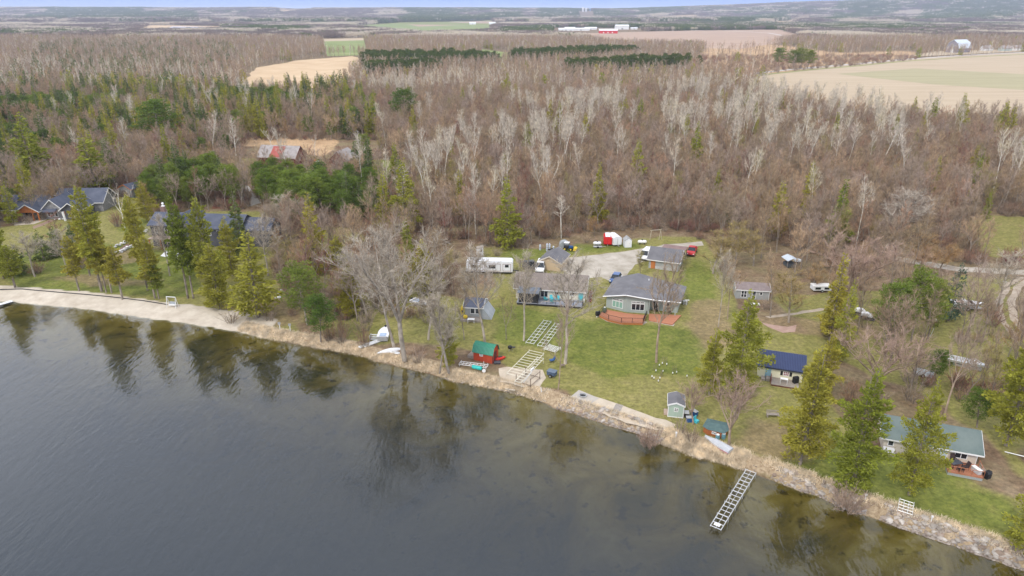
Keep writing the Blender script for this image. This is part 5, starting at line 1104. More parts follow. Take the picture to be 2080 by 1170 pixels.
dk = [f(1561, 782, .3), f(1606, 800, .3), f(1622, 782, .3), f(1575, 770, .3)]; dk = [(2.0, -2.4), (w-.5, -2.4), (w-.5, -.02), (2.0, -.02)]; deck(r, dk, .3, WOODG, MAROON); railing(r, [dk[0], (2.0, -.4)], .8, M('maroon_rail', (.2, .06, .06), (.26, .09, .09), 2), .8, .3); YC = r
for x in (.6, 1.3): bx(x, x+.6, -1.2, -.1, 0, .28 if x < 1 else .45).build('step', WOODG, r)
t = thing('white_side_table', 'white framed table on the deck of the yellow cottage', 'table', loc=l2w(YC, 3.9, -1.6, .3), rz=r.rotation_euler[2]); bx(-.55, .55, -.3, .3, .78, .84).build('tabletop', WHITE, t)
for x in (-.5, .5):
    for y in (-.26, .26): MB().bar((x, y, 0), (x, y, .8), .03).build('leg', WHITE, t)
t = thing('black_grill', 'black covered grill at the right end of the yellow cottage deck', 'grill', loc=l2w(YC, w-1.0, -.8, .3), rz=.3); bx(-.4, .4, -.3, .3, 0, .75).build('cabinet', BLACK, t, .03); MB().prism([(-.32, .75), (.32, .75), (.2, 1.1), (-.2, 1.1)], 'x', -.42, .42).build('lid', BLACK, t, .03)
# green roofed cottage
r, f, g, w = house('green_roofed_cottage', 'beige cottage with dark green shingle roof and redwood deck at the lower right', (1791, 915), (1979, 949.5), 'cottage')
walls(r, 0, w, 0, 5.6, 2.25, 3.75, 'x', W_BEIGE); roof(r, 0, w, 0, 5.6, 2.25, 3.75, 'x', ROOF_GREEN, .45, ove=.55)
for a, b, n_ in ((1803, 1816, 1), (1938, 1965, 2)): u0, _ = g(a, 900 if a < 1900 else 925); u1, _ = g(b, 900 if b < 1900 else 928); win(r, (0, 0), (w, 0), u0, u1, .95, 1.85, n_)
u0, _ = g(1905, 920); win(r, (0, 0), (w, 0), u0, u0+1.1, .3, 2.1, 1, name='door', pm=M('pale_glass_door', (.45, .53, .55), (.5, .58, .6), 1, .3)); bx(w-.06, w+.02, -.03, .06, 0, 2.2).build('corner_trim', WHITE, r)
dk = [(w-3.6, -2.9), (w+.25, -2.9), (w+.25, -.02), (w-3.6, -.02)]; deck(r, dk, .5, DECKR, M('grey_lattice', (.28, .30, .29), (.4, .42, .4), 9, .8)); railing(r, [dk[0], dk[1], (w+.25, -.3)], .9, DECKR, 1.4, .5, False)
gb = MB(); 
for i in range(26): gb.box(w-3.58, w+.22, -2.88+i*.11, -2.875+i*.11, .5, .506)
gb.build('board_joints', M('deck_joint', (.14, .06, .035), (.18, .08, .05), 3), r)['kind'] = 'stuff'
MB().bar((w+.3, -.3, 1.0), (w+1.1, -.9, .3), .05).bar((w+.3, -.3, .5), (w+1.1, -.9, 0), .06).build('stair_rail', WOODG, r)
for i in range(3): bx(w+.3+i*.3, w+.58+i*.3, -1.3, -.2, 0, .42-i*.14).build('step', WOODG, r)
GC = r
deck(r, [(-.2, -1.3), (1.6, -1.3), (1.6, -.02), (-.2, -.02)], .4, WOODG, WOODG); bx(.0, 1.3, -.9, -.15, .41, .85).build('porch_box', WHITE, r)
t = thing('patio_table', 'dark rectangular patio table on the redwood deck', 'table', loc=l2w(GC, w-2.6, -1.5, .5), rz=.2); bx(-.75, .75, -.45, .45, .68, .73).build('tabletop', M('slate_top', (.05, .055, .065), (.09, .095, .11), 2, .4), t)
for x in (-.65, .65):
    for y in (-.38, .38): bx(x-.03, x+.03, y-.03, y+.03, 0, .68).build('leg', BLACK, t)
for i, (x, y, a) in enumerate(((-2.6, -.55, 0), (-1.5, -1.6, -1.5), (-2.2, -2.35, 3.1))): chair('patio_chair', 'dark patio chair on the redwood deck, '+['against the house wall', 'at the right end of the table', 'on the railing side of the table'][i], 'chair', M('dark_wicker', (.04, .025, .025), (.07, .045, .04), 4, .8), l2w(GC, w+x, y), a, 'dark patio chairs on the redwood deck', Z0+.5)
t = thing('white_cooler', 'white lidded cooler on the redwood deck by the right railing', 'cooler', loc=l2w(GC, w-.35, -1.9, .5), rz=.2); bx(-.25, .25, -.6, .6, 0, .6).build('cooler_body', M('cooler_grey', (.5, .5, .5), (.6, .6, .6), 2), t, .03); bx(-.28, .28, -.63, .63, .6, .68).build('lid', WHITE, t, .02)
t = thing('covered_grill', 'black covered grill on the grass at the corner of the redwood deck', 'grill', loc=l2w(GC, w+.9, -1.9), rz=.4); bx(-.4, .4, -.35, .35, 0, .75).build('cabinet', BLACK, t, .05); MB().prism([(-.35, .75), (.35, .75), (.2, 1.0), (-.2, 1.0)], 'x', -.4, .4).build('lid', BLACK, t)
# small grey cabin
r, f, g, w = house('grey_cabin', 'small grey cabin with brown roof, white door and white corner trim', (1494, 606), (1561, 610), 'cabin')
walls(r, 0, w, 0, 4.2, 1.95, 2.75, 'x', W_GREY); roof(r, 0, w, 0, 4.2, 1.95, 2.75, 'x', M('shingles_brown_grey', (.19, .15, .14), (.26, .21, .2), 1.5, .9), .2)
win(r, (0, 0), (w, 0), .95, 2.1, .35, 1.8, 2, mid=True); win(r, (0, 0), (w, 0), 3.1, 3.9, .1, 1.85, 1, name='door', mid=True); win(r, (0, 0), (w, 0), 4.55, 5.15, 1.0, 1.7, 1); bx(w-.06, w+.03, -.03, .06, 0, 1.9).build('corner_trim', WHITE, r)
t = thing('white_step_platform', 'white platform in front of the small grey cabin', 'platform', 1533, 620, -.1); bx(-.9, .9, -.6, .6, .2, .3).build('platform_top', WHITE, t); bx(-.8, .8, -.5, .5, 0, .2).build('platform_base', WOODG, t)
# big grey house at the left
r, f, g, w = house('stone_house', 'long grey stone house with slate blue roof and orange timber gable at the left edge', (-25, 446), (95, 444))
walls(r, 0, w-.5, 0, 10, 2.9, 5.6, 'x', W_STONE); roof(r, 0, w-.5, 0, 10, 2.9, 5.6, 'x', ROOF_SLATE, .6, ove=.6)
u = [g(x, 440)[0] for x in (46, 88, 90, 130, 132, 168)]; D1 = -2.2
roof(r, u[0], u[1]+.3, D1, 5, 2.7, 4.6, 'y', ROOF_SLATE, .35); mid = (u[0]+u[1]+.3)/2
MB().prism([(u[0], 2.6), (u[1]+.3, 2.6), (mid, 4.5)], 'y', D1+.3, D1+.4).build('gable_boards', TIMBER, r)
for x in (u[0]+.3, mid+1.2, u[1]): bx(x-.15, x+.15, D1+.1, D1+.4, 0, 2.7).build('timber_post', TIMBER, r)
bx(u[0]+.1, u[1]+.2, D1+.12, D1+.38, 2.35, 2.62).build('timber_beam', TIMBER, r)
for a in (u[0]-3.2, u[0]-1.2, u[0]+.9, u[0]+2.3, u[1]-1.3): win(r, (0, 0), (w, 0), a, a+.95, .9, 2.1, 1, frame=TIMBER if a > u[0]-2 else WHITE)
walls(r, u[2]+.6, u[3], -.5, 8, 3.2, 5.5, 'y', W_STONE); roof(r, u[2]+.6, u[3], -.5, 8, 3.2, 5.5, 'y', ROOF_SLATE, .5); MB().prism(slab([(-2.0, 2.45), (-.5, 3.0)], .14), 'x', u[2]+.8, u[3]-1.0).build('porch_roof', ROOF_SLATE, r)
for a in (.8, 1.8, 2.8): win(r, (u[2]+.6, -.5), (u[3], -.5), a, a+.8, .7, 2.0, 1)
walls(r, u[4], u[5], -1.2, 7, 2.8, 4.6, 'y', W_DARK); roof(r, u[4], u[5], -1.2, 7, 2.8, 4.6, 'y', ROOF_SLATE, .5); win(r, (u[4], -1.2), (u[5], -1.2), 1.8, 3.4, .4, 2.1, 2); win(r, (u[4], -1.2), (u[5], -1.2), .4, 1.0, 1.4, 2.3, 1, frame=TIMBER)
walls(r, u[2], u[5]+2.5, 7, 15, 3.0, 5.9, 'x', W_STONE); roof(r, u[2], u[5]+2.5, 7, 15, 3.0, 5.9, 'x', ROOF_SLATE, .6)
MB().bar((u[4]+1.4, -2.6, 0), (u[4]+1.2, -2.6, 2.6), .3, 8).build('white_column', WHITE, r); SHs = r
sheet('stone_patio', np.array([l2w(r, *p)[:2] for p in (f(18, 447), f(30, 458), f(70, 455), f(95, 446), f(90, 440), f(40, 441))]), .01, M('patio_stone', (.5, .42, .32), (.6, .52, .42), 1.4, .9))
t = thing('utility_pole', 'pale leaning utility pole behind the slate blue roof at the left', 'pole', 77, 397, 0); MB().bar((0, 0, 0), (-.7, 0, 4.9), .16, 8).build('pole_shaft', M('pale_pole', (.5, .48, .43), (.6, .57, .52), 2), t); MB().bar((-.95, 0, 4.6), (-.4, 0, 4.7), .08).build('crossarm', WOODG, t)
# big dark roofed house in the middle left
r, f, g, w = house('dark_roofed_house', 'large dark house with slate blue roofs and brick chimney half hidden by tall cedars', (313, 500), (378, 502))
def blk(x0, x1, y0, y1, wh, rh, rd, ov=.5): walls(r, x0, x1, y0, y1, wh, rh, rd, W_DARK); roof(r, x0, x1, y0, y1, wh, rh, rd, ROOF_SLATE, ov, W_DARK)
blk(0, w, 0, 8, 5.6, 7.6, 'x'); blk(w-1.2, w+1.6, -.6, 8, 6.4, 8.3, 'y'); blk(w+1.7, w+14, 1, 9, 4.9, 7.2, 'x'); blk(w+9.0, w+14.5, -.8, 7, 4.3, 5.9, 'y'); blk(w+14.6, w+21, 2, 9, 4.4, 6.4, 'x')
bx(.6, 1.6, 4.5, 5.7, 5, 8.9).build('chimney', M('chimney_brick', (.2, .12, .1), (.28, .18, .15), 3), r); MB().lathe([(.45, 8.9), (.45, 9.05), (.2, 9.1), (.2, 9.6), (.35, 9.65), (.1, 9.9)], 8, (1.1, 5.1, 0)).build('chimney_cap', WHITE, r)
for a in (1.0, 3.6, 6.0):
    win(r, (0, 0), (w, 0), a, a+1.4, .5, 2.1, 2); win(r, (0, 0), (w, 0), a, a+1.4, 3.5, 4.9, 2)
for a in (2.4, 5.0, 8.0): win(r, (w, 1), (w+14, 1), a, a+1.6, 2.9, 4.3, 2)
bx(.5, 6.5, -2.6, -.02, 2.6, 2.8).build('balcony', M('balcony_boards', (.4, .3, .24), (.48, .37, .3), 2), r)
for x in (.7, 3.5, 6.3): bx(x-.12, x+.12, -2.5, -2.3, 0, 2.6).build('balcony_post', TIMBER, r)
sheet('white_patio', W([(326, 520), (338, 508), (372, 510), (420, 506), (425, 512), (372, 525), (345, 524)]), .02, M('pale_patio', (.6, .6, .6), (.72, .72, .72), .5))
t = thing('fire_pit', 'round dark fire pit on the white patio of the dark roofed house', 'fire pit', 344, 517); MB().lathe([(.5, 0), (.55, .4), (.42, .4), (.38, .1)], 14).build('pit_ring', BLACK, t); MB().lathe([(.4, .1), (.1, .25)], 10).build('ash_heap', WOODG, t)
# outbuildings further back
A = at(245, 398); t = thing('small_grey_garage', 'small grey garage with slate blue roof behind the birch clump', 'garage', loc=(A[0], A[1], Z0), rz=math.radians(-22)); r = t; walls(r, 0, 5.2, 0, 8, 2.6, 3.8, 'y', W_GREY); roof(r, 0, 5.2, 0, 8, 2.6, 3.8, 'y', ROOF_SLATE, .4, TIMBER); bx(.9, 4.3, -.04, -.01, 0, 2.2).build('garage_door', M('grey_door', (.36, .37, .38), (.4, .41, .42), 1), r)
r, f, g, w = house('far_left_house', 'grey house with slate roof cut off by the left edge behind the tall spruces', (-35, 291), (34, 291)); walls(r, 0, w, 0, 8, 3.2, 6, 'x', W_GREY); roof(r, 0, w, 0, 8, 3.2, 6, 'x', ROOF_SLATE, .5); 
for a in (3, 7, 10): win(r, (0, 0), (w, 0), a, a+1.2, 1, 2.2, 2)
r, f, g, w = house('weathered_barn', 'long weathered barn with a red patch on its grey roof behind the pine grove', (526, 333), (600, 336), 'barn'); walls(r, 0, w, 0, 9, 2.9, 6.4, 'x', W_DRED); roof(r, 0, w, 0, 9, 2.9, 6.4, 'x', ROOF_OLD, .6, W_DRED)
sl = (6.4-2.9)/4.5; P0, P1 = (-.3, 2.9-sl*.3+.24), (4.1, 2.9+sl*4.1+.24); MB().prism(slab([P0, P1], .05), 'x', 4.8, 9.8).build('roof_patch', RUST, r); win(r, (w, 0), (w, 9), 3.5, 4.7, 1.2, 2.4, 2); win(r, (0, 0), (w, 0), 11, 12.2, 1.0, 2.1, 2)
A = at(669, 334); t = thing('red_cabin', 'dark red cabin with grey gable roof beside the pine grove', 'cabin', loc=(A[0], A[1], Z0), rz=math.radians(-14)); r = t; walls(r, 0, 7.5, 0, 8.5, 2.0, 5.0, 'y', W_DRED); roof(r, 0, 7.5, 0, 8.5, 2.0, 5.0, 'y', ROOF_OLD, .5, WOODG)
for a in (1.4, 3.3, 5.2): win(r, (0, 0), (7.5, 0), a, a+.9, .6, 1.9, 1, frame=W_DRED)
t = thing('white_tank', 'white upright tank with orange top beside the red cabin', 'tank', 646, 336); MB().lathe([(.7, 0), (.7, 1.5), (.5, 1.8)], 12).build('tank_body', WHITE, t); MB().lathe([(.45, 1.8), (.3, 2.3)], 8, (-.9, 0, 0)).build('tank_cap', M('orange_cap', (.7, .2, .05), (.75, .25, .08), 1), t)
# ------------------------------------------------------------------ vehicles
def wheels(t, xs, yw, r=.34, rim=None):
    for x in xs:
        for s_ in (-1, 1):
            w_ = MB().lathe([(r*.75, -.11), (r, -.09), (r, .09), (r*.75, .11)], 14, (x, s_*yw, r), 'y').build('wheel', RUBBER, t); MB().lathe([(r*.55, -.12), (r*.55, .12)], 10, (x, s_*yw, r), 'y').build('rim', rim or STEEL, w_)
def vehicle(name, label, cat, px, py, rz, paint, kind='car', Lg=4.6, Wd=1.85):
    """side outline along x (front at +x), body and cabin with narrowed glasshouse"""
    t = thing(name, label, cat, px, py, rz); h = Wd/2; f_, b_ = Lg/2, -Lg/2
    pr_ = {'car': ([(b_, .45), (b_+.05, .95), (f_-1.25, .98), (f_-.15, .85), (f_, .5), (f_-.1, .28), (b_+.1, .28)], [(b_+.15, .95), (b_+.65, 1.5), (f_-2.1, 1.52), (f_-1.15, .97)]),
           'pickup': ([(b_, .5), (b_, 1.1), (f_-1.35, 1.12), (f_-.15, 1.02), (f_, .6), (f_-.1, .35), (b_+.1, .35)], [(f_-3.6, 1.1), (f_-3.4, 1.75), (f_-2.2, 1.78), (f_-1.4, 1.11)]),
           'van': ([(b_, .5), (b_, 1.2), (f_-1.0, 1.2), (f_-.15, 1.0), (f_, .6), (f_-.1, .35), (b_+.1, .35)], [(b_+.03, 1.2), (b_+.1, 2.0), (f_-1.9, 2.05), (f_-.95, 1.18)])}[kind]
    MB().prism(pr_[0], 'y', -h, h).build('body', paint, t, .07); P = pr_[1]; x0, x1 = P[0], P[-1]
    V = []
    for (x, z), k_ in ((P[0], 1), (P[1], .8), (P[2], .8), (P[3], 1)):
        V += [(x, -h*.94*k_, z), (x, h*.94*k_, z)]
    MB().add(V, [(0, 1, 3, 2), (2, 3, 5, 4), (4, 5, 7, 6), (0, 2, 4, 6), (1, 7, 5, 3), (0, 6, 7, 1)]).build('glasshouse', GLASS, t)
    bx(P[1][0]-.02, P[2][0]+.04, -h*.78, h*.78, P[1][1]-.01, P[2][1]+.06).build('car_roof', paint, t, .03)
    for x in (P[1][0], (P[1][0]+P[2][0])/2, P[2][0]):
        for s_ in (-1, 1): MB().bar((x, s_*h*.78, P[1][1]), (x+(.55 if x == P[2][0] else -.2 if x == P[1][0] else 0), s_*h*.93, P[0][1]), .05).build('pillar', paint, t)
    if kind == 'pickup': bx(b_+.12, f_-3.75, -h*.82, h*.82, 1.1, 1.13).build('bed_floor', BLACK, t)
    for s_ in (-1, 1): bx(f_-.12, f_+.01, s_*h*.72-.16, s_*h*.72+.16, .68, .84).build('headlight', WHITE, t); bx(b_-.02, b_+.08, s_*h*.8-.1, s_*h*.8+.1, .75, .95).build('tail_light', REDP, t); bx(P[3][0]-.35, P[3][0]-.2, s_*(h+.12)-.08, s_*(h+.12)+.08, 1.0, 1.15).build('mirror', BLACK, t)
    bx(f_-.05, f_+.05, -h*.9, h*.9, .35, .55).build('bumper', BLACK, t); wheels(t, (b_+.85, f_-.9), h-.1)
    return t
PR = mat('red_paint', (.5, .012, .018), .3, 0, .5); PW = mat('white_paint', (.78, .78, .78), .3, 0, .5); PB = mat('blue_paint', (.04, .10, .26), .28, .2, .5); PK = mat('black_paint', (.02, .025, .03), .3, 0, .5)
vehicle('red_pickup', 'red pickup parked right of the grey garage', 'pickup', 1405, 515, math.radians(-112), PR, 'pickup', 5.4, 1.95)
vehicle('white_van', 'white van half hidden behind the left end of the grey garage', 'van', 1311, 524, math.radians(-118), PW, 'van', 5.2, 1.95)
vehicle('blue_car', 'blue car parked at the left back corner of the sage grey lake house', 'car', 1250, 571, math.radians(-112), PB, 'car', 4.5, 1.8)
vehicle('black_suv', 'black car parked left of the tan garage', 'car', 1082, 547, math.radians(8), PK, 'van', 4.4, 1.85)
vehicle('white_camper_truck', 'white pickup with a cap parked against the tan garage', 'pickup', 1098, 549, math.radians(-100), PW, 'van', 4.8, 2.0)
# travel trailer
A = at(946, 556); B = at(1042, 558); t = thing('travel_trailer', 'long white travel trailer with brown outlined slide room', 'camper', loc=(A[0], A[1], Z0), rz=math.atan2(B[1]-A[1], B[0]-A[0]))
MB().prism([(0, .55), (.2, 2.9), (.8, 3.1), (10.2, 3.1), (10.5, 2.8), (10.5, .55)], 'y', 0, 2.5).build('body', SHEETM, t, .06)
for a, b in ((.7, 3.9), (4.2, 7.8), (8.3, 10.1)):
    o = MB()
    for q in ((a, a+.07, .8, 2.5), (b-.07, b, .8, 2.5), (a, b, .8, .87), (a, b, 2.43, 2.5)): o.box(q[0], q[1], -.04, -.005, q[2], q[3])
    o.build('trim_outline', M('brown_trim', (.2, .08, .07), (.26, .12, .1), 2), t)
for a, b, c, d in ((1.3, 2.6, 1.5, 2.2), (5.2, 6.7, 1.4, 2.2), (8.8, 9.6, 1.7, 2.3)): win(t, (0, 0), (10.5, 0), a, b, c, d, 1, frame=BLACK)
door(t, (0, 0), (10.5, 0), 4.35, 4.95, 2.4, SHEETM, .75)
for x in (2, 5.2, 8): bx(x, x+.6, .9, 1.5, 3.1, 3.3).build('roof_vent', WHITE, t)
wheels(t, (4.6, 5.5), 0, .36); 
for o in [o for o in t.children if o.name.startswith('wheel')]: o.location.y = .4
bx(10.5, 11.8, 1.1, 1.4, .5, .65).build('tow_bar', BLACK, t); bx(.1, 10.3, .1, 2.4, .35, .56).build('chassis', BLACK, t)
t = thing('white_outhouse', 'small white raised hut with a dark window behind the travel trailer', 'hut', 975, 523, .15)
bx(-.75, .75, -.6, .6, .7, 2.5).build('wall', SHEETM, t); MB().prism(slab([(-.85, 2.55), (.85, 2.85)], .1), 'y', -.8, .8).build('roof', WOODG, t); win(t, (-.75, -.6), (.75, -.6), .75, 1.25, 1.6, 2.2, 1, frame=BLACK)
for x in (-.65, .65):
    for y in (-.5, .5): bx(x-.07, x+.07, y-.07, y+.07, 0, .7).build('leg', WOODG, t)
# enclosed trailers and tanks at the wood edge
def box_trailer(name, label, px, py, rz, m, roofm, Lg=3.6, Wd=2.0, Hh=2.0):
    t = thing(name, label, 'trailer', px, py, rz); h = Wd/2; MB().prism([(-h, .45), (h, .45), (h, Hh+.1), (h*.6, Hh+.4), (-h*.6, Hh+.4), (-h, Hh+.1)], 'y', 0, Lg).build('body', m, t, .04)
    MB().prism(slab([(-h*.62, Hh+.42), (0, Hh+.5), (h*.62, Hh+.42)], .04), 'y', -.02, Lg+.02).build('roof', roofm, t)
    for x in (-h*.02,): bx(x, x+.04, -.03, -.005, .55, Hh).build('door_seam', BLACK, t)
    bx(-.06, .06, -1.2, 0, .4, .5).build('tow_bar', STEEL, t)
    for s_ in (-1, 1): MB().lathe([(.3, -.08), (.3, .08)], 12, (s_*(h-.02), Lg*.55, .3), 'x').build('wheel', RUBBER, t)
    return t
box_trailer('red_cargo_trailer', 'red cargo trailer with pale roof at the wood edge', 1234, 500, math.radians(-6), REDM, SHEETM)
box_trailer('white_cargo_trailer', 'white cargo trailer right of the red one at the wood edge', 1254, 501, math.radians(14), SHEETM, WHITE, 3.8, 2.2, 2.1)
t = thing('white_shed', 'narrow white shed with peaked roof right of the white cargo trailer', 'shed', 1269, 503, .1); MB().prism([(0, 0), (1.7, 0), (1.7, 1.8), (.85, 2.5), (0, 1.8)], 'y', 0, 2.0).build('wall', SHEETM, t); MB().prism(slab([(-.12, 1.78), (.85, 2.58), (1.82, 1.78)], .08), 'y', -.1, 2.1).build('roof', STEEL, t); door(t, (0, 0), (1.7, 0), .4, 1.3, 1.75, WHITE)
def tank(label, px, py, m, Lg, r_, rz, name='propane_tank'):
    t = thing(name, label, 'tank', px, py, rz); MB().lathe([(.05, -Lg/2), (r_*.7, -Lg/2+.12), (r_, -Lg/2+.35), (r_, Lg/2-.35), (r_*.7, Lg/2-.12), (.05, Lg/2)], 14, (0, 0, r_+.25), 'x').build('tank_shell', m, t, smooth=True)
    for x in (-Lg/4, Lg/4): bx(x-.08, x+.08, -r_*.7, r_*.7, 0, .35).build('cradle', BLACK, t)
    MB().lathe([(.18, 0), (.18, .2), (.1, .25)], 10, (0, 0, r_*2+.22)).build('valve_cover', BLACK, t)
tank('white propane tank lying at the wood edge left of the swing frame', 1304, 496, WHITE, 2.3, .42, 0)
tank('silver tank lying on a dark trailer left of the red cargo trailer', 1213, 499, SHEETM, 2.1, .42, 0, 'silver_tank')
t = thing('boat_trailer', 'dark low trailer under the silver tank', 'trailer', 1214, 503, 0); bx(-1.1, 1.1, -.5, .5, .22, .34).build('trailer_bed', STEEL, t); bx(1.1, 2.0, -.04, .04, .24, .32).build('tow_bar', STEEL, t)
for s_ in (-1, 1): MB().lathe([(.26, -.07), (.26, .07)], 12, (0, s_*.6, .26), 'y').build('wheel', RUBBER, t)
t = thing('swing_frame', 'bare wooden swing frame at the wood edge', 'swing frame', 1332, 487, .1)
for x in (-1.3, 1.1): MB().bar((x-.3, -.1, 0), (x, 0, 2.6), .07).build('leg', M('pale_wood', (.42, .36, .28), (.52, .46, .36), 2), t)
MB().bar((1.6, .1, 0), (1.1, 0, 2.6), .07).build('leg', MM['pale_wood'], t); MB().bar((-1.6, 0, 2.55), (1.3, 0, 2.65), .08).build('crossbeam', MM['pale_wood'], t)
t = thing('compact_tractor', 'compact tractor with yellow bucket and white canopy at the wood edge', 'tractor', 1153, 508, -.3); bx(-.9, .3, -.5, .5, .5, 1.1).build('body', BLACK, t, .04); bx(.3, 1.3, -.4, .4, .6, 1.15).build('hood', BLUEP, t, .05); MB().prism([(1.5, .2), (2.2, .2), (2.3, .75), (1.6, .9)], 'y', -.8, .8).build('bucket', YELP, t)
bx(-.9, .4, -.6, .6, 1.9, 2.0).build('canopy', SHEETM, t)
for x in (-.85, .35):
    for y in (-.5, .5): bx(x-.04, x+.04, y-.04, y+.04, 1.1, 1.9).build('canopy_post', BLACK, t)
wheels(t, (-.6, .9), .65, .42, YELP)
t = thing('tarped_pile', 'grey tarp covered load behind the compact tractor', 'covered load', 1146, 502, .2); MB().prism([(-1.2, 0), (1.2, 0), (1.1, 1.3), (.4, 1.8), (-.7, 1.7), (-1.15, 1.1)], 'y', -.8, .8).build('tarp', GREYT, t, .12); bx(-1.3, 1.3, -.9, .9, 0, .12).build('pallet', WOODG, t)
for i, (px, py) in enumerate(((1097, 508), (1111, 510), (1116, 510), (1124, 508))):
    t = thing('upright_pontoon', ['silver blue tube standing alone at the left', 'silver blue tube standing, left of the close pair', 'silver blue tube standing, right of the close pair', 'short pale tube standing at the right'][i]+' of the wood edge pile', 'tube', px, py, 0, 'upright tubes at the wood edge'); hh = [1.5, 2.0, 2.0, 1.1][i]
    MB().lathe([(.2, 0), (.24, .2), (.24, hh-.2), (.06, hh)], 10).build('tube_body', M('silver_blue', (.45, .5, .6), (.6, .63, .7), 2, .4), t); MB().lathe([(.25, hh*.5), (.25, hh*.5+.06)], 10).build('strap', BLACK, t)
t = thing('wheelbarrow', 'dark wheelbarrow among the upright tubes', 'wheelbarrow', 1119, 511, .5); MB().prism([(-.5, .35), (.4, .35), (.6, .7), (-.7, .7)], 'y', -.32, .32).build('tray', BLACK, t); MB().lathe([(.2, -.05), (.2, .05)], 10, (.7, 0, .2), 'y').build('wheel', RUBBER, t)
for s_ in (-1, 1): MB().bar((.7, s_*.1, .2), (-1.2, s_*.3, .55), .025).build('handle', WOODG, t)
# right side: runabout, pontoon boat, parked bits
def hull(t, Lg, Wd, Hh, m, z=.5, name='hull', flat=.0):
    n = 9; V = []; F = []
    for i in range(n):
        u = i/(n-1); x = -Lg/2+Lg*u; w_ = Wd/2*(min(1, 1.0-(max(0, u-.45)/.55)**2.2)+.02); k_ = .12+.5*(u**3)*Hh
        V += [(x, -w_, z+Hh), (x, -w_*.75, z+Hh*.35+k_*.3), (x, 0, z+k_*.5), (x, w_*.75, z+Hh*.35+k_*.3), (x, w_, z+Hh)]
    for i in range(n-1):
        for j in range(4): a = i*5+j; F.append((a, a+5, a+6, a+1))
    F += [(0, 1, 2, 3, 4), tuple(range(n*5-5, n*5))[::-1]]
    top = [i*5 for i in range(n)]+[i*5+4 for i in range(n)][::-1]; F.append(tuple(top))
    return MB().add(V, F).build(name, m, t)
t = thing('runabout', 'white and black runabout boat on its trailer beside the grey green spruce', 'boat', 1962, 628, math.radians(-4)); hull(t, 6.0, 2.2, .95, PW, .55); hull(t, 6.03, 2.24, .35, PK, .95, 'hull_stripe'); 
MB().prism([(.3, 1.5), (.9, 1.5), (.35, 2.0)], 'y', -.8, .8).build('windscreen', GLASS, t); bx(-2.2, .2, -.75, .75, 1.35, 1.53).build('cockpit_floor', M('tan_vinyl', (.42, .3, .24), (.5, .38, .3), 2), t)
for y in (-.45, .45): bx(-.9, -.4, y-.25, y+.25, 1.52, 2.0).build('seat', WHITE, t, .05)
bx(-3.3, -2.95, -.25, .25, .8, 1.7).build('outboard_motor', BLACK, t, .05); bx(2.4, 4.1, -.05, .05, .4, .5).build('tow_bar', STEEL, t); bx(-2.2, 2.6, -.8, .8, .4, .5).build('trailer_frame', STEEL, t); wheels(t, (-.9, -.2), .95, .32)
t = thing('aluminium_boat', 'long silver boat with clear cover lying under the leafless trees', 'boat', 1964, 745, math.radians(-33)); hull(t, 5.6, 2.0, .8, M('bare_aluminium', (.5, .51, .53), (.66, .67, .69), 2, .4), .3); bx(-2.6, -.4, -.75, .75, 1.08, 1.13).build('deck_floor', M('speckled_grey', (.35, .36, .36), (.55, .55, .55), 6), t); MB().prism([(-.2, 1.1), (1.8, 1.1), (.8, 1.55)], 'y', -.75, .75).build('cover', PW, t, .05); bx(-2.85, -2.6, -.3, .3, .6, 1.4).build('outboard_motor', WHITE, t); bx(-2, 2, -.6, .6, 0, .35).build('cradle', STEEL, t)
t = thing('tarped_trailer', 'low grey tarp covered trailer behind the dark roofed cottage', 'covered trailer', 1875, 762, math.radians(-33)); MB().prism([(-1.0, .3), (1.0, .3), (.7, .8), (-.7, .8)], 'x', -1.4, 1.4).build('tarp', GREYT, t, .08); wheels(t, (0,), .85, .28)
for i, (px, py) in enumerate(((1744, 636), (1758, 645))):
    t = thing('covered_snowmobile', ['white covered machine, the left of two on the low trailer', 'white covered machine, the right of two on the low trailer'][i]+' left of the pine trio', 'covered machine', px, py, -.6, 'white covered machines'); MB().prism([(-1.1, .3), (1.2, .3), (1.0, .8), (.2, 1.15), (-.9, .85)], 'y', -.5, .5).build('cover', PW, t, .12); bx(-1.0, 1.1, -.45, .45, .12, .3).build('skid', BLACK, t)
t = thing('low_trailer', 'dark low trailer carrying the two white covered machines', 'trailer', 1750, 643, -.6); bx(-1.6, 2.4, -1.2, 1.2, .0, .1).build('trailer_bed', BLACK, t); wheels(t, (.3,), 1.25, .1)
t = thing('small_camper', 'low white pop up camper under the wide pinkish tree', 'camper', 1666, 591, 0); bx(-1.9, 1.9, -.9, .9, .4, 1.25).build('body', SHEETM, t, .06); bx(-1.95, 1.95, -.95, .95, 1.25, 1.45).build('camper_roof', WHITE, t, .06); win(t, (-1.9, -.9), (1.9, -.9), .4, 1.5, .7, 1.15, 1, frame=BLACK); win(t, (-1.9, -.9), (1.9, -.9), 2.3, 3.3, .7, 1.15, 1, frame=BLACK); wheels(t, (0,), .85, .3)
t = thing('canopy_shelter', 'pale canopy shelter in the thin wood above the small grey cabin', 'shelter', 1603, 541, .1); MB().prism(slab([(-1.4, 1.9), (0, 2.5), (1.4, 1.9)], .08), 'y', -1.6, 1.6).build('canopy', M('pale_canopy', (.5, .55, .6), (.6, .65, .7), 1), t)
for x in (-1.3, 1.3):
    for y in (-1.5, 1.5): MB().bar((x, y, 0), (x, y, 1.9), .05).build('post', WOODG, t)
bx(-1.0, 1.0, -1.2, 1.2, 0, 1.0).build('stored_load', M('dark_load', (.05, .06, .07), (.09, .1, .11), 2), t, .1)
t = thing('white_cart', 'small white cart right of the pale canopy shelter', 'cart', 1619, 534, .1); bx(-.7, .7, -.5, .5, .4, .9).build('body', SHEETM, t, .05); wheels(t, (0,), .55, .25)
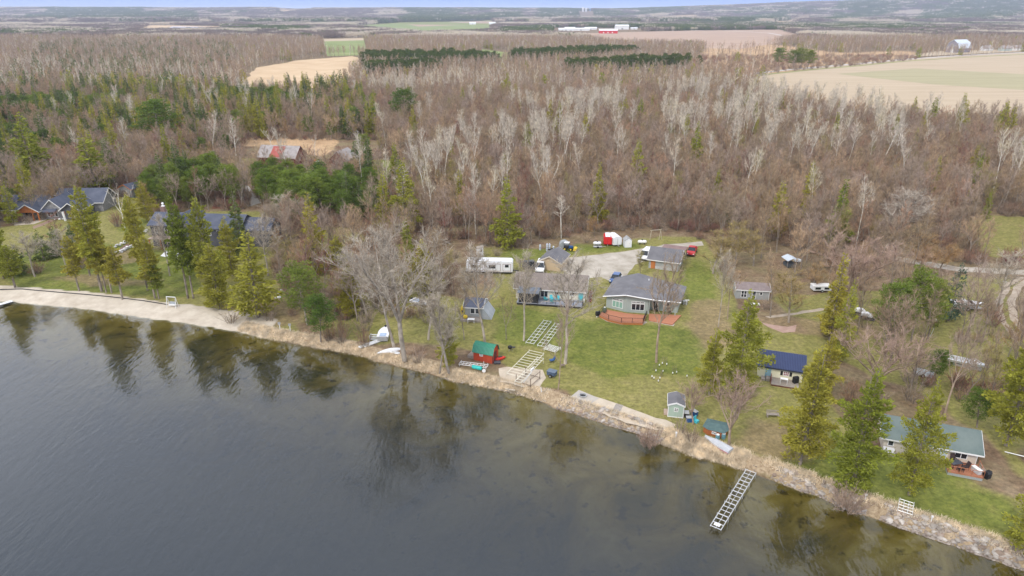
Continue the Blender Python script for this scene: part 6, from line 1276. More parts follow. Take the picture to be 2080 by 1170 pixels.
t = thing('garden_cart', 'small dark cart with white handles left of the silver boat', 'cart', 1900, 662, .6); bx(-.5, .5, -.35, .35, .3, .7).build('tray', M('dark_red_tray', (.12, .04, .03), (.16, .06, .05), 2), t); wheels(t, (0,), .4, .22); MB().bar((.1, .2, .6), (.5, .3, 1.3), .04).bar((-.1, -.2, .6), (.2, -.3, 1.3), .04).build('handle', WHITE, t)
t = thing('leaning_post', 'leaning white post left of the silver boat', 'post', 1889, 684); MB().bar((0, 0, 0), (.35, 0, 1.7), .05).build('post_shaft', WHITE, t); MB().lathe([(.09, 0), (.09, .06)], 8, (.35, 0, 1.7)).build('cap', BLACK, t)
t = thing('bird_bath', 'small white stand on the grass below the gravel road', 'stand', 2041, 573); MB().bar((0, 0, 0), (0, 0, 1.9), .07).build('stand_shaft', WHITE, t); MB().lathe([(.3, 0), (.35, .1)], 10, (0, 0, .02)).build('base', WHITE, t)
# white camper / tent and boats left of the cottonwood
t = thing('parked_boat', 'white boat with blue trim parked between the cottonwood and the blue grey cottage', 'boat', 852, 622, math.radians(-35)); hull(t, 3.8, 1.8, .8, PW, .35); bx(-1.4, .4, -.6, .6, 1.12, 1.2).build('deck_floor', M('pale_blue', (.35, .45, .6), (.45, .55, .68), 2), t); bx(-2.1, -1.85, -.2, .2, .6, 1.4).build('outboard_motor', BLACK, t); MB().prism([(.3, 1.15), (.7, 1.15), (.4, 1.5)], 'y', -.5, .5).build('windscreen', GLASS, t)
t = thing('white_boat_bow', 'white boat stored bow up against the brush, blue cushion inside', 'boat', 781, 683, math.radians(92)); hull(t, 4.6, 2.0, .8, PW, .2); bx(-2.0, -.9, -.55, .55, 1.0, 1.12).build('cushion', M('pale_blue', (.3, .4, .55), (.4, .5, .65), 2), t, .03); bx(-2.4, -2.2, -.9, .9, .2, 1.0).build('transom', STEEL, t); MB().lathe([(.2, 0), (.2, .3)], 8, (2.0, 0, 1.0)).build('bow_cover', BLACK, t)
t = thing('dock_stairs', 'stack of pale grey dock panels below the stored white boat', 'dock panels', 770, 690, math.radians(-3))
for k_ in range(3): bx(-1.55, 1.55, -.55+k_*.42, -.2+k_*.42, .25+k_*.22, .33+k_*.22).build('panel', M('pale_panel_grey', (.5, .52, .5), (.62, .63, .6), 2), t)
bx(-1.6, -1.5, -.55, .7, 0, .9).build('side_frame', STEEL, t); bx(1.5, 1.6, -.55, .7, 0, .9).build('side_frame', STEEL, t)
A = at(738, 705); B = at(778, 690); an = math.atan2(B[1]-A[1], B[0]-A[0]); t = thing('white_dock_panel', 'long plain white dock panel lying on the grass near the water', 'dock panel', loc=(A[0], A[1], Z0), rz=an); bx(0, 4.6, -.5, .5, .12, .24).build('panel', WHITE, t); bx(.2, 4.4, -.4, -.3, 0, .12).build('bearer', STEEL, t); bx(.2, 4.4, .3, .4, 0, .12).build('bearer', STEEL, t)
t = thing('overturned_canoe', 'white overturned canoe right of the long white panel', 'canoe', 793, 713, math.radians(22)); V = []; n = 9
for i in range(n): u = i/8; x = -2.3+4.6*u; w_ = .5*math.sin(math.pi*(.03+.94*u)); V += [(x, -w_, 0), (x, -w_*.7, .35*w_/.5+.05), (x, 0, .5*w_/.5+.06), (x, w_*.7, .35*w_/.5+.05), (x, w_, 0)]
MB().add(V, [(i*5+j, i*5+5+j, i*5+6+j, i*5+1+j) for i in range(8) for j in range(4)]+[(0, 1, 2, 3, 4), tuple(range(40, 45))[::-1]]).build('hull', PW, t); MB().bar((-2.2, 0, .12), (2.2, 0, .12), .04).build('keel', STEEL, t)
t = thing('small_white_dinghy', 'small white board half under the overturned canoe', 'board', 803, 717, math.radians(-20)); MB().prism([(-.8, -.3), (.6, -.35), (.9, 0), (.6, .35), (-.8, .3)], 'z', 0, .16).build('board_body', PW, t, .04); MB().bar((-.7, 0, .18), (.7, 0, .18), .03).build('grip', BLACK, t)
t = thing('white_ring', 'coiled white hose ring beside the long white panel', 'hose', 733, 705); MB().lathe([(.3, 0), (.42, .05), (.42, .15), (.3, .2), (.26, .1)], 14).build('coil', WHITE, t); MB().bar((.4, 0, .08), (.9, .2, .04), .04).build('hose_end', WHITE, t)
for i, (px, py) in enumerate(((569, 670), (590, 673))):
    t = thing('sign_post', ['small grey sign on a white post by the reeds, left of two', 'small grey sign on a white post by the reeds, right of two'][i], 'sign', px, py, .1, 'two signs on white posts'); bx(-.06, .06, -.06, .06, 0, 1.5).build('post', WHITE, t); bx(-.25, .25, -.08, -.06, 1.1, 1.6).build('sign_panel', STEEL, t)
t = thing('white_swing_bench', 'white framed swing bench at the right end of the sand beach', 'swing bench', 351, 624, -.15)
for x in (-.95, .95):
    for y in (-.5, .5): MB().bar((x, y, 0), (x, 0, 2.2), .06).build('leg', WHITE, t)
MB().bar((-1.0, 0, 2.2), (1.0, 0, 2.2), .08).build('crossbeam', WHITE, t); bx(-.7, .7, -.3, .3, .5, .58).build('seat', WHITE, t); bx(-.7, .7, .25, .33, .58, 1.1).build('backrest', GREYT, t)
for x in (-.65, .65): MB().bar((x, 0, .55), (x, 0, 2.2), .02).build('chain', STEEL, t)
t = thing('corner_dock', 'white dock end reaching into the lake at the left edge', 'dock', loc=(*at(-25, 625, .4), 0), rz=heading((-25, 625), (22, 612))); bx(-.5, 4.3, -.5, .5, .35, .45).build('deck_floor', WHITE, t); bx(-.5, 4.3, -.52, -.46, .2, .35).build('side_rail', BLACK, t)
for x in (0, 3.8): MB().bar((x, -.45, -.8), (x, -.45, .6), .04).build('leg', STEEL, t)
P_ = W([(-30, 588.5), (0, 588.5), (45, 587.5), (119, 594), (170, 598), (223, 603), (290, 611), (340, 619)]); o = MB()
for a, b in zip(P_, P_[1:]): o.bar((a[0], a[1], Z0+.04), (b[0], b[1], Z0+.04), .12)
tag(o.build('edging_strip', BLACK), 'black edging strip between the green lawn and the sand beach', 'edging')
t = thing('bank_debris', 'dark driftwood heap on the bank right of the sand beach', 'driftwood', 503, 652, .3)
for k_ in range(5): MB().bar((-.5+k_*.2, -.3, .1), (-.1+k_*.15, .4, .5), .05).build('branch', WOODG, t)
# shore lawn: red shed surroundings
t = thing('teal_drum', 'teal barrel lying by the pipe frame in front of the red shed', 'barrel', 969, 750, heading((958, 746), (981, 751))); MB().lathe([(.25, -.85), (.31, -.8), (.31, .8), (.25, .85)], 14, (0, 0, .31), 'x').build('barrel_body', TEALB, t)
for x in (-.3, .3): MB().lathe([(.325, -.03), (.325, .03)], 14, (x, 0, .31), 'x').build('hoop', M('pale_teal', (.1, .55, .5), (.15, .6, .55), 1), t)
t = thing('lift_wheel', 'white winch wheel standing at the end of the teal barrel', 'winch wheel', 983, 757); MB().lathe([(.22, -.05), (.3, -.05), (.3, .05), (.22, .05)], 14, (0, 0, .35), 'y').build('rim', WHITE, t); MB().bar((0, 0, 0), (0, 0, 2.1), .05).bar((-.3, 0, .35), (.3, 0, .35), .03).build('post', ALU, t)
def frame_rack(name, label, A, B, wd_, nc, m, z=.3, rails=3, cat='dock frame', legs=True, r_=.05, zl=Z0, group=None, droop=0):
    """a ladder-like metal frame: long rails, crossbars, short legs"""
    a = at(*A, zl+z); b = at(*B, zl+z); Lg = math.dist(a, b); t = thing(name, label, cat, loc=(a[0], a[1], zl), rz=math.atan2(b[1]-a[1], b[0]-a[0]), group=group)
    for i in range(rails): y = wd_*(i/(rails-1)-.5); MB().bar((0, y, z), (Lg, y, z), r_).build('rail', m, t)
    for i in range(nc): x = Lg*i/(nc-1); MB().bar((x, -wd_/2, z+.02), (x, wd_/2, z+.02), r_*.8).build('crossbar', m, t)
    if legs:
        for x in (.1, Lg-.1):
            for s_ in (-1, 1): MB().bar((x, s_*wd_/2, -.9 if zl < .5 else 0), (x, s_*wd_/2, z+.25), .035).build('leg', m, t)
    return t, Lg
frame_rack('stored_dock', 'pale pipe frame lying in front of the red shed', (934, 737), (990, 744), 1.1, 9, WHITE, .35, 3)
frame_rack('stored_dock', 'long ladder like dock frame on the lawn, the left of two', (1076, 697), (1112, 652), 1.5, 9, ALU, .3, 3)
frame_rack('stored_dock', 'long ladder like dock frame on the lawn, the right of two', (1099, 703), (1134, 658), 1.4, 9, ALU, .3, 3)
frame_rack('stored_dock', 'short stack of dock pipes left of the shade tree', (1110, 704), (1134, 711), 1.9, 8, WHITE, .4, 5)
frame_rack('stored_canopy', 'wide curved canopy frame lying over the sand patch', (1044, 762), (1090, 715), 2.7, 11, M('ivory_pipe', (.66, .62, .5), (.74, .7, .58), 2, .5), .5, 2, 'canopy frame', r_=.06)
frame_rack('stored_canopy', 'narrow ladder frame leaning over the boat lift', (1052, 776), (1098, 727), 1.1, 12, MM['ivory_pipe'], .9, 2, 'canopy frame', r_=.06)
t = thing('boat_lift', 'boat lift of dark posts with white winch on the sand patch', 'boat lift', 1072, 774, heading((1072, 784), (1095, 764)))
for x, y in ((-1.4, -1.3), (1.6, -1.3), (-1.4, 1.3), (1.6, 1.3)): MB().bar((x, y, 0), (x, y, 1.5), .07).build('post', BRONZE, t)
for a, b in (((-1.4, -1.3, .2), (1.6, -1.3, .2)), ((-1.4, 1.3, .2), (1.6, 1.3, .2)), ((-1.4, -1.3, .25), (-1.4, 1.3, .25)), ((1.6, -1.3, .25), (1.6, 1.3, .25)), ((-1.4, -1.3, 1.3), (1.6, -1.3, 1.3))): MB().bar(a, b, .06).build('beam', BRONZE, t)
bx(.9, 1.7, -.2, .05, 1.35, 1.7).build('winch', WHITE, t); MB().bar((-1.4, 0, .4), (1.8, -.1, 1.4), .07).build('bunk', ALU, t)
t = thing('kettle_grill', 'black kettle grill on the lawn right of the red shed', 'grill', 1036, 712); MB().lathe([(.1, .35), (.34, .45), (.42, .65), (.36, .85), (.12, .98)], 14).build('bowl', BLACK, t, smooth=True)
for a in range(3): MB().bar((.15*math.cos(a*2.1), .15*math.sin(a*2.1), .4), (.4*math.cos(a*2.1), .4*math.sin(a*2.1), 0), .025).build('leg', STEEL, t)
bx(.4, .9, -.25, .25, .62, .66).build('side_table', BLACK, t)
t = thing('blue_dock_box', 'dark blue storage cart beside the reddish trunk', 'cart', 1121, 764, -.5); bx(-.7, .7, -.5, .5, .3, .95).build('cart_body', M('slate_blue', (.06, .09, .14), (.09, .12, .18), 2, .6), t, .04); bx(-.75, .75, -.55, .55, .95, 1.0).build('lid', M('slate_lid', (.12, .15, .2), (.16, .2, .25), 2), t); wheels(t, (0,), .62, .28)
t = thing('blue_tarp_chair', 'blue folded lawn chair below the shade tree', 'chair', 1121, 735, .2); MB().prism([(-.4, .3), (.35, .35), (.6, .9), (.5, .95), (.25, .45), (-.4, .4)], 'y', -.3, .3).build('seat', BLUEP, t); 
for s_ in (-1, 1): MB().bar((-.35, s_*.28, 0), (.3, s_*.28, .45), .03).bar((.35, s_*.28, 0), (-.3, s_*.28, .38), .03).build('leg', BLACK, t)
t = thing('dark_stool', 'small dark stool beside the reddish trunk', 'stool', 1143, 746); bx(-.3, .3, -.3, .3, .4, .48).build('seat', BRONZE, t)
for x in (-.25, .25):
    for y in (-.25, .25): MB().bar((x, y, 0), (x, y, .42), .03).build('leg', BRONZE, t)
t = thing('fallen_limb', 'fallen forked branch on the bank below the reddish trunk', 'branch', 1108, 795, .4); MB().bar((-.8, 0, .08), (.9, .1, .15), .06).build('main_stem', M('pale_wood', (.4, .3, .2), (.5, .4, .3)), t); MB().bar((0, .05, .1), (.6, .7, .2), .04).build('side_stem', MM['pale_wood'], t); MB().bar((-.7, 0, 0), (-.75, .1, .8), .08).build('stub', WHITE, t)
t = thing('bank_driftwood', 'pale driftwood plank at the water edge below the sand patch', 'plank', 1036, 792, heading((1030, 791), (1044, 793))); bx(-.8, .8, -.1, .1, 0, .1).build('plank_body', MM['pale_wood'], t); bx(-.3, -.2, -.14, .14, .1, .14).build('cleat', WOODG, t)
# fire ring terrace
sheet('concrete_pad', W([(1150, 813), (1176, 792), (1217, 809), (1194, 824)]), .012, M_CONC)
sheet('paver_walk', W([(1251, 820), (1266, 823), (1255, 848), (1239, 844)]), .012, M('paver_grey', (.26, .23, .20), (.36, .32, .28), 3, .9))
t = thing('fire_ring', 'round metal fire ring on the concrete pad by the water', 'fire ring', 1184, 804.5); MB().lathe([(.55, 0), (.6, .22), (.5, .24), (.46, .02)], 18).build('ring_wall', STEEL, t); MB().lathe([(.46, .04), (.1, .1)], 14).build('ash_bed', BLACK, t)
# overturned rowboat
A = at(1438, 893); B = at(1478, 915); t = thing('overturned_rowboat', 'grey rowboat with red stripe lying upside down beside the pale many stemmed tree', 'rowboat', loc=((A[0]+B[0])/2, (A[1]+B[1])/2, Z0), rz=math.atan2(A[1]-B[1], A[0]-B[0])); V = []; Lb = 4.2
for i in range(9):
    u = i/8; x = -Lb/2+Lb*u; w_ = .68*(1-max(0, u-.4)**2*2.3)+.02; V += [(x, -w_, 0), (x, -w_*.86, .38), (x, -w_*.35, .5), (x, w_*.35, .5), (x, w_*.86, .38), (x, w_, 0)]
MB().add(V, [(i*6+j, i*6+6+j, i*6+7+j, i*6+1+j) for i in range(8) for j in range(5)]+[tuple(range(6)), tuple(range(48, 54))[::-1]]).build('hull', M('boat_grey', (.42, .43, .45), (.52, .53, .55), 2, .5), t)
for s_ in (-1, 1): 
    q = MB()
    for i in range(8): a, b = V[i*6+(0 if s_ < 0 else 5)], V[i*6+6+(0 if s_ < 0 else 5)]; q.bar((a[0], a[1]*1.0, .09), (b[0], b[1]*1.0, .09), .05)
    q.build('gunwale_stripe', M('dull_red', (.35, .04, .04), (.42, .07, .07), 2), t)
for y in (-.4, -.2, 0, .2, .4): bx(-Lb/2+.1, Lb/2-1.0-abs(y), y-.02, y+.02, .485, .53).build('keel_strip', M('boat_pale', (.6, .61, .63), (.7, .71, .73), 2), t)
for i, (px, py, m_, lab) in enumerate(((1400, 856, BLUEP, 'dark blue bin left of the cedar hut'), (1414, 858, TURQ, 'pale teal chair left of the cedar hut'), (1394, 846, BLACK, 'black bin right behind the sage shed'), (1410, 843, BLUEP, 'blue tub behind the beige budding tree'))):
    t = thing('storage_bin' if i != 1 else 'stacked_chair', lab, 'bin' if i != 1 else 'chair', px, py, i*.7)
    if i != 1: MB().prism([(-.4, 0), (.4, 0), (.48, .7), (-.48, .7)], 'y', -.3, .3).build('bin_body', m_, t); bx(-.5, .5, -.34, .34, .7, .76).build('lid', STEEL, t)
    else: bx(-.3, .3, -.3, .3, .3, .4).build('seat', m_, t); bx(-.3, .3, .25, .33, .4, .95).build('backrest', m_, t); bx(-.28, .28, -.28, .28, 0, .3).build('base', m_, t)
# picnic bench, posts, small rack
t = thing('grey_bench', 'weathered grey bench alone on the lawn left of the tall olive cedar', 'bench', 1569, 846, -.1); 
for k_ in range(4): bx(-.85, .85, -.35+k_*.18, -.2+k_*.18, .42, .47).build('slat', WOODG, t)
for x in (-.75, .75): bx(x-.06, x+.06, -.35, .33, 0, .42).build('leg', WOODG, t)
for k_ in (0, 1): bx(-.85, .85, .34, .38, .55+k_*.2, .68+k_*.2).build('back_slat', WOODG, t)
for i, (px, py, lab) in enumerate(((1757, 1015, 'white marker post on the bank right of the pinkish bush'), (1891, 1060, 'white marker post with cap right of the small pipe rack'), (1373, 888, 'pale stake in the reeds below the sage shed'))):
    t = thing('marker_post', lab, 'post', px, py); MB().bar((0, 0, 0), (0, 0, .75), .06).build('post_shaft', WHITE, t); bx(-.12, .12, -.06, .06, .6, .85).build('post_cap', WHITE, t)
frame_rack('pipe_rack', 'small square pipe rack on the grass at the bank below the green roofed cottage', (1838, 1041), (1842, 1018), 1.5, 5, ALU, .25, 4, 'pipe rack')
t = thing('pipe_rail', 'white pipe lying along the grass at the right edge', 'pipe', 2040, 920, math.radians(-30)); MB().bar((0, 0, .2), (5, 0, .2), .07).build('pipe_shaft', WHITE, t)
for x in (.4, 2.5, 4.6): bx(x-.05, x+.05, -.12, .12, 0, .14).build('bearer', WOODG, t)
# lakeside ornaments
for i, (px, py) in enumerate(((1345, 742), (1354, 744), (1339, 746), (1332, 757), (1346, 758), (1324, 769), (1328, 772), (1337, 778), (1340, 772), (1374, 760), (1366, 762), (1395, 768))):
    t = thing('garden_ornament', 'white stake ornament '+['at the top of the ring', 'at the top right of the ring', 'at the top left of the ring', 'left side upper', 'right side', 'left side lower', 'lower left of the ring', 'at the bottom of the ring', 'lower right of the ring', 'with dark trellis, right one', 'with dark trellis, left one', 'alone at the right near the cedar'][i], 'ornament', px, py, i, 'white ornaments around the lawn ring')
    MB().lathe([(.03, 0), (.03, .35)], 6).build('stake', BLACK, t); MB().lathe([(.03, .3), (.1, .36), (.09, .5), (.03, .6)], 8).build('figure', WHITE, t)
for i, (px, py) in enumerate(((1349, 738), (1369, 755), (1330, 752), (1343, 765))):
    t = thing('trellis', 'dark metal trellis in the lawn ring, '+['at the back', 'at the right', 'at the left', 'at the front'][i], 'trellis', px, py, .3*i, 'dark trellises on the lawn')
    for k_ in range(3): MB().bar((-.35+k_*.35, 0, 0), (-.35+k_*.35, 0, 1.2), .025).build('upright', BRONZE, t)
    for k_ in range(3): MB().bar((-.35, 0, .3+k_*.35), (.35, 0, .3+k_*.35), .02).build('crossbar', BRONZE, t)
# the long dock standing in the lake
a = at(1525, 958, .55); b = at(1453, 1073, .55); an = math.atan2(b[1]-a[1], b[0]-a[0]); Ld = math.dist(a, b); t = thing('lake_dock', 'long bare aluminium dock frame standing in the lake at the lower right', 'dock', loc=(a[0], a[1], 0), rz=an)
ns = 5; sl_ = Ld/ns
for s_ in range(ns):
    sec = MB(); x0, x1 = s_*sl_, (s_+1)*sl_-.05
    for y in (-.62, .62): sec.box(x0, x1, y-.035, y+.035, .48, .60)
    sec.box(x0, x1, -.02, .02, .50, .58)
    o = sec.build('dock_section', ALU, t)
    for k_ in range(4): x = x0+(x1-x0)*k_/3; bx(x-.035, x+.035, -.58, .58, .605, .635).build('crossbar', M('bright_aluminium', (.7, .7, .69), (.8, .8, .79), 3, .4), o)
    for y in (-.68, .68): MB().bar((x0+.1, y, -1.6), (x0+.1, y, .8), .03).build('leg', ALU, o)
bx(Ld-.9, Ld-.35, -.35, .35, .64, .68).build('end_plate', WHITE, t)
t = thing('mooring_stake', 'thin white stake standing in the lake left of the dock', 'stake', loc=(*at(1479, 1020, 0), -1.2)); MB().bar((0, 0, 0), (.15, 0, 2.2), .03).build('stake_shaft', WHITE, t); MB().bar((-.1, 0, 2.2), (.25, 0, 2.15), .04).build('stake_cap', WHITE, t)

# ------------------------------------------------------------------ stones: terrace walls, boulders, rip-rap
def rock_mesh(seed):
    r_ = np.random.default_rng(seed); bm = bmesh.new(); bmesh.ops.create_icosphere(bm, subdivisions=1, radius=1)
    for v in bm.verts: v.co *= r_.uniform(.72, 1.12); v.co.z *= .7
    me = bpy.data.meshes.new(f'rock_{seed}'); bm.to_mesh(me); bm.free(); return me
def stone_mat(name, cols): 
    m = tree_mat(name, cols); return m
ROCKM = stone_mat('field_stones', [(.22, .17, .135), (.33, .285, .24), (.44, .4, .355), (.28, .21, .16), (.38, .33, .28)]); WST = stone_mat('white_limestone', [(.55, .54, .52), (.7, .69, .67)]); RK = [rock_mesh(i) for i in range(5)]; RKW = [m_.copy() for m_ in RK]
for m_ in RK: m_.materials.append(ROCKM)
for m_ in RKW: m_.materials.append(WST)
def stone_wall(label, px, hgt_=2, name='terrace_wall'):
    P_ = W(px); t = thing(name, label, 'stone wall', loc=(P_[0][0], P_[0][1], Z0)); n = 0
    for a, b in zip(P_, P_[1:]):
        k_ = max(1, int(np.hypot(*(b-a))/.95))
        for i in range(k_):
            for lv in range(hgt_):
                p = a+(b-a)*(i+.5*(lv % 2)+rng.uniform(-.1, .1))/k_; o = link('stone', RKW[n % 5], t, (p[0]-P_[0][0], p[1]-P_[0][1]+rng.uniform(-.1, .1), .2+lv*.35), rng.uniform(0, 6), (.56*rng.uniform(.85, 1.1), .42, .34)); n += 1
stone_wall('upper white stone terrace wall rising to the dark roofed house', [(234, 503), (252, 496), (268, 483), (285, 478), (300, 470)])
stone_wall('lower white stone terrace wall along the left lawn', [(231, 518), (247, 513), (262, 504), (280, 501), (294, 498)])
sheet('mulch_bed', W([(236, 510), (252, 499), (268, 491), (272, 497), (255, 506), (240, 514)]), .01, M('purple_mulch', (.13, .07, .06), (.2, .12, .1), 2)); sheet('mulch_bed', W([(440, 400), (484, 404), (482, 424), (430, 424)]), .01, M('red_mulch', (.15, .06, .035), (.22, .09, .06), 1))
stone_wall('pale stone edging in front of the long grey house', [(112, 447), (128, 446), (150, 442), (168, 439)], 1, 'garden_wall'); sheet('garden_bed', W([(66, 460), (88, 452), (100, 446), (112, 447), (88, 458), (68, 465)]), .01, M('brown_mulch', (.25, .17, .12), (.34, .24, .18), 1))
sheet('mulch_bed', W([(1546, 655), (1560, 664), (1590, 676), (1615, 674), (1618, 660), (1600, 664), (1570, 660)]), .01, M('pink_mulch', (.36, .23, .18), (.45, .31, .25), 1))
for i, (px, py, s_) in enumerate(((478, 492, 1.0), (486, 488, .9), (484, 498, 1.1), (494, 484, .8), (492, 494, .9), (501, 480, .9), (472, 504, .8), (476, 510, .9), (468, 514, .7), (510, 478, .8), (533, 478, .9), (545, 482, .9), (540, 488, .7), (556, 480, .8), (565, 606, .8), (567, 598, .9), (570, 592, .6), (398, 518, .6), (408, 514, .7))):
    x, y = at(px, py); tag(link('boulder', RKW[i % 5] if i > 13 else RK[i % 5], None, (x, y, Z0+.2), i, (s_, s_*.85, s_*.8)), ('large pale boulder in the rock garden right of the dark roofed house' if i < 14 else 'white boulder beside the cone shaped cedar' if i < 17 else 'white boulder at the edge of the white patio'), 'boulder', 'boulders around the dark roofed house')
# shore stones: individuals where they show largest, the rest joined
def shore_pts(x0, x1):
    """points of the shoreline between two photo columns"""
    q = [p for p in SHD if x0 < pr(p[0], p[1], 0)[0] < x1 and 20 < p[1] < 200]; return np.array(q)
def along_shore(x0, x1, n, d0, d1, seed):
    r_ = np.random.default_rng(seed); q = shore_pts(x0, x1); i = r_.integers(0, len(q)-1, n); f_ = r_.uniform(0, 1, n)[:, None]; p = q[i]*(1-f_)+q[i+1]*f_
    d = q[i+1]-q[i]; nn = np.stack([-d[:, 1], d[:, 0]], 1); nn /= np.maximum(np.linalg.norm(nn, axis=1)[:, None], 1e-6); dist = r_.uniform(d0, d1, n); return p+nn*dist[:, None], dist
def land_z(dist): return np.where(dist > 0, .06+(Z0-.06)*sstep(0, 1, dist/2.2), .0)
segs = [(1132, 1345, 90, 'lying in the stone bank below the sand terrace'), (1560, 1760, 60, 'lying in the stone bank between the dock and the pinkish bush'), (1760, 2095, 150, 'lying in the stone bank below the green roofed cottage')]
ri = np.random.default_rng(3)
for si, (a, b, n_, lab) in enumerate(segs):
    p, dd = along_shore(a, b, n_, .1, 2.2, 40+si); z_ = land_z(dd)
    for i in range(n_):
        s_ = ri.uniform(.24, .46) if ri.uniform() < .85 else ri.uniform(.45, .62); tag(link('shore_stone', RK[i % 5], None, (p[i, 0], p[i, 1], z_[i]+.08), ri.uniform(0, 6), (s_, s_*ri.uniform(.7, 1), s_*ri.uniform(.6, .9))), 'rounded pale stone '+lab, 'stone', 'larger stones along the shore')
def joined(name, P_, Z_, S_, meshes, m, label):
    Vs, Fs, n = [], [], 0; tm = []
    for me in meshes:
        v = np.empty(len(me.vertices)*3, np.float32); me.vertices.foreach_get('co', v); f_ = np.array([list(p.vertices) for p in me.polygons]); tm.append((v.reshape(-1, 3), f_))
    for i in range(len(P_)):
        v, f_ = tm[i % len(tm)]; a = ri.uniform(0, 6.28); c, s = math.cos(a), math.sin(a); w_ = v*S_[i]; w_ = np.stack([w_[:, 0]*c-w_[:, 1]*s, w_[:, 0]*s+w_[:, 1]*c, w_[:, 2]], 1)+[P_[i, 0], P_[i, 1], Z_[i]]; Vs.append(w_); Fs.append(f_+n); n += len(v)
    return stuff(link(name, mesh_np(name, np.concatenate(Vs), np.concatenate(Fs), m)), label)
PS, DS = [], []
for (a, b, n_, d0, d1, sd_) in ((1130, 1350, 1300, -.15, 2.4, 1), (1545, 1765, 900, -.15, 2.2, 2), (1765, 2100, 1900, -.2, 2.4, 3), (880, 1130, 220, -.3, 1.6, 4), (1350, 1545, 160, -.2, 1.0, 5)):
    p, dd = along_shore(a, b, n_, d0, d1, sd_); PS.append(p); DS.append(dd)
PS = np.concatenate(PS); DS = np.concatenate(DS); n_ = len(PS); pm = nmat('pebble_mix', (.15, .115, .09), (.42, .36, .3), 1.6, .9, 3)
joined('shore_pebbles', PS, land_z(DS)+.03, ri.uniform(.10, .24, n_)[:, None]*np.array([1, .85, .7]), RK[:3], pm, 'small stones filling the bank between the larger ones')
# dead reeds and dry grass along the bank
def grass_patch(name, P_, Z_, h, m, label, per=7, w_=.05, spread=.25):
    T = TM(); n = len(P_)*per; B = np.repeat(np.column_stack([P_, Z_]), per, 0)+np.column_stack([rng.normal(size=(n, 2))*spread, np.zeros(n)]); D = unit(np.column_stack([rng.normal(size=(n, 2))*.55, np.ones(n)])); T.blades(B, D, rng.uniform(.5, 1.2, n)*h, rng.uniform(.7, 1.3, n)*w_); return stuff(link(name, T.mesh(name, m)), label)
REED = tree_mat('dead_reeds', [(.70, .57, .40), (.80, .68, .50)]); m_ = REED.node_tree
rp, rd = [], []
for (a, b, n_, d0, d1, s_) in ((470, 740, 2600, -.1, 2.6, 11), (740, 900, 1000, 0, 2.0, 12), (900, 1130, 1500, -.1, 2.0, 13), (1130, 1345, 900, .8, 2.6, 14), (1340, 1530, 3600, -.1, 3.0, 15), (1530, 2100, 1700, 1.5, 3.2, 16)):
    p, dd = along_shore(a, b, n_, d0, d1, s_); rp.append(p); rd.append(dd)
rp = np.concatenate(rp); rd = np.concatenate(rd); grass_patch('dead_reeds', rp, land_z(rd)-.02, .5, REED, 'flattened pale dead reeds along the water edge')
LG = tree_mat('lawn_blades', [(.16, .17, .05), (.24, .22, .09), (.12, .16, .035)])
# woodland undergrowth
for i, (x, y) in enumerate([at(1010, 520), at(1190, 492), at(1420, 486), at(1700, 560), at(700, 520)]):
    kd = (SH_B+SH_R)[i % 3]; e = plant(kd, 'undergrowth_shrub', x, y, 1.0, None, ['brown brush behind the travel trailer', 'brown brush at the wood edge behind the gravel yard', 'reddish brush at the wood edge right of the swing frame', 'brown brush under the wide pinkish tree', 'brown brush left of the cottonwood'][i], 'shrub', None)
    if kd[0].name not in SRC:
        for ch in e.children: SRC[ch.data.name] = ch
P = grid_pts(88, 460, 2.7); sd = shore_dist(P[:, 0], P[:, 1]); P = P[sd > 6]; P = P[~inany(P, EXC) & ~inany(P, OPEN[:3])]; P = P[fbm(P[:, 0]*.08, P[:, 1]*.08, 99) > .44]
P = P[~(pip(P, RIGHT) & (rng.uniform(size=len(P)) < .7))]
scatter('undergrowth', SH_B+SH_R, P, .7, 1.5, 'brown leafless undergrowth beneath the woodland trees'); print('UNDER', len(P))
P = grid_pts(430, 960, 9, 60); P = P[inany(P, MARSH)]; scatter('marsh_brush', SH_B+SH_R, P, 1.0, 2.2, 'low brush scattered over the tan marsh')

# ------------------------------------------------------------------ far farms
def barn(name, label, px, py, Lx, Dy, wh, rh, ridge, wm, rm, rz=0, cat='barn'):
    t = thing(name, label, cat, px, py, rz); walls(t, -Lx/2, Lx/2, 0, Dy, wh, rh, ridge, wm); roof(t, -Lx/2, Lx/2, 0, Dy, wh, rh, ridge, rm, .6, rm); return t
t = barn('red_barn', 'long bright red barn with white roof on the far farm', 1236, 68, 50, 14, 7.5, 11.5, 'x', M('far_barn_red', (.55, .03, .03), (.62, .05, .05), .1), SHEETM)
for a in (10, 22, 34): bx(-25+a, -22+a, -.05, 0, 1, 4).build('window', WHITE, t)
for i, (px, py, Lx, Dy, lab) in enumerate(((1150, 63, 46, 14, 'long white farm building at the left end of the far farm'), (1180, 62.5, 54, 14, 'long white farm building left of the bright red barn'), (1200, 60.5, 40, 12, 'white farm building behind the bright red barn'), (1158, 60.5, 34, 12, 'white farm building behind the leftmost long one'))):
    t = barn('white_farm_building', lab, px, py, Lx, Dy, 5, 8.5, 'x', WHITE, SHEETM, .02*i); bx(-2, 2, -.06, 0, 0, 3.6).build('barn_door', STEEL, t)
t = barn('white_dairy_barn', 'tall white dairy building right of the bright red barn', 1264, 60, 44, 30, 11, 15, 'x', WHITE, SHEETM); bx(-3, 3, -.06, 0, 0, 5).build('barn_door', STEEL, t)
t = barn('white_low_shed', 'low white shed at the right end of the far farm', 1288, 60, 22, 10, 5, 7, 'x', WHITE, SHEETM); bx(-2, 2, -.06, 0, 0, 3).build('barn_door', STEEL, t)
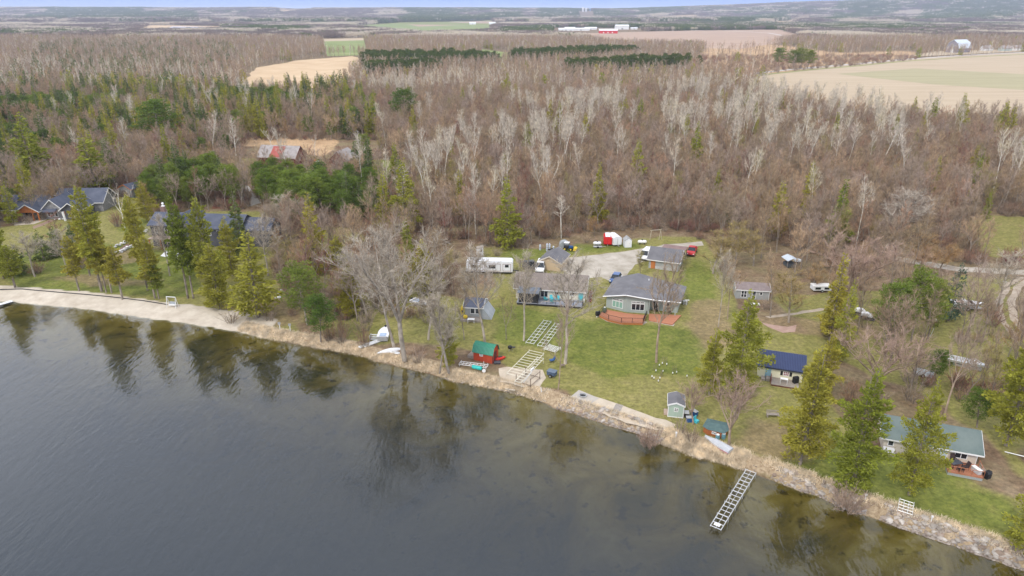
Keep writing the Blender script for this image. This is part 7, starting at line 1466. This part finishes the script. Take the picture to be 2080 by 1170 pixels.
for i, (px, py) in enumerate(((1183.5, 37), (1190, 37), (1198, 36.5))):
    t = thing('farm_silo', ['white silo far beyond the red barn, the left one', 'pale blue silo far beyond the red barn, the middle one', 'blue silo far beyond the red barn, the right one'][i], 'silo', px, py, 0, 'silos on the far farm'); t.location.z = Z0+float(hills(*[np.array([v]) for v in t.location[:2]])[0]); MB().lathe([(9, 0), (9, 34-i*6), (6, 39-i*6), (1, 41-i*6)], 14).build('silo_wall', [WHITE, SHEETM, M('silo_blue', (.3, .42, .6), (.36, .48, .66), .1)][i], t); MB().lathe([(9.1, 15), (9.1, 16)], 14).build('band', STEEL, t)
t = thing('grey_gambrel_barn', 'old grey gambrel barn with pale roof beyond the tan field', 'barn', 1920, 106, math.radians(-14)); GP = [(0, 6.5), (3, 13), (9, 17), (15, 13), (18, 6.5)]; MB().prism([(0, 0), (18, 0)]+GP[::-1], 'y', 0, 30).build('wall', M('old_grey_boards', (.22, .2, .22), (.3, .28, .3), .4), t)
t.rotation_euler[2] = math.radians(-62); MB().prism(slab([(-.6, 6.0), (2.6, 13.3), (9, 17.5), (15.4, 13.3), (18.6, 6.0)], .4), 'y', -.6, 30.6).build('roof', M('pale_metal_roof', (.5, .55, .6), (.6, .64, .68), .2), t); bx(7, 11, -.1, 0, 0, 5).build('barn_door', WHITE, t)
for i, (px, py, m_, lab) in enumerate(((2008, 103, SHEETM, 'small pale shed right of the old gambrel barn'), (2046, 103.5, M('farmhouse_teal', (.4, .48, .45), (.5, .56, .52), .3), 'pale farmhouse with grey roof right of the small shed'), (2068, 102.5, WHITE, 'white farmhouse near the right edge beyond the field'))):
    t = barn('farmhouse', lab, px, py, 16, 9, 4, 7.5, 'x', m_, ROOF_OLD, .2, 'farmhouse'); bx(-1, 1, -.06, 0, 0, 2.6).build('door', STEEL, t)
for i, (px, py, s_) in enumerate(((1580, 137, 1.45), (1612, 140, 1.35), (1626, 140, 1.5), (1640, 139, 1.35))):
    x, y = at(px, py); plant(KP[i % 3], 'field_pine', x, y, s_, None, ['round dark pine standing alone left of the roadside clump', 'left pine of the round roadside clump', 'middle pine of the round roadside clump', 'right pine of the round roadside clump'][i], 'tree', 'pines by the field road', s_*1.5)
for i, (px, py, lab) in enumerate(((960, 50, 'white farmhouse beyond the green field'), (1000, 50, 'pale farm shed beyond the green field'), (450+390, 31, 'white house among the far dark trees'), (1640, 70, 'pale shed at the far farm road'), (1880, 13, 'long pale building on the far right hill'))):
    t = barn('distant_building', lab, px, py if py > 30 else 33, 30 if i < 4 else 60, 14, 6, 11, 'x', WHITE, SHEETM, 0, 'farm building'); bx(-2, 2, -.1, 0, 0, 4).build('barn_door', STEEL, t); x_, y_ = t.location[:2]; t.location.z = Z0+float(hills(np.array([x_]), np.array([y_]))[0])
for nm, px, py, lab in (('wood_cabin', 268, 124, 'brown house among the dark spruces in the far left wood'), ('wood_cabin', 335, 122, 'pale roofed house among the dark spruces in the far left wood')):
    t = barn(nm, lab, px, py, 14, 9, 4, 8, 'x', WOODG if px < 300 else WHITE, ROOF_OLD, .2, 'house'); bx(-1, 1, -.06, 0, 0, 2.4).build('door', BLACK, t)
# ------------------------------------------------------------------ haze
def haze():
    bm = bmesh.new(); bmesh.ops.create_cube(bm, size=1)
    me = bpy.data.meshes.new('haze'); bm.to_mesh(me); bm.free()
    m = bpy.data.materials.new('haze_mat'); m.use_nodes = True; nt = m.node_tree; nt.nodes.clear()
    o = N(nt, 'ShaderNodeOutputMaterial'); v = N(nt, 'ShaderNodeVolumePrincipled', inp={'Color': (.76, .82, 1.0, 1), 'Density': HAZE, 'Anisotropy': .2}); L(nt, v.outputs[0], o.inputs['Volume'])
    me.materials.append(m); ob = link('haze', me, None, (0, 4300, 119), 0, (20400, 13800, 262)); stuff(ob, 'thin bluish haze over the countryside')
HAZE = 9e-5
haze()
